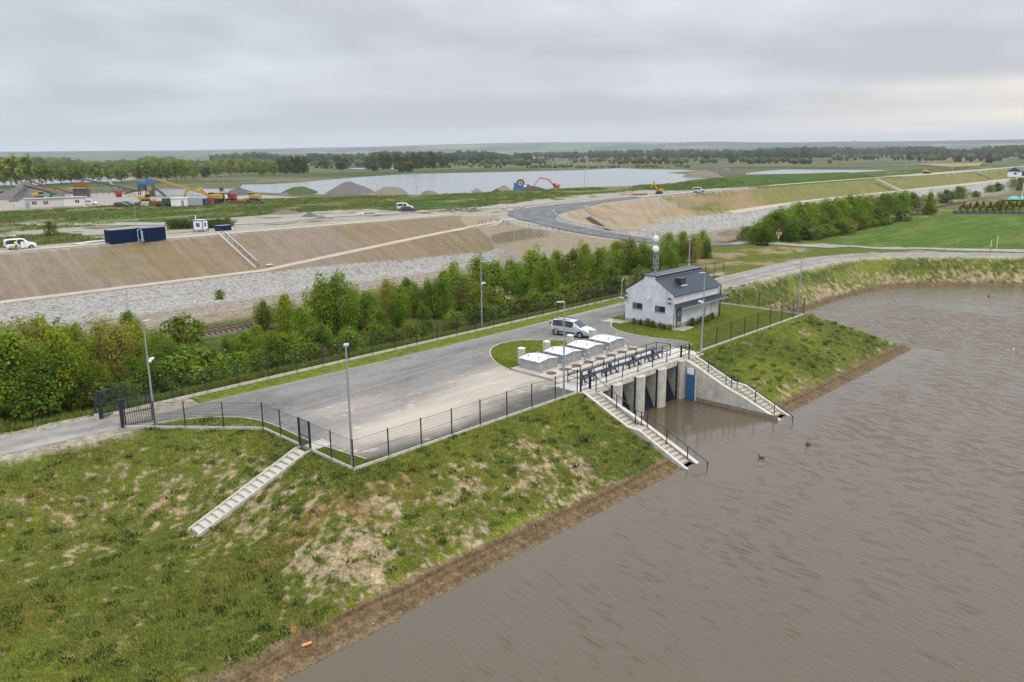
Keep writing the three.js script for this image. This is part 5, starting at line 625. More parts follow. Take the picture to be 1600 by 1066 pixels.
for (const [px, py, h] of [[700, 505, 0], [1175, 345, 0]]) { }
// shrubs at the gable of the pump house and round it
[[70.6, -49.9], [70.4, -48.9], [70.5, -48.0], [70.3, -47.2], [70.5, -46.4], [70.2, -45.7], [70.5, -45.2], [74.0, -44.6], [74.8, -44.4], [75.9, -44.6], [76.8, -44.4], [78.2, -44.7]].forEach(([x, z], i) => tree(i % 2 ? 'darkshrub' : 'shrub', x, z, 0.55 + 0.4 * tr(), i < 7 ? 'low leafy shrub at the foot of the pump house gable' : 'low leafy shrub along the side wall of the pump house', i < 7 ? 'shrubs under the gable' : 'shrubs along the side wall', { wide: 0.8, y: 0 }));
tree('shrub', 62.3, -131, 1.6, 'lone bush on the stones of the channel'); 
{ const p = at(80, 367, 1.6); tree('shrub', p.x, p.z, 3.2, 'lone bush in the grass behind the white van', undefined, { wide: 0.8 }); }
for (let i = 0; i < 12; i++) { const p = at(268 + i * 8, 357 - i * 0.1, 1.4); tree('darkshrub', p.x, p.z, 1.7 + tr(), 'dark bush in the thicket beside the site cabin', 'thicket beside the site cabin', { wide: 1.2 }); }
// far trees: at pixel px, foot row, top row
const MIDT = 'trees beyond the gravel works';
[[18, 292, 256], [42, 290, 254], [8, 289, 262], [72, 289, 262], [96, 288, 264], [112, 287, 263], [126, 287, 262], [152, 286, 260], [170, 285, 266], [190, 286, 263], [218, 284, 259], [234, 284, 255], [250, 284, 258], [262, 283, 260], [276, 281, 256], [290, 281, 255], [304, 280, 262], [340, 277, 256], [360, 275, 253], [378, 273, 254], [398, 272, 254], [410, 276, 262], [428, 275, 256]].forEach(([px, b, t], i) => { const p = at(px, b, -1.85), h = hypot(p.x, p.z) * (b - t) / FOCAL; tree('fartree', p.x, p.z, h * 1.02, 'pale green spreading tree beyond the gravel works', MIDT, { y: -1.9 }); });
{ const p = at(322, 277, -1.85); tree('fardark', p.x, p.z, 9, 'round dark tree beyond the yellow conveyor', undefined, { y: -1.9, wide: 1.6 }); }
[[436, 270, 250], [447, 271, 248], [458, 270, 247], [466, 271, 247], [476, 270, 249], [510, 264, 252], [530, 263, 246], [541, 263, 246], [575, 263, 247], [583, 263, 243], [598, 264, 242], [607, 264, 243], [622, 264, 240], [634, 264, 244], [648, 264, 240], [656, 263, 241], [668, 262, 242], [676, 263, 239], [690, 262, 245], [697, 261, 244]].forEach(([px, b, t]) => { const p = at(px, b, -1.85), h = hypot(p.x, p.z) * (b - t) / FOCAL; tree('fardark', p.x, p.z, h * 1.02, 'dark tree in the row behind the far lake shore', 'dark trees behind the far lake shore', { y: -1.9, wide: 1.0 }); });
[[1104, 251, 241, 'round dark tree standing alone far beyond the lake'], [968, 250, 243, 'small tree left of the lone round tree beyond the lake'], [844, 255, 249, 'small bush on the far shore above the excavator'], [899, 247, 237, 'lone tree on the horizon above the excavator'], [1330, 247, 240, 'lone tree in the far fields above the green mound'], [1420, 250, 242, 'small tree by the white pole in the far fields'], [1266, 247, 238, 'pair of trees in the far fields above the second lake'], [1481, 247, 240, 'bush left of the straw-coloured field'], [1545, 248, 241, 'bush above the straw-coloured field'], [1575, 246, 241, 'bush at the far right edge of the fields']].forEach(([px, b, t, lab]) => { const p = at(px, b, -2), h = hypot(p.x, p.z) * (b - t) / FOCAL; tree('fardark', p.x, p.z, h, lab, undefined, { y: -2.2, wide: 1.7 }); });
{ const r = rng(404); for (let i = 0; i < 46; i++) { const px = i < 30 ? 850 + 740 * r() : 640 * r(), row = i < 30 ? 244 + 15 * r() * r() : 262 + 8 * r(), p = at(px, row, -2.2); if (px > 1190 && px < 1410 && row > 264) continue; tree('fardark', p.x, p.z, 5 + 7 * r(), i < 30 ? 'scattered dark tree in the far fields right of the lake' : 'scattered dark tree on the left side beyond the works', i < 30 ? 'scattered trees in the far fields' : 'scattered trees beyond the works', { y: -2.2, wide: 1.3 + r() }); } }
// far woods that read as one mass
function wood(name, px0, px1, foot0, foot1, hgt, n, seed, c1, c2) {
  const r = rng(seed), P = [], Cc = [], I = [], base = new THREE.IcosahedronGeometry(1, 1).toNonIndexed(), bp = base.attributes.position; 
  for (let i = 0; i < n; i++) { const u = r(), px = lerp(px0, px1, u), row = lerp(foot0, foot1, r()); if (hgt < 10 && vn(px * 0.05 + seed, row * 0.8) < 0.5) continue; const p = at(px, row, -2.5), h = hgt * (0.45 + 0.6 * pow(vn(px * 0.02 + seed, seed), 1) + 0.35 * r()) * (hypot(p.x, p.z) > 1e9 ? 0 : 1), w = h * (0.35 + 0.25 * r()), s = r() * 50, c = mixc(c1, c2, r()); const k0 = P.length / 3;
    for (let q = 0; q < bp.count; q++) { const x = bp.getX(q), y = bp.getY(q), z = bp.getZ(q), d = 0.72 + 0.6 * vn(x * 2.2 + s, y * 2.2 + z * 1.7 + s); P.push(p.x + x * w * d, -2.5 + h * 0.45 + y * h * 0.55 * d, p.z + z * w * d); const kk = 0.8 + 0.4 * vn(x * 3 + s, z * 3 + y); Cc.push(c[0] * kk, c[1] * kk, c[2] * kk); I.push(k0 + q); } }
  const g = new THREE.BufferGeometry(); g.setAttribute('position', new THREE.Float32BufferAttribute(P, 3)); g.setAttribute('color', new THREE.Float32BufferAttribute(Cc, 3)); g.computeVertexNormals(); const m = new THREE.Mesh(g, std([1, 1, 1], 0.95, { vertexColors: true })); m.name = numbered('far_wood'); m.userData = { kind: 'stuff', label: name, category: 'wood' }; m.castShadow = m.receiveShadow = true; scene.add(m);
}
const w1 = [0.045, 0.068, 0.020], w2 = [0.088, 0.112, 0.032];
wood('grey-green wood behind the river at the left', -80, 470, 263, 270, 15, 330, 1, w1, w2);
wood('dark wood along the horizon behind the big lake', 330, 830, 250, 254, 19, 330, 2, [0.026, 0.042, 0.018], [0.05, 0.068, 0.024]);
wood('low wood behind the far lake shore', 460, 840, 256, 259, 9, 160, 7, w1, w2);
wood('distant wood along the horizon in the centre', 800, 1300, 243, 247, 19, 300, 3, [0.03, 0.045, 0.022], [0.05, 0.066, 0.028]);
wood('dark wood on the horizon at the right', 1180, 1420, 239.5, 241.5, 22, 170, 4, [0.024, 0.036, 0.018], [0.036, 0.05, 0.022]);
wood('dark wood at the right edge of the horizon', 1420, 1690, 239, 243, 21, 220, 5, [0.026, 0.042, 0.018], [0.045, 0.06, 0.022]);
wood('hazy line of trees far behind the first woods on the left', -80, 700, 243.5, 246, 17, 260, 11, [0.045, 0.062, 0.026], [0.075, 0.09, 0.036]);
wood('hazy hedgerows across the far fields in the centre', 820, 1330, 250, 256, 7, 420, 12, [0.045, 0.062, 0.022], [0.08, 0.10, 0.034]);
wood('bushy hedgerows across the far fields at the right', 1300, 1680, 244, 251, 7, 380, 13, [0.045, 0.062, 0.022], [0.075, 0.095, 0.034]);
wood('scrub along the far shore of the big lake', 380, 1080, 260.5, 263.5, 3.5, 480, 14, [0.06, 0.075, 0.026], [0.10, 0.105, 0.045]);
wood('thin line of trees on the left horizon', -60, 640, 239.5, 241, 26, 150, 6, [0.03, 0.045, 0.02], [0.05, 0.064, 0.028]);
// ---------------------------------------------------------------- hills on the horizon
{
  const azc = atan2(FWD.z, FWD.x), nA = 620, nR = 40, P = [], Cc = [], I = [];
  for (let i = 0; i < nR; i++) for (let j = 0; j < nA; j++) { const a = azc + (j / (nA - 1) - 0.5) * 1.9, r = lerp(4200, 14000, i / (nR - 1)), x = r * cos(a), z = r * sin(a), k = sst(4200, 10500, r), right = sst(azc - 0.5, azc + 0.5, a);
    const y = -4 + k * (26 + 80 * fbm(x * 0.00028 + 3, z * 0.00028, 4) + 90 * right * fbm(a * 3, r * 0.0003, 3)); P.push(x, y, z);
    const f = fbm(x * 0.0011, z * 0.0011, 3), q = vn(floor(x * 0.002 + 3 * f), floor(z * 0.0022 + 2 * f)); let c = q < 0.3 ? [0.03, 0.045, 0.024] : q < 0.5 ? [0.10, 0.13, 0.05] : q < 0.68 ? [0.19, 0.175, 0.10] : [0.06, 0.085, 0.035]; if (fbm(x * 0.0009 + 40, z * 0.0009, 3) > 0.55) c = [0.032, 0.046, 0.022]; Cc.push(...c); }
  for (let i = 0; i + 1 < nR; i++) for (let j = 0; j + 1 < nA; j++) { const a = i * nA + j; I.push(a, a + 1, a + nA, a + 1, a + nA + 1, a + nA); }
  const g = new THREE.BufferGeometry(); g.setAttribute('position', new THREE.Float32BufferAttribute(P, 3)); g.setAttribute('color', new THREE.Float32BufferAttribute(Cc, 3)); g.setIndex(I); g.computeVertexNormals(); if (g.attributes.normal.getY(5) < 0) { for (let q = 0; q < I.length; q += 3) [I[q], I[q + 1]] = [I[q + 1], I[q]]; g.setIndex(I); g.computeVertexNormals(); }
  struct(new THREE.Mesh(g, std([1, 1, 1], 1, { vertexColors: true })), 'hills');
}
// ---------------------------------------------------------------- grass, weeds, flowers and stones on the ground
function tuftGeo(seed, n, h, spread, w) { const r = rng(seed), P = [], N = [], I = []; for (let i = 0; i < n; i++) { const a = r() * 6.28, d = spread * sqrt(r()), x = cos(a) * d, z = sin(a) * d, hh = h * (0.5 + 0.6 * r()), lx = (r() - 0.5) * hh * 0.9, lz = (r() - 0.5) * hh * 0.9, b = r() * 3.14, k = P.length / 3; P.push(x - cos(b) * w, -0.02, z - sin(b) * w, x + cos(b) * w, -0.02, z + sin(b) * w, x + lx, hh, z + lz); for (let q = 0; q < 3; q++) N.push(lx * 1.4, 1, lz * 1.4); I.push(k, k + 1, k + 2); } const g = new THREE.BufferGeometry(); g.setAttribute('position', new THREE.Float32BufferAttribute(P, 3)); g.setAttribute('normal', new THREE.Float32BufferAttribute(N, 3)); g.setIndex(I); g.normalizeNormals(); return g; }
function scatter(name, label, cat, geo, mat, list) { const m = new THREE.InstancedMesh(geo, mat, list.length), M4 = new THREE.Matrix4(), Q = new THREE.Quaternion(), up = new THREE.Vector3(0, 1, 0), col = new THREE.Color(); list.forEach(([x, y, z, a, sx, sy, c], i) => { Q.setFromAxisAngle(up, a); M4.compose(new THREE.Vector3(x, y, z), Q, new THREE.Vector3(sx, sy, sx)); m.setMatrixAt(i, M4); m.setColorAt(i, col.setRGB(...c)); }); m.name = numbered(name); m.userData = { kind: 'stuff', label, category: cat }; m.castShadow = m.receiveShadow = true; scene.add(m); return m; }
{
  const r = rng(31), grass = [], tall = [], weeds = [], yellow = [], white = [], lawn = [];
  const inYard = (x, z) => { let c = false; for (let i = 0, j = YARD.length - 1; i < YARD.length; j = i++) { const [xi, zi] = YARD[i], [xj, zj] = YARD[j]; if ((zi > z) !== (zj > z) && x < (xj - xi) * (z - zi) / (zj - zi) + xi) c = !c; } return c; };
  const built = (x, z) => (x > 46.4 && x < 63.1 && z > -46.8 && z < -27) || (x > 46.4 && x < 64.3 && z > -43 && z < -37.6) || (x > 17.2 && x < 26.9 && z > -43.85 && z < -42.4) || (x > 70.8 && x < 80.4 && z < -45 && z > -51.5) || (x > 47 && x < 62 && z < -41 && z > -46.8);
  for (let i = 0; i < 240000; i++) {
    const near = i < 165000, x = near ? 2 + 48 * r() : 46 + 60 * r(), z = near ? -57 + 30 * r() : -56 + 28 * r(); if (inYard(x, z) || built(x, z)) continue; const d = polyDist(ROAD, x, z); if (d[0] < 2.9 || d[0] < 3.1 + 0.8 * r() && x < 24 && z > -57 && !(x > 19 && z < -53) || d[1] < 0 && x < 86 && z < -57.3) { if (!(z < -57.5 && z > -59.3 && x > 22 && x < 84)) continue; }
    const y = ground(x, z); const flat = x > 25.3 && x < 88 && z < -37.8; if (y < -3.05 + (x < 18 ? -0.2 : 0)) continue; if (x > 20 && y < -2.85) continue;
    const g = lush(x, z, y), f2 = fbm(x * 0.16 + 50, z * 0.16, 4); if (flat) { lawn.push([x, y, z, r() * 6.28, 0.8 + 0.5 * r(), 0.55 + 0.3 * r(), mixc(C.grass, C.bright, f2 + 0.3 * (r() - 0.3)).map((k) => k * (0.85 + 0.4 * r()) * 2.0)]); continue; }
    if (r() > sst(0.3, 0.7, g) * 0.85 + 0.10) continue; const t = r(); let c = mixc(C.grass, t < 0.3 ? C.deep : t < 0.75 ? C.bright : C.dry, 0.5 + 0.5 * r()); if (g < 0.5 && r() < 0.55) c = mixc(C.dry, C.soil, r() * 0.5); c = c.map((k) => k * (0.75 + 0.5 * r()) * 2.5);
    grass.push([x, y, z, r() * 6.28, 0.7 + 0.7 * r(), (0.5 + 0.8 * r()) * (0.6 + 0.6 * sst(0.4, 0.9, g)), c]);
    if (g > 0.52 && r() < 0.009) weeds.push([x, y, z, r() * 6.28, 0.6 + 1.1 * r(), 0.5 + 0.5 * r(), mixc([0.06, 0.115, 0.026], [0.10, 0.17, 0.035], r())]);
    if (fbm(x * 0.3 + 70, z * 0.3, 3) > 0.62 && r() < 0.03) yellow.push([x, y + 0.16, z, r() * 6.28, 0.6 + 0.8 * r(), 1, [0.55, 0.46, 0.03]]);
    if (x < 27 && y > -1.5 && z < -41 && fbm(x * 0.4, z * 0.4 + 9, 3) > 0.56 && r() < 0.035) white.push([x, y + 0.2, z, r() * 6.28, 0.6 + 0.9 * r(), 1, [0.55, 0.56, 0.42]]);
  }
  for (let i = 0; i < 260; i++) { const x = 20 + 78 * r(), z = -39 + 9 * r(); if (built(x, z) || ground(x, z) < -2.8 || ground(x, z) > -0.2) continue; weeds.push([x, ground(x, z), z, r() * 6.28, 0.8 + 1.2 * r(), 0.5 + 0.5 * r(), [0.065, 0.125, 0.032]]); }
  for (let i = 0; i < 24000; i++) { const x = -12 + 119 * r(), z = -60.5 - 6.5 * r() * r(); if (x > 94 && x < 100) continue; if (x > 18 && x < 94 && z > -60.4) continue; const g = fbm(x * 0.3, z * 0.3, 3); if (x < 18.5 && z > -61.2) continue; tall.push([x, ground(x, z), z, r() * 6.28, 1 + r(), 0.9 + 1.3 * r() * g, mixc(C.deep, C.bright, r()).map((k) => k * (1.5 + 0.6 * r()))]); }
  const gm = new THREE.MeshPhysicalMaterial({ roughness: 1, specularIntensity: 0.1, transmission: 0.42, thickness: 0, side: THREE.DoubleSide });
  scatter('bank_grass', 'thin patchy green grass growing on the banks and the low field', 'grass', tuftGeo(1, 12, 0.11, 0.17, 0.011), gm, grass);
  scatter('lawn_grass', 'short bright green lawn inside the yard fence', 'grass', tuftGeo(2, 9, 0.13, 0.16, 0.014), gm, lawn);
  scatter('verge_grass', 'tall rough grass along the far side of the long fence', 'grass', tuftGeo(3, 12, 0.32, 0.3, 0.02), gm, tall);
  scatter('weeds', 'dark leafy weeds dotted over the banks', 'weeds', tuftGeo(4, 34, 0.22, 0.24, 0.035), gm, weeds);
  scatter('yellow_flowers', 'small yellow flowers in the bank grass', 'flowers', tuftGeo(5, 7, 0.07, 0.12, 0.016), gm, yellow);
  scatter('white_flowers', 'small whitish flower heads on the bank below the gate', 'flowers', tuftGeo(6, 7, 0.08, 0.1, 0.024), gm, white);
  const st = new THREE.IcosahedronGeometry(1, 0), sp2 = st.attributes.position; const rr = rng(8); { const seen = new Map(); for (let i = 0; i < sp2.count; i++) { const k = [sp2.getX(i), sp2.getY(i), sp2.getZ(i)].map((q) => q.toFixed(3)).join(); if (!seen.has(k)) seen.set(k, 0.7 + 0.6 * rr()); const s = seen.get(k); sp2.setXYZ(i, sp2.getX(i) * s, sp2.getY(i) * s * 0.7, sp2.getZ(i) * s); } st.computeVertexNormals(); }
  const stones = [], oc = [0, 0, 0]; for (let i = 0; i < 62000; i++) { const a = r() < 0.55, x = a ? -20 + 165 * r() : 150 + 230 * r(), z = -143 + 42 * r(); const y = ground(x, z); if (paint(x, z, y, oc) !== 3) continue; if (z > -126 && r() < 0.5) continue; const k = 0.85 + 0.6 * r(), s = (0.08 + 0.13 * r() * r() + 0.04 * r()) * (x > 150 ? 1.2 : 1); const bc = z > -127 ? mixc(C.stoneB, C.stone, r() * 0.7) : mixc(C.stone, [0.45, 0.43, 0.395], r() * 0.6); stones.push([x, y + s * 0.2, z, r() * 6.28, s, s, bc.map((q) => q * k)]); }
  scatter('riprap_stones', 'broken grey stones covering the bed of the dry channel', 'stones', st, std([1, 1, 1], 0.95), stones);
  const mw = []; for (let i = 0; i < 14000; i++) { const x = 20 + 330 * r(), z = -172 - 125 * r(), y = ground(x, z); if (paint(x, z, y, oc) !== 6) continue; if (fbm(x * 0.06, z * 0.1, 3) < 0.42) continue; mw.push([x, y, z, r() * 6.28, 0.7 + 1.2 * r(), 0.5 + 1.1 * r(), mixc(C.grass, C.bright, r()).map((k) => k * 1.3)]); }
  scatter('meadow_weeds', 'rough green weeds in the strip before the gravel works', 'weeds', tuftGeo(9, 18, 0.4, 0.9, 0.07), gm, mw);
  const peb = []; for (let i = 0; i < 500; i++) { const x = 12 + 86 * r(), z = -30.5 + 2.6 * r(), y = ground(x, z); if (y < LAKE || y > -2.9 || built(x, z)) continue; const s = 0.02 + 0.05 * r() * r(); peb.push([x, y, z, r() * 6, s, s, r() < 0.3 ? [0.42, 0.37, 0.3] : [0.12, 0.085, 0.05]]); }
  scatter('shore_pebbles', 'small pale pebbles on the muddy shore', 'pebbles', st, std([1, 1, 1], 0.9), peb);
}
// ---------------------------------------------------------------- across the channel: site things, gravel works, far shore
function gp(px, py, y0 = 0) { let y = y0, p; for (let i = 0; i < 25; i++) { p = at(px, py, y); y = lerp(y, ground(p.x, p.z), 0.5); } p = at(px, py, y); p.y = ground(p.x, p.z); return p; }
const depthOf = (p) => p.clone().sub(camera.position).dot(FWD), mpp = (p) => depthOf(p) / FOCAL; // metres per pixel at p
const IMG = -YAW * 0; // turn that keeps a thing's x along the channel
function boxes(name, label, cat, px, py, list, o = {}) { // list: [part, x, y, z, sx, sy, sz, material, (turn)] in metres from the foot
  const p = o.p ?? gp(px, py, o.y ?? 0), t = thing(name, label, cat, [p.x, p.y, p.z], o.turn ?? 0, o.group); for (const [n, x, y, z, sx, sy, sz, m, r] of list) new MB().bev(x, y, z, sx, sy, sz, min(0.04, sx / 4, sy / 4, sz / 4), r ?? 0).to(t, n, m); return t;
}
function pole(label, px, top, foot, o = {}) { const p = gp(px, foot), h = mpp(p) * (foot - top) * 1.0, t = thing(o.name ?? 'light_pole', label, 'pole', [p.x, p.y, p.z], o.turn ?? 0, o.group), r = max(o.r ?? 0.07, mpp(p) * 0.35); new MB().cyl(0, 0, 0, r, h, 8, r * 0.7).to(t, 'pole', o.mat ?? M.galv); if (o.head !== false) new MB().bev(0.4, h, 0, 0.9, 0.12, 0.35, 0.03).to(t, 'lamp_head', M.galv); if (o.arms) for (const k of [0.96, 0.86]) new MB().box(0, h * k, 0, 2.4, 0.12, 0.12).to(t, 'cross_arm', M.steelDark); return t; }
// crest: van, worker, containers, cabin
const VAN = [[0, 0.38, 1.05, 1.75, 0.84, 0.74], [0.1, 0.3, 1.05, 1.82, 0.86, 0.76], [0.5, 0.28, 1.05, 1.86, 0.87, 0.76], [1.5, 0.25, 1.05, 1.88, 0.88, 0.76], [1.65, 0.25, 1.05, 1.88, 0.88, 0.76], [2.5, 0.25, 1.03, 1.86, 0.88, 0.75], [2.75, 0.25, 1.03, 1.80, 0.88, 0.73], [3.45, 0.26, 1.05, 1.12, 0.86, 0.74], [4.1, 0.28, 0.95, 1.0, 0.82, 0.7], [4.35, 0.32, 0.75, 0.8, 0.74, 0.6], [4.42, 0.35, 0.6, 0.64, 0.64, 0.5]];
{
  const p = gp(31, 389.5, 2), t = vehicle({ name: 'delivery_van', label: 'white van with orange roof beacon and an open door on the embankment', category: 'van', st: VAN, pos: [p.x - 2.3, p.y + 0.05, p.z], turn: 0.0, paint: carWhite, side: [[0.1, 0.5], [0.5, 1.5], [1.65, 2.5]], screen: [2.75, 3.45], axles: [0.75, 3.55], wr: 0.31, track: 0.86, mirror: [2.9, 1.1], pillars: [1.58] }); t.scale.set(1.12, 1, 1);
  new MB().bev(1.9, 1.97, 0, 0.22, 0.16, 0.22, 0.03).to(t, 'beacon', std([0.75, 0.22, 0.02], 0.4)); new MB().box(2.2, 0.85, 1.25, 0.9, 1.1, 0.06, 0.9).to(t, 'open_door', carWhite); new MB().box(2.2, 0.95, 0.865, 0.8, 1.2, 0.03).to(t, 'door_opening', M.black);
  // worker: one continuous body meshed from a field of tapered limbs
  const bones = [[0, 0.95, 0, 0, 1.42, 0, 0.135, 0.15], [0, 1.42, 0, 0, 1.55, 0.02, 0.06, 0.055], [0, 1.64, 0.02, 0, 1.70, 0.02, 0.092, 0.09], [-0.19, 1.42, 0, -0.27, 1.15, 0.02, 0.06, 0.048], [-0.27, 1.15, 0.02, -0.22, 0.92, 0.14, 0.046, 0.036], [0.19, 1.42, 0, 0.28, 1.15, 0.03, 0.06, 0.048], [0.28, 1.15, 0.03, 0.2, 1.02, 0.24, 0.046, 0.036], [-0.09, 0.93, 0, -0.11, 0.5, 0.03, 0.095, 0.068], [-0.11, 0.5, 0.03, -0.12, 0.06, -0.02, 0.066, 0.045], [0.09, 0.93, 0, 0.12, 0.5, 0.0, 0.095, 0.068], [0.12, 0.5, 0, 0.13, 0.06, -0.04, 0.066, 0.045], [-0.12, 0.05, -0.04, -0.12, 0.04, 0.14, 0.045, 0.04], [0.13, 0.05, -0.06, 0.13, 0.04, 0.12, 0.045, 0.04], [-0.19, 1.42, 0, 0.19, 1.42, 0, 0.075, 0.075]];
  const R = 72, mc = new MarchingCubes(R, new THREE.MeshStandardMaterial(), false, false, 120000), S = 1.9; mc.isolation = 0; const v = (i) => (i - R / 2) / (R / 2);
  for (let k = 0; k < R; k++) for (let j = 0; j < R; j++) for (let i = 0; i < R; i++) { const x = v(i) * S / 2, y = v(j) * S / 2 + 0.88, z = v(k) * S / 2; let d = 9; for (const [ax, ay, az, bx, by, bz, ra, rb] of bones) { const dx = bx - ax, dy = by - ay, dz = bz - az, t2 = clamp(((x - ax) * dx + (y - ay) * dy + (z - az) * dz) / (dx * dx + dy * dy + dz * dz)), q = hypot(x - ax - dx * t2, y - ay - dy * t2, z - az - dz * t2) - lerp(ra, rb, t2), h2 = clamp(0.5 + 0.5 * (d - q) / 0.05); d = lerp(d, q, h2) - 0.05 * h2 * (1 - h2); } mc.field[i + j * R + k * R * R] = -d; }
  mc.update(); const n = mc.count, P = [], parts = [[], [], []]; for (let i = 0; i < n; i += 3) { const c = (mc.positionArray[i * 3 + 1] + mc.positionArray[i * 3 + 4] + mc.positionArray[i * 3 + 7]) / 3 * S / 2 + 0.88, cx = abs(mc.positionArray[i * 3]) * S / 2; const b = c > 1.52 ? 0 : c > 0.93 ? 1 : 2; for (let q = 0; q < 9; q += 3) parts[b].push(mc.positionArray[i * 3 + q] * S / 2, mc.positionArray[i * 3 + q + 1] * S / 2 + 0.88, mc.positionArray[i * 3 + q + 2] * S / 2); }
  const w = gp(26, 391.5, 2), pe = thing('person', 'person in a yellow vest and dark trousers standing at the white van', 'person', [w.x, w.y + 0.05, w.z], 2.6); const mk = (A) => { const g = new THREE.BufferGeometry(); g.setAttribute('position', new THREE.Float32BufferAttribute(A, 3)); g.computeVertexNormals(); return g; };
  const bodyP = [...parts[0], ...parts[1], ...parts[2]], colr = []; for (let b = 0; b < 3; b++) for (let i = 0; i < parts[b].length; i += 3) colr.push(...[[0.42, 0.27, 0.20], [0.62, 0.66, 0.06], [0.025, 0.032, 0.06]][b]); const g = mk(bodyP); g.setAttribute('color', new THREE.Float32BufferAttribute(colr, 3)); part(pe, 'body', g, std([1, 1, 1], 0.8, { vertexColors: true })); new MB().add(new THREE.SphereGeometry(0.105, 12, 8, 0, 6.3, 0, 1.7), new THREE.Matrix4().makeTranslation(0, 1.695, 0.01)).to(pe, 'hair', std([0.05, 0.035, 0.02], 0.9)); new MB().add(new THREE.CylinderGeometry(0.19, 0.19, 0.05, 14), new THREE.Matrix4().makeScale(1, 1, 0.8).setPosition(0, 1.12, 0.0)).to(pe, 'reflective_band', M.lamp);
}
{ // navy containers
  const mk = (label, x0, x1, z, y, group) => { const L = x1 - x0, h = 2.42, w = 2.3, t = thing('shipping_container', label, 'container', [(x0 + x1) / 2, y, z - w / 2], 0.10, group); new MB().box(0, h / 2 + 0.1, 0, L - 0.1, h - 0.12, w - 0.1).to(t, 'body', M.containerNavy); for (const s of [1, -1]) { const m = new MB(); for (let x = -L / 2 + 0.2; x < L / 2 - 0.1; x += 0.28) m.box(x, h / 2 + 0.1, s * (w / 2 - 0.03), 0.14, h - 0.3, 0.05); m.to(t, 'corrugated_side', M.containerNavy).userData.kind = 'stuff'; for (const y2 of [0.14, h + 0.04]) new MB().box(0, y2, s * w / 2, L, 0.16, 0.1).to(t, 'side_rail', M.containerNavy); for (const e of [1, -1]) new MB().box(e * L / 2, h / 2 + 0.1, s * w / 2, 0.14, h, 0.14).to(t, 'corner_post', M.containerNavy); } new MB().box(0, h + 0.1, 0, L - 0.1, 0.04, w - 0.1).to(t, 'roof', std([0.16, 0.20, 0.26], 0.5, { map: paintMap })); for (const k of [-0.5, 0.5]) new MB().box(-L / 2 - 0.03, h / 2 + 0.1, k, 0.06, h - 0.3, 0.9).to(t, 'door', M.containerNavy); return t; };
  const y = 2.06; mk('navy blue container on the embankment, left of the pair', 55.6, 60.55, -159.9, y, 'navy containers'); mk('navy blue container on the embankment, right of the pair', 61.35, 65.9, -159.4, y, 'navy containers');
  const t = thing('door_frame', 'pale blue steel door and steps between the navy containers', 'door frame', [60.95, y, -159.6], 0.1), m = std([0.45, 0.56, 0.62], 0.5); for (const x of [-0.36, 0.36]) new MB().box(x, 1.2, 0.2, 0.09, 2.4, 0.09).to(t, 'post', m); new MB().box(0, 2.36, 0.2, 0.8, 0.09, 0.09).to(t, 'lintel', m); new MB().box(0.25, 1.15, 0.55, 0.06, 1.9, 0.7).to(t, 'open_door', m); for (let i = 0; i < 3; i++) new MB().box(0.1, 0.12 + 0.16 * i, 1.0 - 0.25 * i, 0.7, 0.06, 0.24).to(t, 'step', M.galv);
  // site cabin on legs
  const p = gp(318, 362.5, 2), c = thing('site_cabin', 'white site cabin with blue frame standing on legs', 'cabin', [p.x, p.y, p.z - 1.2], 0.62), s = 2.2; const blue = std([0.03, 0.10, 0.24], 0.5);
  new MB().box(0, 1.4, 0, s, 2.1, s).to(c, 'wall_panel', M.white); for (const x of [-s / 2, s / 2]) for (const z of [-s / 2, s / 2]) { new MB().box(x, 1.25, z, 0.14, 2.6, 0.14).to(c, 'corner_post', blue); new MB().box(x, 0.15, z, 0.12, 0.5, 0.12).to(c, 'leg', blue); } for (const y2 of [0.42, 2.5]) { for (const z of [-s / 2, s / 2]) new MB().box(0, y2, z, s, 0.16, 0.15).to(c, 'frame_rail', blue); for (const x of [-s / 2, s / 2]) new MB().box(x, y2, 0, 0.15, 0.16, s).to(c, 'frame_rail', blue); }
  new MB().box(0, 2.6, 0, s + 0.1, 0.08, s + 0.1).to(c, 'roof', std([0.42, 0.52, 0.62], 0.5)); for (const [x, z, r] of [[-s / 2 - 0.03, 0, 0], [0, s / 2 + 0.03, PI / 2]]) { const w = new MB().box(x, 1.55, z, 0.05, 0.75, 0.85, r).to(c, 'window', M.glass); new MB().box(x, 1.55, z, 0.09, 0.06, 0.9, r).to(w, 'bar', M.white); } for (let i = 0; i < 3; i++) new MB().box(-s / 2 - 0.2 - 0.25 * i, 0.38 - 0.13 * i, 0.4, 0.25, 0.05, 0.8).to(c, 'step', blue); new MB().cyl(-0.9, 2.6, -0.5, 0.1, 1.1, 8).to(c, 'flue', M.lamp);
  boxes('low_container', 'low navy container box right of the site cabin', 'container', 352, 360.5, [['body', 0, 0.55, -0.8, 3.1, 1.1, 1.8, M.containerNavy], ['lid', 0, 1.13, -0.8, 3.2, 0.1, 1.9, std([0.09, 0.12, 0.17], 0.5)], ['latch', 1.7, 0.5, 0.0, 0.3, 0.4, 0.3, M.white]], { turn: 0.1 });
}
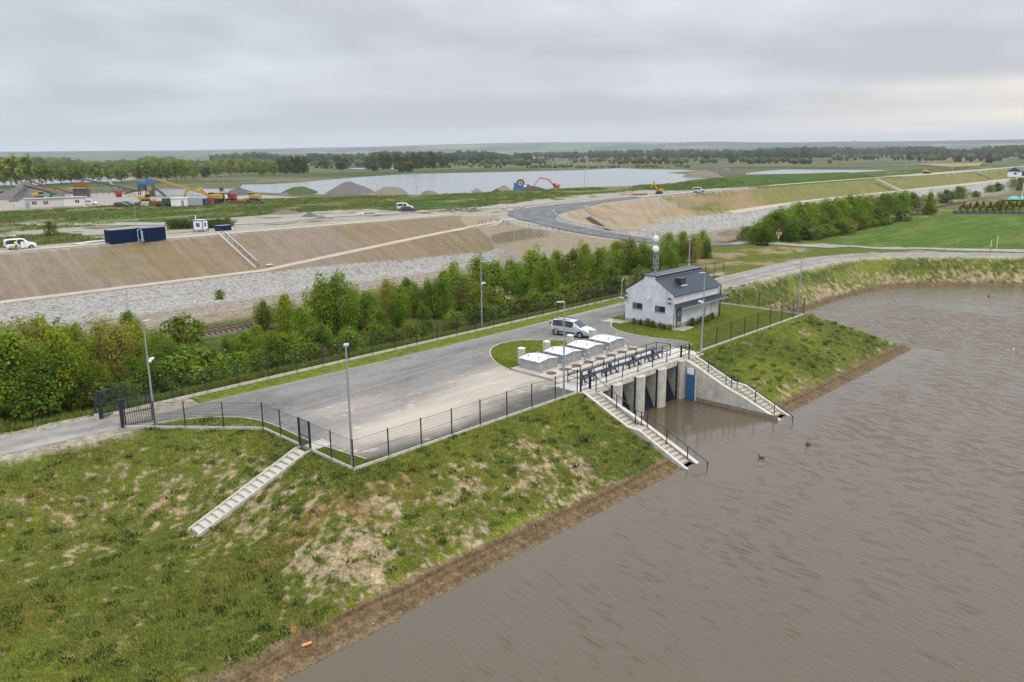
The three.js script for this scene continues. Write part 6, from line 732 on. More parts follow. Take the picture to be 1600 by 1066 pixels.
function slopeStair(label, px0, py0, px1, py1, w, rail, y0, y1) { // from the crest down to the path
  const a = at(px0, py0, y0), b = at(px1, py1, y1), t = thing('embankment_stair', label, 'stairs'), d = b.clone().sub(a), L = hypot(d.x, d.z), n = round(L / 0.42), ux = d.x / L, uz = d.z / L, ang = atan2(ux, uz); const st = new MB(); for (let i = 0; i < n; i++) { const k = (i + 0.5) / n; st.box(a.x + d.x * k, lerp(y0, y1, k) + 0.22, a.z + d.z * k, w, 0.18, L / n * 0.8, ang); } st.to(t, 'steps', M.concreteLight).userData.kind = 'stuff';
  for (const s of [-1, 1]) { const ox = -uz * s * w / 2, oz = ux * s * w / 2; new MB().beam([a.x + ox, y0 + 0.3, a.z + oz], [b.x + ox, y1 + 0.3, b.z + oz], 0.22, 0.4).to(t, 'stringer', M.concreteLight); }
  if (rail) { const ox = 0, m = new MB().bar([a.x, y0 + 1.1, a.z], [b.x, y1 + 1.1, b.z], 0.045, 6).bar([a.x, y0 + 0.6, a.z], [b.x, y1 + 0.6, b.z], 0.03, 6).bar([a.x - ux * 2, y0 + 1.1, a.z - uz * 2], [a.x, y0 + 1.1, a.z], 0.045, 6); m.to(t, 'handrail', M.navy); for (let i = 0; i <= 8; i++) { const k = i / 8; new MB().cyl(a.x + d.x * k, lerp(y0, y1, k), a.z + d.z * k, 0.045, 1.1, 6).to(t, 'rail_post', M.navy); } } return t;
}
slopeStair('concrete stair with dark handrail down the brown embankment', 346, 366.5, 405, 420.5, 1.7, true, 2.02, -4);
slopeStair('pale concrete stair across the green embankment, left one', 1369, 280, 1408, 298.5, 2.4, false, 2.05, -3.9);
slopeStair('pale concrete stair across the green embankment, right one', 1521, 267.5, 1553, 281, 2.4, false, 2.05, -3.9);
boxes('concrete_plate', 'small white concrete plate at the foot of the embankment', 'plate', 420, 411.5, [['plate', 0, 0.1, 0, 1.4, 0.24, 1, M.concreteLight]]);
// piles of gravel and earth
function pile(label, px, py, rx, h, mat, o = {}) { const p = gp(px, py), t = thing(o.name ?? 'gravel_pile', label, 'heap', [p.x, p.y - 0.1, p.z]), n = 40, m = 14, P = [], I = [], U = []; const s = px * 0.37; for (let i = 0; i <= m; i++) for (let j = 0; j < n; j++) { const a = j / n * 2 * PI, k = i / m, q = rx * k * (0.85 + 0.35 * vn(cos(a) * 1.6 + s, sin(a) * 1.6 + s)), x = cos(a) * q * (o.lx ?? 1), z = sin(a) * q * (o.lz ?? 1); const y = h * (o.flat ? 1 - pow(k, 2.2) : (1 - k) * 0.94 + 0.06 * (1 - k * k) ) * (0.86 + 0.28 * vn(x / rx * 3 + s, z / rx * 3)) - 0.35 * k; P.push(x, y, z); U.push(x, z); } for (let i = 0; i < m; i++) for (let j = 0; j < n; j++) { const a = i * n + j, b = i * n + (j + 1) % n; I.push(a, b, a + n, b, b + n, a + n); } const g = new THREE.BufferGeometry(); g.setAttribute('position', new THREE.Float32BufferAttribute(P, 3)); g.setAttribute('uv', new THREE.Float32BufferAttribute(U, 2)); g.setIndex(I); g.computeVertexNormals(); if (g.attributes.normal.getY(n * 5) < 0) { for (let q = 0; q < I.length; q += 3) [I[q], I[q + 1]] = [I[q + 1], I[q]]; g.setIndex(I); g.computeVertexNormals(); } part(t, 'heap', g, mat); t.rotation.y = o.turn ?? 0; return t; }
const gravelM = std([0.215, 0.21, 0.205], 0.95, { map: concreteMap, bumpMap: lumpMap, bumpScale: 0.2 }), gravelP = std([0.30, 0.27, 0.22], 0.95, { map: concreteMap, bumpMap: lumpMap, bumpScale: 0.2 }), darkSoil = std([0.075, 0.055, 0.042], 0.95, { bumpMap: lumpMap, bumpScale: 0.3 }), brownSoil = std([0.17, 0.135, 0.09], 0.95, { bumpMap: lumpMap, bumpScale: 0.2 }), weedy = std([0.07, 0.09, 0.03], 0.95, { bumpMap: lumpMap, bumpScale: 0.3 });
pile('big grey gravel pile below the rusty conveyors', 44, 309, 16, 7.8, gravelM, { lx: 1.3, turn: 0.8 }); pile('small dark gravel cone in front of the big pile', 22, 315, 3.2, 1.7, std([0.09, 0.09, 0.09], 0.95)); pile('grey gravel ridge at the left edge of the works', -20, 306, 18, 4.5, gravelM, { lx: 1.2 });
pile('tall grey gravel pile by the lake shore', 548, 302, 12.5, 7.0, gravelM, { lx: 1.5, turn: 0.8 }); pile('long pale sand pile right of the tall gravel pile', 612, 303.5, 9, 4.0, gravelP, { lx: 1.9, turn: 0.8, flat: 1 }); pile('dark heap behind the utility pole', 374, 304, 9, 3.8, std([0.10, 0.095, 0.09], 0.95, { bumpMap: lumpMap, bumpScale: 0.2 }), { lx: 1.4, turn: 0.8 }); pile('weedy green mound left of the tall gravel pile', 470, 302, 10, 3.4, weedy, { lx: 2, turn: 0.8, flat: 1, name: 'earth_mound' }); pile('low grey heap before the weedy mound', 455, 303.5, 7, 1.7, gravelM, { lx: 2, turn: 0.8 });
pile('small brown heap right of the tall light pole', 671, 304, 5, 2.1, brownSoil, { lx: 1.7, turn: 0.8, flat: 1 }); pile('small pale sand heap by the lake', 745, 300.5, 4.5, 2.0, gravelP, { turn: 0.8 }); pile('pale sand heap left of the blue dredger', 787, 298, 6, 3.0, gravelP, { lx: 1.4, turn: 0.8 }); pile('dark earth heap left of the dredger', 776, 299.5, 3.6, 1.6, darkSoil, { lx: 1.5, turn: 0.8, name: 'earth_heap' }); pile('long dark earth heap in front of the orange excavator', 832, 298, 7, 2.0, darkSoil, { lx: 2.1, turn: 0.75, flat: 1, name: 'earth_heap' }); pile('sand spit under the orange excavator', 868, 296, 6, 0.9, gravelP, { lx: 2.2, turn: 0.75, flat: 1 });
pile('grey rubble heap on the far lake spit', 1096, 276.5, 13, 5.2, gravelP, { lx: 1.6, turn: 0.8, flat: 1, name: 'rubble_heap' }); pile('dark spoil ridge on the far lake shore', 1122, 271, 22, 4, std([0.10, 0.09, 0.075], 0.95), { lx: 2, turn: 0.8, flat: 1, name: 'rubble_heap' }); pile('pale sand hill far beyond the lake', 820, 249, 34, 15, gravelP, { lx: 2, turn: 0.8, flat: 1 });
pile('grey heap of chippings beside the site road', 484, 339, 2.4, 1.5, gravelM, { lx: 1.4 }); pile('pale earth heap beside the site road', 502, 342, 2.2, 1.1, gravelP, { lx: 1.5 }); pile('brown earth heap in the grass before the site road', 447, 334, 4, 1.4, brownSoil, { lx: 1.7 }); pile('pinkish rubble heap at the end of the causeway', 1143, 367, 3.4, 1.2, std([0.36, 0.29, 0.235], 0.95, { map: concreteMap, bumpMap: lumpMap, bumpScale: 0.5 }), { lx: 2, turn: 0.8, flat: 1, name: 'rubble_heap' });
// conveyors and plant
function conveyor(label, a, b, w, mat, legs = 2, name = 'conveyor') { // a, b: [px, py, level py of the ground below]
  const A = gp(a[0], a[2]), B = gp(b[0], b[2]); const top = (p, q) => { const k = mpp(q); return q.y + k * (p[2] - p[1]); }; A.y = top(a, A); B.y = top(b, B); const t = thing(name, label, 'conveyor'); new MB().beam([A.x, A.y, A.z], [B.x, B.y, B.z], w, 0.25).to(t, 'belt', M.steelDark); for (const s of [-1, 1]) { const d = B.clone().sub(A).normalize(), ox = -d.z * s * w * 0.6, oz = d.x * s * w * 0.6; new MB().beam([A.x + ox, A.y + 0.3, A.z + oz], [B.x + ox, B.y + 0.3, B.z + oz], 0.2, 0.5).to(t, 'side_frame', mat); }
  for (let i = 1; i <= legs; i++) { const p = A.clone().lerp(B, i / (legs + 1)), g = ground(p.x, p.z); for (const s of [-1, 1]) new MB().bar([p.x, p.y, p.z], [p.x + s * 1.6, g, p.z + s * 0.6], 0.1, 5).to(t, 'leg', mat); } return t;
}
conveyor('long rusty conveyor rising left over the gravel pile', [120, 304, 307], [52, 285, 309], 1.1, M.rustBelt, 3); conveyor('second rusty conveyor below the long one', [88, 303, 309], [40, 290, 310], 0.9, M.rustBelt, 2); conveyor('short dark conveyor down to the small dark cone', [44, 292, 310], [23, 309, 314], 0.8, M.steelDark, 0); conveyor('grey conveyor from the orange crusher to the red hopper', [137, 282, 304], [214, 299, 304], 1.0, M.steelDark, 3); conveyor('long bright yellow conveyor sloping down to the right', [238, 279, 306], [326, 305, 312], 1.5, M.yellow, 2); conveyor('small pale conveyor standing behind the red hopper', [166, 278, 302], [184, 297, 304], 0.6, M.galv, 1);
boxes('crusher', 'orange and brown crusher plant at the head of the rusty conveyors', 'crusher', 129, 308, [['hopper', 0.4, 6.1, 0, 4.2, 2.4, 3.4, std([0.26, 0.14, 0.06], 0.85, { map: paintMap })], ['platform', -1, 4.4, 0, 9, 0.4, 4.5, M.yellow], ['chute', -1, 2.4, 0, 5, 3.6, 3, M.steelDark], ['leg', -3.5, 2.2, 1.5, 0.4, 4.4, 0.4, M.rust], ['leg', 3, 2.2, 1.5, 0.4, 4.4, 0.4, M.rust], ['leg', 3, 2.2, -1.5, 0.4, 4.4, 0.4, M.rust], ['railing', 0, 7.8, 1.6, 5, 0.12, 0.12, M.yellow], ['railing', 0, 7.4, 1.6, 5, 0.1, 0.1, M.yellow], ['stair', 3.6, 2.6, 1.8, 0.6, 5.4, 0.3, M.steelDark], ['motor', -2.6, 5.2, 1, 1.2, 1, 1, M.rust]], { turn: -0.7 });
boxes('screening_plant', 'blue screening plant on legs at the yellow conveyor head', 'screening plant', 229, 307.5, [['screen_box', 0.5, 6.8, 0, 8, 1.6, 3, M.blue], ['upper_box', 2, 8.2, 0, 3, 1.6, 2.4, M.blue], ['hopper', -1.5, 4.6, 0, 3, 2.6, 2.6, M.steelDark], ['leg', -3.2, 2.8, 1.2, 0.4, 5.6, 0.4, M.navy], ['leg', 0.6, 2.8, 1.2, 0.5, 5.6, 0.4, M.navy], ['leg', 3.6, 2.8, 1.2, 0.4, 5.6, 0.4, M.navy], ['leg', -3.2, 2.8, -1.2, 0.4, 5.6, 0.4, M.navy], ['leg', 3.6, 2.8, -1.2, 0.4, 5.6, 0.4, M.navy], ['platform', 0, 5.6, 0, 9, 0.25, 3.4, M.steelDark], ['bin', 2.4, 1.6, 0, 1.8, 2.6, 2, M.rust]], { turn: -0.75 });
conveyor('dark conveyor leaning from the blue plant to the right', [244, 295, 306], [258, 307, 307.5], 0.8, M.steelDark, 0); conveyor('dark low conveyor left of the blue plant', [195, 303, 307], [218, 298, 307], 0.9, M.steelDark, 1);
boxes('hopper', 'red hopper between the grey and dark conveyors', 'hopper', 186, 308, [['bin', 0, 2.2, 0, 3, 1.8, 2.4, M.red], ['base', 0, 0.7, 0, 2.2, 1.4, 1.6, M.rust]], { turn: -0.7 });
pole('tall grey light pole at the left of the gravel works', 22, 290, 331, { head: true }); { const t = pole('utility pole with transformer and cross arms right of the yellow conveyor', 352, 270, 319, { head: false, arms: true, mat: M.concreteDark, r: 0.16, name: 'utility_pole' }); new MB().bev(-1.0, 5.2, 0, 1.1, 1.6, 0.8, 0.05).to(t, 'transformer', M.steelDark); new MB().bev(0.4, 2.6, 0.2, 0.8, 1.3, 0.5, 0.05).to(t, 'switch_box', M.lamp); }
pole('tall light pole by the lake right of the gravel piles', 651, 268, 306.5, {}); pole('thin light pole behind the long low hall of the works', 213, 318, 351, { head: false }); pole('light pole in front of the big lake', 913, 264, 297, {}); pole('light pole on the far lake shore', 1120, 262, 284, { head: false }); pole('light pole above the green mound', 1282, 252, 272, {}); pole('white light pole behind the crest road, nearest the loader', 1415, 250, 272, {}); pole('pale light pole behind the crest road, second from the right', 1488, 250, 268, {}); pole('pale light pole behind the crest road, right of the others', 1503, 249, 266, {}); pole('twin-headed lamp by the sand pile', 589, 286, 303, {}); pole('white light pole at the right edge by the grey building', 1594, 256, 275, {}); pole('thick white pole beside the teal parasols', 1597, 286, 309, { head: false, r: 0.16, mat: M.white });
{ // long low hall
  const a = gp(41, 326.5), b = gp(134, 322.5), L = hypot(b.x - a.x, b.z - a.z), ang = -atan2(b.z - a.z, b.x - a.x), t = thing('long_hall', 'long low white hall with flat grey roof at the gravel works', 'building', [(a.x + b.x) / 2, a.y, (a.z + b.z) / 2], ang), h = 3.1; new MB().box(0, h / 2, -2, L, h, 4).to(t, 'wall', std([0.70, 0.68, 0.66], 0.85, { map: paintMap })); new MB().box(L * 0.3, h / 2, 0.02, L * 0.34, h, 0.08).to(t, 'pale_wall_section', std([0.68, 0.63, 0.58], 0.85)); new MB().box(0, h + 0.1, -2, L + 0.5, 0.22, 4.8).to(t, 'roof', std([0.30, 0.34, 0.38], 0.6)); for (const x of [-0.36, -0.17, 0.36]) { const w = new MB().box(x * L, 1.8, 0.05, 1.3, 1.0, 0.08).to(t, 'window', M.steelDark); new MB().box(x * L, 1.8, 0.1, 0.08, 1.0, 0.04).to(w, 'frame', M.white); } new MB().box(-L * 0.47, 1.1, 0.05, 1.0, 2.1, 0.08).to(t, 'door', M.grey); new MB().box(0, 0.15, 0.1, L * 0.9, 0.5, 0.3).to(t, 'footing', M.concrete);
}
// containers and sheds of the works
boxes('shed', 'white gabled shed among the yellow machines', 'shed', 281, 322.5, [['wall', 0, 1.3, 0, 4.8, 2.6, 3, M.white], ['roof', 0, 2.75, 0, 5.1, 0.3, 3.4, std([0.6, 0.6, 0.6], 0.6)], ['door', 1.4, 1.0, 1.5, 0.9, 2, 0.1, M.grey]], { turn: -0.7 }); boxes('storage_container', 'pale grey storage container right of the white shed', 'container', 303, 321.5, [['body', 0, 1.25, 0, 6.2, 2.4, 2.4, std([0.32, 0.37, 0.42], 0.6)], ['roof', 0, 2.5, 0, 6.3, 0.12, 2.5, M.grey], ['door', 3.1, 1.2, 0, 0.1, 2.1, 2, M.grey]], { turn: -0.75 }); boxes('storage_container', 'blue storage container between the grey one and the red one', 'container', 319, 321, [['body', 0, 1.2, 0, 2.0, 2.3, 2.3, std([0.03, 0.12, 0.26], 0.6)], ['roof', 0, 2.4, 0, 2.1, 0.1, 2.4, M.grey], ['door', 0, 1.1, 1.16, 1.6, 1.9, 0.08, M.navy]], { turn: -0.75 }); boxes('storage_container', 'red storage container right of the blue one', 'container', 327.5, 320.5, [['body', 0, 1.2, 0, 2.6, 2.3, 2.3, M.red], ['roof', 0, 2.4, 0, 2.7, 0.1, 2.4, M.rust], ['door', 0, 1.1, 1.16, 2, 1.9, 0.08, M.rust]], { turn: -0.75 });
boxes('scrap_boxes', 'row of low dark crates by the loader', 'crates', 232, 321.5, [['crate', -4, 0.6, 0, 2, 1.2, 1.6, M.steelDark], ['crate', -1, 0.7, 0, 2.6, 1.4, 1.6, M.concreteLight], ['crate', 3, 0.8, 0, 4.5, 1.5, 1.8, M.rust]], { turn: -0.75 });
boxes('barrier_row', 'long rusty skip row along the edge of the works', 'skips', 385, 318, [['skip', -3, 0.5, 0, 6, 1, 1.6, M.rust], ['skip', 4, 0.4, 0, 5, 0.8, 1.6, M.steelDark]], { turn: -0.75 });
// machines
function digger(name, label, px, py, mat, o = {}) { const p = gp(px, py), t = thing(name, label, o.cat ?? 'excavator', [p.x, p.y, p.z], o.turn ?? 0), s = o.s ?? 1; for (const z of [-1.1, 1.1]) { const m = new MB().bev(0, 0.45, z, 3.6, 0.85, 0.6, 0.2).to(t, 'track', M.black); } new MB().bev(0, 1.15, 0, 2.6, 0.5, 1.9, 0.05).to(t, 'undercarriage', M.steelDark); new MB().bev(-0.7, 1.95, 0, 2.9, 1.2, 2.5, 0.12).to(t, 'engine_house', mat); const c = new MB().bev(1.0, 2.3, 0.75, 1.3, 1.7, 1.0, 0.08).to(t, 'cab', mat); new MB().box(1.0, 2.55, 0.75, 1.34, 0.9, 1.04).to(c, 'cab_window', M.glass); if (o.arm) { const [j1, j2, j3] = o.arm; new MB().beam([1.2, 1.8, -0.2], j1, 0.45, 0.7).to(t, 'boom', mat); new MB().beam(j1, j2, 0.4, 0.6).to(t, 'boom', mat); new MB().beam(j2, j3, 0.32, 0.45).to(t, 'stick', mat); new MB().bev(j3[0], j3[1] - 0.3, j3[2], 1.1, 0.9, 1.2, 0.15).to(t, 'bucket', M.steelDark); new MB().bar([1.6, 2.0, -0.2], [j1[0] * 0.8, j1[1] * 0.85, j1[2]], 0.09, 6).to(t, 'cylinder', M.galv); } if (o.blade) { new MB().bev(2.6, 0.8, 0, 0.35, 1.3, 3.4, 0.08).to(t, 'blade', mat); for (const z of [-1.2, 1.2]) new MB().beam([0.4, 0.6, z], [2.5, 0.6, z], 0.2, 0.25).to(t, 'push_arm', mat); } t.scale.setScalar(s); return t; }
digger('long_arm_excavator', 'orange long-arm excavator standing on a sand spit in the lake', 869, 295.5, std([0.5, 0.10, 0.04], 0.6), { turn: 2.34, s: 1.0, arm: [[4.2, 5.2, -0.2], [9.0, 6.2, -0.2], [13.2, 0.6, -0.2]] });
digger('excavator', 'yellow excavator right of the yellow conveyor foot', 335, 318, M.yellow, { turn: 2.34, s: 1.25, arm: [[4, 4.5, 0], [7.5, 3.8, 0], [9, 1, 0]] }); digger('bulldozer', 'yellow bulldozer behind the long low hall', 62, 312, M.yellow, { turn: -0.7, blade: 1, cat: 'bulldozer', s: 1.2 }); digger('wheel_loader', 'yellow loader beside the low dark crates', 228, 318, M.yellow, { turn: -0.7, blade: 1, cat: 'loader', s: 1.1 }); digger('bulldozer', 'yellow machine at the right edge of the works', 397, 317, M.yellow, { turn: 2.2, blade: 1, cat: 'bulldozer', s: 1.15 }); digger('excavator', 'small yellow digger with raised arm at the end of the crest road', 1030, 303, M.yellow, { turn: 2.4, s: 0.72, arm: [[2.4, 5.2, 0], [3.0, 6.6, 0], [4.6, 3.2, 0]] }); digger('wheel_loader', 'orange-yellow loader on the far crest road', 1448, 271.5, std([0.6, 0.27, 0.03], 0.6), { turn: -0.6, s: 0.95, blade: 1, cat: 'loader' });
digger('bulldozer', 'teal machine beside the bulldozer behind the hall', 79, 311, M.teal, { turn: -0.7, cat: 'machine', s: 0.9 });
{ const t = boxes('dredger', 'blue dredger with a big rusty bucket wheel on the lake shore', 'dredger', 815, 296.5, [['hull', 0, 0.8, 0, 9, 1.6, 4, M.blue], ['cabin', -3, 2.6, 0, 2.4, 2.2, 2.6, M.blue], ['deck_house', 3.2, 2.1, 0, 2.6, 1.4, 2.6, M.blue], ['gantry', 1.2, 3.8, 0, 0.4, 4.6, 0.4, M.yellow], ['panel', 1.8, 1.9, 1.8, 1.6, 1.2, 0.3, M.lamp]], { turn: -0.75 }); const g = new THREE.TorusGeometry(1.75, 0.5, 8, 24); const w = part(t, 'bucket_wheel', g, M.rust); w.position.set(-0.6, 3.5, 0); for (let i = 0; i < 6; i++) new MB().box(0, 0, 0, 3.4, 0.16, 0.2, 0, 0, i * PI / 6).to(w, 'spoke', M.rust); }
{ const t = boxes('dump_truck', 'dark red dump truck right of the yellow excavator', 'dump truck', 353, 315.5, [['bed', -1, 2.4, 0, 5.4, 1.8, 3, std([0.16, 0.06, 0.05], 0.7)], ['cab', 2.9, 2.0, 0, 1.8, 2.2, 2.6, M.red], ['chassis', 0, 1.0, 0, 7.6, 0.5, 2, M.black]], { turn: -0.75 }); for (const x of [-2.4, -0.9, 2.6]) for (const z of [-1.3, 1.3]) { const w = part(t, 'wheel', new THREE.CylinderGeometry(0.75, 0.75, 0.5, 16).rotateX(PI / 2), M.tyre); w.position.set(x, 0.75, z); } }
{ const t = boxes('lorry', 'dark green lorry left of the white shed', 'lorry', 258, 322.5, [['cab', 0.6, 1.6, 0, 2.2, 2.2, 2.3, std([0.02, 0.08, 0.05], 0.5)], ['bed', -1.8, 1.2, 0, 2.8, 1.2, 2.2, M.rust], ['chassis', -0.4, 0.6, 0, 5, 0.3, 1.8, M.black]], { turn: -0.75 }); for (const x of [-2, 1]) for (const z of [-1, 1]) { const w = part(t, 'wheel', new THREE.CylinderGeometry(0.5, 0.5, 0.35, 14).rotateX(PI / 2), M.tyre); w.position.set(x, 0.5, z); } }
boxes('dark_machine', 'dark machine cut by the left edge of the picture', 'machine', 1, 310, [['body', 0, 2.2, 0, 3.4, 2.4, 2.6, M.black], ['track', 0, 0.6, 1.2, 3.8, 1.0, 0.6, M.steelDark], ['track', 0, 0.6, -1.2, 3.8, 1.0, 0.6, M.steelDark]], { turn: -0.7 });
// cars of the site
function farCar(label, px, py, paintM, turn, st = MPV, sc = 1) { const p = gp(px, py), t = vehicle({ name: 'parked_car', label, category: st === VAN ? 'van' : 'car', st, pos: [0, 0, 0], turn, paint: paintM, side: st === VAN ? [[0.1, 0.5], [0.5, 1.5], [1.65, 2.5]] : [[0.32, 1.45], [1.55, 2.45], [2.45, 2.75]], screen: st === VAN ? [2.75, 3.45] : [2.75, 3.55], rear: st === VAN ? undefined : [0.08, 0.32], axles: [0.78, 3.55], wr: 0.32, track: 0.86, mirror: [2.95, 1.05], pillars: [1.5] }); const off = new THREE.Vector3(2.2 * sc, 0, 0).applyAxisAngle(new THREE.Vector3(0, 1, 0), turn); t.position.set(p.x - off.x, p.y + 0.12, p.z - off.z); t.scale.setScalar(sc); return t; }
farCar('white car parked right of the long low hall', 142, 320.5, carWhite, -0.75); farCar('dark grey car parked below the red hopper', 190, 324, carDark, -0.8); farCar('second dark car right of the dark grey one', 200, 322.5, std([0.10, 0.13, 0.17], 0.3), -0.8); farCar('white minibus parked on the site road behind a dark car', 633, 328.5, carWhite, -0.55, VAN, 1.12); farCar('dark car parked in front of the white minibus', 638, 331.5, carDark, -0.55); farCar('pale blue truck at the far end of the crest road', 1092.5, 301.5, carLight, -0.1 - PI / 4, VAN, 1.05);
boxes('white_container', 'white container on the far lake shore', 'container', 1132, 269.5, [['body', 0, 1.6, 0, 8, 3.2, 3, M.white], ['roof', 0, 3.25, 0, 8.2, 0.15, 3.2, M.grey], ['door', 4.02, 1.4, 0, 0.08, 2.6, 2.4, M.grey]], { turn: -0.75 });
// road works at the site road: baskets, pipes, barriers
for (const [i, px, py] of [[0, 708, 332], [1, 724, 331], [2, 733, 330.5], [3, 787, 329], [4, 806, 328.5], [5, 816, 327.5]]) { const p = gp(px, py), t = thing('pallet_cage', ['single wire pallet cage with an orange end beside the site road', 'left cage of the grey pair beside the site road', 'right cage of the grey pair beside the site road', 'lone stack of grey kerbs by the hairpin', 'left stack of grey kerbs by the hairpin', 'right stack of grey kerbs by the hairpin'][i], i < 3 ? 'cage' : 'kerb stack', [p.x, p.y, p.z], -0.6); if (i < 3) { for (const x of [-0.6, 0, 0.6]) new MB().box(x, 0.55, 0, 0.05, 1.0, 0.8).to(t, 'frame', M.steelDark); new MB().box(0, 0.5, 0, 1.1, 0.75, 0.7).to(t, 'load', M.galv); new MB().box(0, 0.06, 0, 1.3, 0.12, 0.9).to(t, 'pallet', M.wood); if (!i) new MB().box(-0.75, 0.55, 0, 0.15, 1.1, 0.9).to(t, 'end_panel', M.orange); } else { for (let k = 0; k < 3; k++) new MB().bev(0, 0.2 + 0.28 * k, 0, 1.5, 0.26, 0.9, 0.02).to(t, 'kerb_layer', M.concrete); new MB().box(0, 0.04, 0, 1.5, 0.08, 1).to(t, 'pallet', M.wood); } }
{ const p = gp(568, 335), t = thing('pipe_stack', 'white pipes lying beside the site road', 'pipes', [p.x, p.y + 0.2, p.z], -0.55); for (let i = 0; i < 4; i++) new MB().bar([-1.5 + 0.5 * i, 0.15 * (i % 2), 0.2 * i], [1.8 + 0.4 * i, 0.15 * (i % 2), 0.2 * i], 0.14, 8).to(t, 'pipe', i === 3 ? M.red : M.white); }
{ const p = gp(1002, 305), t = thing('pipe_stack', 'dark red beams lying at the end of the crest road', 'beams', [p.x, p.y + 0.2, p.z], -0.6); for (let i = 0; i < 3; i++) new MB().box(0.4 * i - 1, 0.1 + 0.2 * (i % 2), 0.35 * i, 7 - i, 0.28, 0.3).to(t, 'beam', M.red); }
for (const [px, t0, f, lab, m] of [[701.5, 349, 357.5, 'thin red marker stake above the ramp path', M.red], [719, 335, 351, 'thin orange marker stake on the brown slope', M.orange], [1547, 376, 396.5, 'red and white marker pole beside the dyke road', M.red], [1557, 368, 391.5, 'thin white marker pole beside the dyke road', M.white], [693, 324, 330, 'small red marker by the pallet cages', M.red]]) { const p = gp(px, f), h = mpp(p) * (f - t0), t = thing('marker_stake', lab, 'marker', [p.x, p.y, p.z]); new MB().cyl(0, 0, 0, 0.04, h * 0.5, 6).to(t, 'lower_half', m); new MB().cyl(0, h * 0.5, 0, 0.04, h * 0.5, 6).to(t, 'upper_half', px === 1547 ? M.white : m); }
{ // guard rail round the inner edge of the hairpin
  const t = thing('guard_rail', 'pale steel guard rail round the inner side of the hairpin bend', 'guard rail'), P = [[866, 331, 1.9], [864, 334, 1.8], [869, 339, 1.7], [880, 345, 1.6], [895, 350.5, 1.45], [915, 355.5, 1.3], [940, 359.5, 1.1], [970, 363, 0.9], [1000, 366, 0.7], [1020, 368, 0.5]].map(([a, b, y]) => at(a, b, y)); const c = new THREE.CatmullRomCurve3(P), m = new MB(), n = 40; for (let i = 0; i < n; i++) { const a = c.getPointAt(i / n), b = c.getPointAt((i + 1) / n); m.beam([a.x, a.y + 0.65, a.z], [b.x, b.y + 0.65, b.z], 0.09, 0.32); } m.to(t, 'rail', M.concreteLight); for (let i = 0; i <= 20; i++) { const a = c.getPointAt(i / 20); new MB().box(a.x, a.y + 0.3, a.z, 0.1, 0.8, 0.1).to(t, 'post', M.galv); }
  const t2 = thing('guard_rail', 'dark guard rail along the near edge of the causeway road', 'guard rail'), Q = [[748, 350, 1.6], [768, 346, 1.7], [800, 351.5, 1.3], [840, 357.5, 1.1], [880, 362.5, 0.95], [930, 368.5, 0.8], [985, 374, 0.4]].map(([a, b, y]) => at(a, b, y)), c2 = new THREE.CatmullRomCurve3(Q), m2 = new MB(); for (let i = 0; i < 34; i++) { const a = c2.getPointAt(i / 34), b = c2.getPointAt((i + 1) / 34); m2.beam([a.x, a.y + 0.75, a.z], [b.x, b.y + 0.75, b.z], 0.07, 0.1); } m2.to(t2, 'rail', M.grey); for (let i = 0; i <= 24; i++) { const a = c2.getPointAt(i / 24); new MB().box(a.x, a.y + 0.3, a.z, 0.09, 0.9, 0.09).to(t2, 'post', M.steelDark); }
}
{ // level crossing sign
  const p = gp(1216, 378), t = thing('crossing_sign', 'level crossing sign with red and white cross and yellow plate', 'sign', [p.x, p.y, p.z], -0.85), h = mpp(p) * 21; new MB().cyl(0, 0, 0, 0.06, h, 8).to(t, 'post', M.galv); const red = M.red; for (const a of [0.45, -0.45]) { const b = new MB().box(0, h * 0.63, 0.09 + 0.03 * (a > 0), 1.3, 0.22, 0.04, 0, 0, a).to(t, 'cross_bar', red); for (const s of [-0.48, 0, 0.48]) new MB().box(cos(a) * s, h * 0.63 + sin(a) * s, 0.125 + 0.03 * (a > 0), 0.24, 0.21, 0.02, 0, 0, a).to(b, 'white_band', M.white); } new MB().box(0, h * 0.36, 0.1, 0.42, 0.7, 0.04).to(t, 'yellow_plate', std([0.6, 0.42, 0.08], 0.5)); new MB().bev(0, h * 0.9, 0.08, 0.42, 0.5, 0.14, 0.03).to(t, 'signal_head', M.wood); }
// right edge: parasols, pergola, grey building, garden fence
for (const [i, px] of [[0, 1582], [1, 1600]]) { const p = gp(px, 322.5, -1), t = thing('parasol', ['teal parasol beside the dark pergola', 'teal parasol cut by the right edge'][i], 'parasol', [p.x, p.y, p.z]), g = new THREE.SphereGeometry(1.9, 16, 6, 0, 6.29, 0, 1.25); g.scale(1, 0.75, 1); part(t, 'canopy', g, std([0.10, 0.42, 0.38], 0.7, { side: THREE.DoubleSide })).position.y = 1.9; new MB().cyl(0, 0, 0, 0.05, 3.2, 6).to(t, 'pole', M.white); }
{ const p = gp(1578, 323, -1), t = thing('pergola', 'dark open pergola under the teal parasols', 'pergola', [p.x, p.y, p.z], -0.8); for (const x of [-3, 0, 3]) for (const z of [-1, 1]) new MB().box(x, 1.0, z, 0.2, 2.0, 0.2).to(t, 'post', M.black); for (const z of [-1, 1]) new MB().box(0, 2.05, z, 7, 0.2, 0.2).to(t, 'beam', M.black); new MB().box(-3.2, 1.0, 0, 1.6, 1.8, 1.8).to(t, 'cabinet', M.steelDark); new MB().box(1, 0.5, 0, 3, 0.12, 1).to(t, 'table', M.wood); }
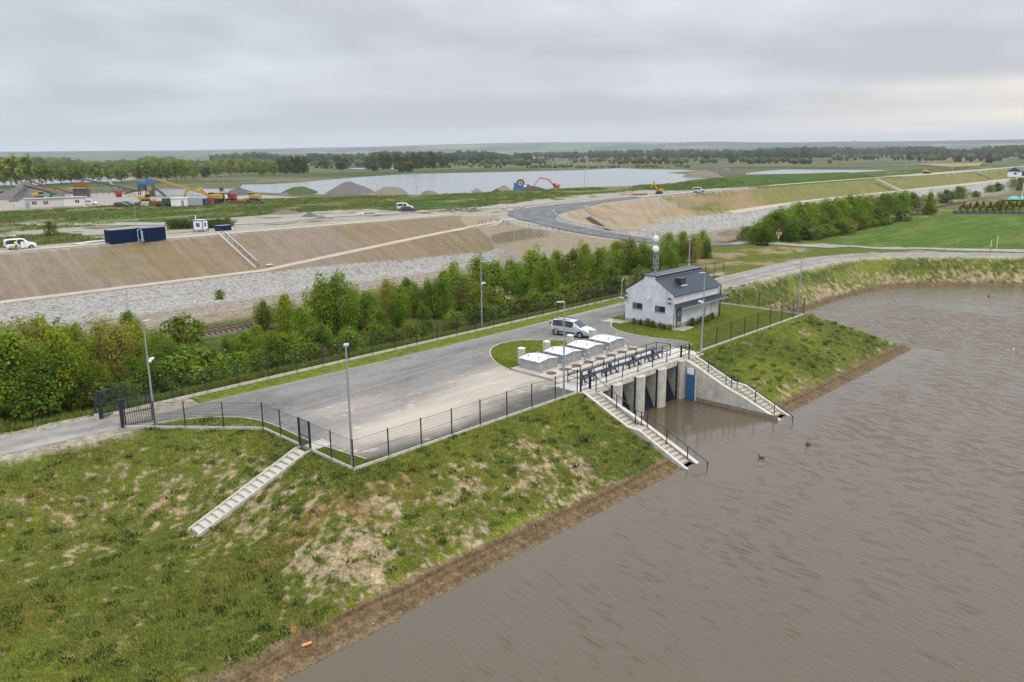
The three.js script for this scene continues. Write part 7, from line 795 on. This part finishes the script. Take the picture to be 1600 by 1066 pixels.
{ const p = at(1601, 276.5, 2), t = thing('grey_house', 'white building with dark grey roof at the right edge', 'building', [p.x + 3, 2.0, p.z - 4], -0.2); new MB().box(0, 1.6, 0, 9, 3.2, 7).to(t, 'wall', M.white); new MB().add(sideG([[3.9, 3.0], [0, 5.4], [-3.9, 3.0]], -4.9, 4.9)).to(t, 'roof', M.roof); new MB().box(-2, 1.7, 3.52, 3, 2.4, 0.08).to(t, 'dark_door', M.black); for (const x of [-4.52]) new MB().box(x, 1.8, 0.5, 0.08, 1, 1.4).to(t, 'window', M.glass); }
{ const t = thing('garden_fence', 'low grey garden fence in front of the thujas', 'fence'), P = []; for (let i = 0; i < 13; i++) P.push(at(1488 + i * 10, 334.5 + i * 0.05, -1)); P.forEach((p, i) => { new MB().box(p.x, p.y + 0.6, p.z, 0.1, 1.2, 0.1).to(t, 'post', M.concrete); if (i + 1 < P.length) { const q = P[i + 1]; new MB().beam([p.x, p.y + 0.5, p.z], [q.x, q.y + 0.5, q.z], 0.04, 0.85).to(t, 'panel', M.steelDark); } }); }
struct(new THREE.Mesh(sheetG([[1428, 256.5], [1500, 255], [1538, 254.2], [1530, 259], [1524, 264], [1470, 260]].map(([a, b]) => A2(a, b, -1.7)), -1.6), std([0.40, 0.33, 0.17], 0.95, { map: concreteMap })), 'straw_field');
// foreground: orange marker pipes, birds, shore bits
{ const p = gp(459, 990), t = thing('marker_pipe', 'upright orange plastic pipe in the grass at the shore', 'pipe', [p.x, p.y - 0.1, p.z], 0); const g = new THREE.LatheGeometry([[0.105, 0], [0.105, 0.62], [0.125, 0.64], [0.125, 0.7], [0.09, 0.7], [0.09, 0.1]].map(([x, y]) => new THREE.Vector2(x, y)), 16); part(t, 'pipe', g, std([0.62, 0.19, 0.03], 0.5)); t.rotation.z = -0.1; t.scale.setScalar(0.6);
  const q = gp(478, 1009), u = thing('fallen_pipe', 'orange plastic pipe lying on the mud, half overgrown', 'pipe', [q.x, q.y + 0.08, q.z], -0.2); const g2 = g.clone(); g2.rotateZ(-PI / 2); part(u, 'pipe', g2, std([0.68, 0.26, 0.08], 0.55)); u.position.x -= 0.2; u.scale.setScalar(0.62); }
function bird(label, px, py, c, s, name, cat) { const p = at(px, py, LAKE), t = thing(name, label, cat, [p.x, LAKE, p.z], px % 6); const b = new THREE.SphereGeometry(0.16, 14, 10); const q = b.attributes.position; for (let i = 0; i < q.count; i++) { const x = q.getX(i); q.setXYZ(i, x * 1.7, q.getY(i) * 0.8 + (x < -0.08 ? (-x - 0.08) * 0.6 : 0), q.getZ(i) * (1 - 0.25 * abs(x) / 0.16)); } b.computeVertexNormals(); part(t, 'body', b, std(c, 0.7)).position.y = 0.06; new MB().bar([0.17, 0.1, 0], [0.24, 0.28, 0], 0.05, 8, 0.04).to(t, 'neck', std(c, 0.7)); const h = new MB().add(new THREE.SphereGeometry(0.065, 10, 8), new THREE.Matrix4().makeTranslation(0.26, 0.31, 0)).to(t, 'head', std(c, 0.7)); new MB().bar([0.3, 0.3, 0], [0.4, 0.28, 0], 0.022, 6, 0.012).to(h, 'bill', std([0.4, 0.25, 0.04], 0.5)); t.scale.setScalar(s * (cat === 'gull' ? 0.36 : 0.72)); if (cat === 'gull') { t.scale.y *= 0.6; } }
bird('dark duck swimming off the sluice', 1190, 716, [0.05, 0.04, 0.035], 1.1, 'duck', 'duck'); bird('dark duck swimming right of the right stair', 1263, 695.5, [0.05, 0.04, 0.035], 1.3, 'duck', 'duck'); bird('white gull on the water at the right', 1584, 546, [0.75, 0.75, 0.75], 1.4, 'gull', 'gull'); bird('dark coot near the far right shore', 1545, 463, [0.05, 0.04, 0.035], 1.3, 'coot', 'coot');
// horizon: wind turbines, church, houses
for (const [px, top, foot, lab] of [[540, 221, 237, 'wind turbine on the horizon, right of the others'], [387, 215, 238, 'tallest wind turbine on the left horizon'], [437, 224, 238, 'small wind turbine between the two others']]) { const p = at(px, 250, -100), k = 9000 / depthOf(p), x = p.x * k, z = p.z * k, m = 9000 / FOCAL, t = thing('wind_turbine', lab, 'wind turbine', [x, 0, z], 0.8), h = (foot - top) * m * 0.72; new MB().cyl(0, 0, 0, 2.6, h, 8, 1.6).to(t, 'tower', M.white); const hub = new MB().box(0, h, 0, 8, 4, 4).to(t, 'nacelle', M.white); for (let b = 0; b < 3; b++) { const a = b * 2.094 + 0.4; new MB().bar([3, h, 0], [3, h + cos(a) * h * 0.4, sin(a) * h * 0.4], 1.8, 5, 0.5).to(hub, 'blade', M.white); } }
{ const p = at(1332, 260, -50), k = 7000 / depthOf(p), t = thing('church', 'dark church tower with spire on the right horizon', 'church', [p.x * k, 35, p.z * k], 0.3); new MB().box(0, 12, 0, 12, 40, 12).to(t, 'tower', M.grey); new MB().cyl(0, 32, 0, 9, 26, 4, 0.5).to(t, 'spire', M.steelDark); new MB().box(22, 2, 0, 34, 22, 18).to(t, 'nave', M.grey); }
{ const r = rng(12), spots = [[1388, 240], [1400, 239.5], [1412, 239], [1375, 240.5], [1424, 239.4], [1436, 238.8], [60, 241], [75, 240.6], [90, 240.8], [44, 241.2], [30, 241.4], [112, 240.4], [1090, 240.5], [1110, 240.2], [1070, 240.6], [1150, 239.6], [390, 254], [396, 253.4]]; spots.forEach(([px, py], i) => { const p = at(px, py, -3), s = i > 15 ? 0.8 : 1.3, t = thing('far_house', i < 6 ? 'small pale-roofed house in the village at the right' : i < 12 ? 'tiny house in the village on the left horizon' : i < 16 ? 'tiny house below the far hills in the centre' : 'small house among the trees beyond the works', 'house', [p.x, -3, p.z], r() * 3, ['houses of the right village', 'houses of the left village', 'houses below the central hills', 'houses among the left trees'][i < 6 ? 0 : i < 12 ? 1 : i < 16 ? 2 : 3]); new MB().box(0, 3 * s, 0, 12 * s, 6 * s, 9 * s).to(t, 'wall', i % 2 ? M.white : std([0.5, 0.42, 0.34], 0.9)); new MB().add(sideG([[5 * s, 5.8 * s], [0, 10 * s], [-5 * s, 5.8 * s]], -6.4 * s, 6.4 * s)).to(t, 'roof', i % 3 ? std([0.34, 0.15, 0.10], 0.9) : std([0.36, 0.33, 0.31], 0.9)); for (const x of [-3, 0, 3]) new MB().box(x * s, 3.4 * s, 4.52 * s, 1.4 * s, 1.6 * s, 0.1).to(t, 'window', M.steelDark); }); }
// look-alikes in a row: each label says its place in the row, counted from the left of the photograph
{
  camera.updateMatrixWorld(); const ORD = ['leftmost', 'second', 'third', 'fourth', 'fifth', 'sixth', 'seventh', 'eighth', 'ninth', 'tenth', 'eleventh', 'twelfth', 'thirteenth', 'fourteenth', 'fifteenth', 'sixteenth', 'seventeenth', 'eighteenth', 'nineteenth', 'twentieth'], by = new Map();
  const ord = (i) => ORD[i] ?? (i + 1) + (((i + 1) % 10 === 1 && 'st') || ((i + 1) % 10 === 2 && 'nd') || ((i + 1) % 10 === 3 && 'rd') || 'th');
  for (const o of scene.children) if (o.userData.label) { if (!by.has(o.userData.label)) by.set(o.userData.label, []); by.get(o.userData.label).push(o); }
  for (const [label, list] of by) if (list.length > 1) { list.map((o) => { const d = o.position.clone().sub(camera.position); return [d.dot(RGT) / d.dot(FWD), o]; }).sort((a, b) => a[0] - b[0]).forEach(([, o], i) => { o.userData.label = label + (i ? ', ' + ord(i) + ' from the left' : ', leftmost of them'); }); }
}
renderer.render(scene, camera);
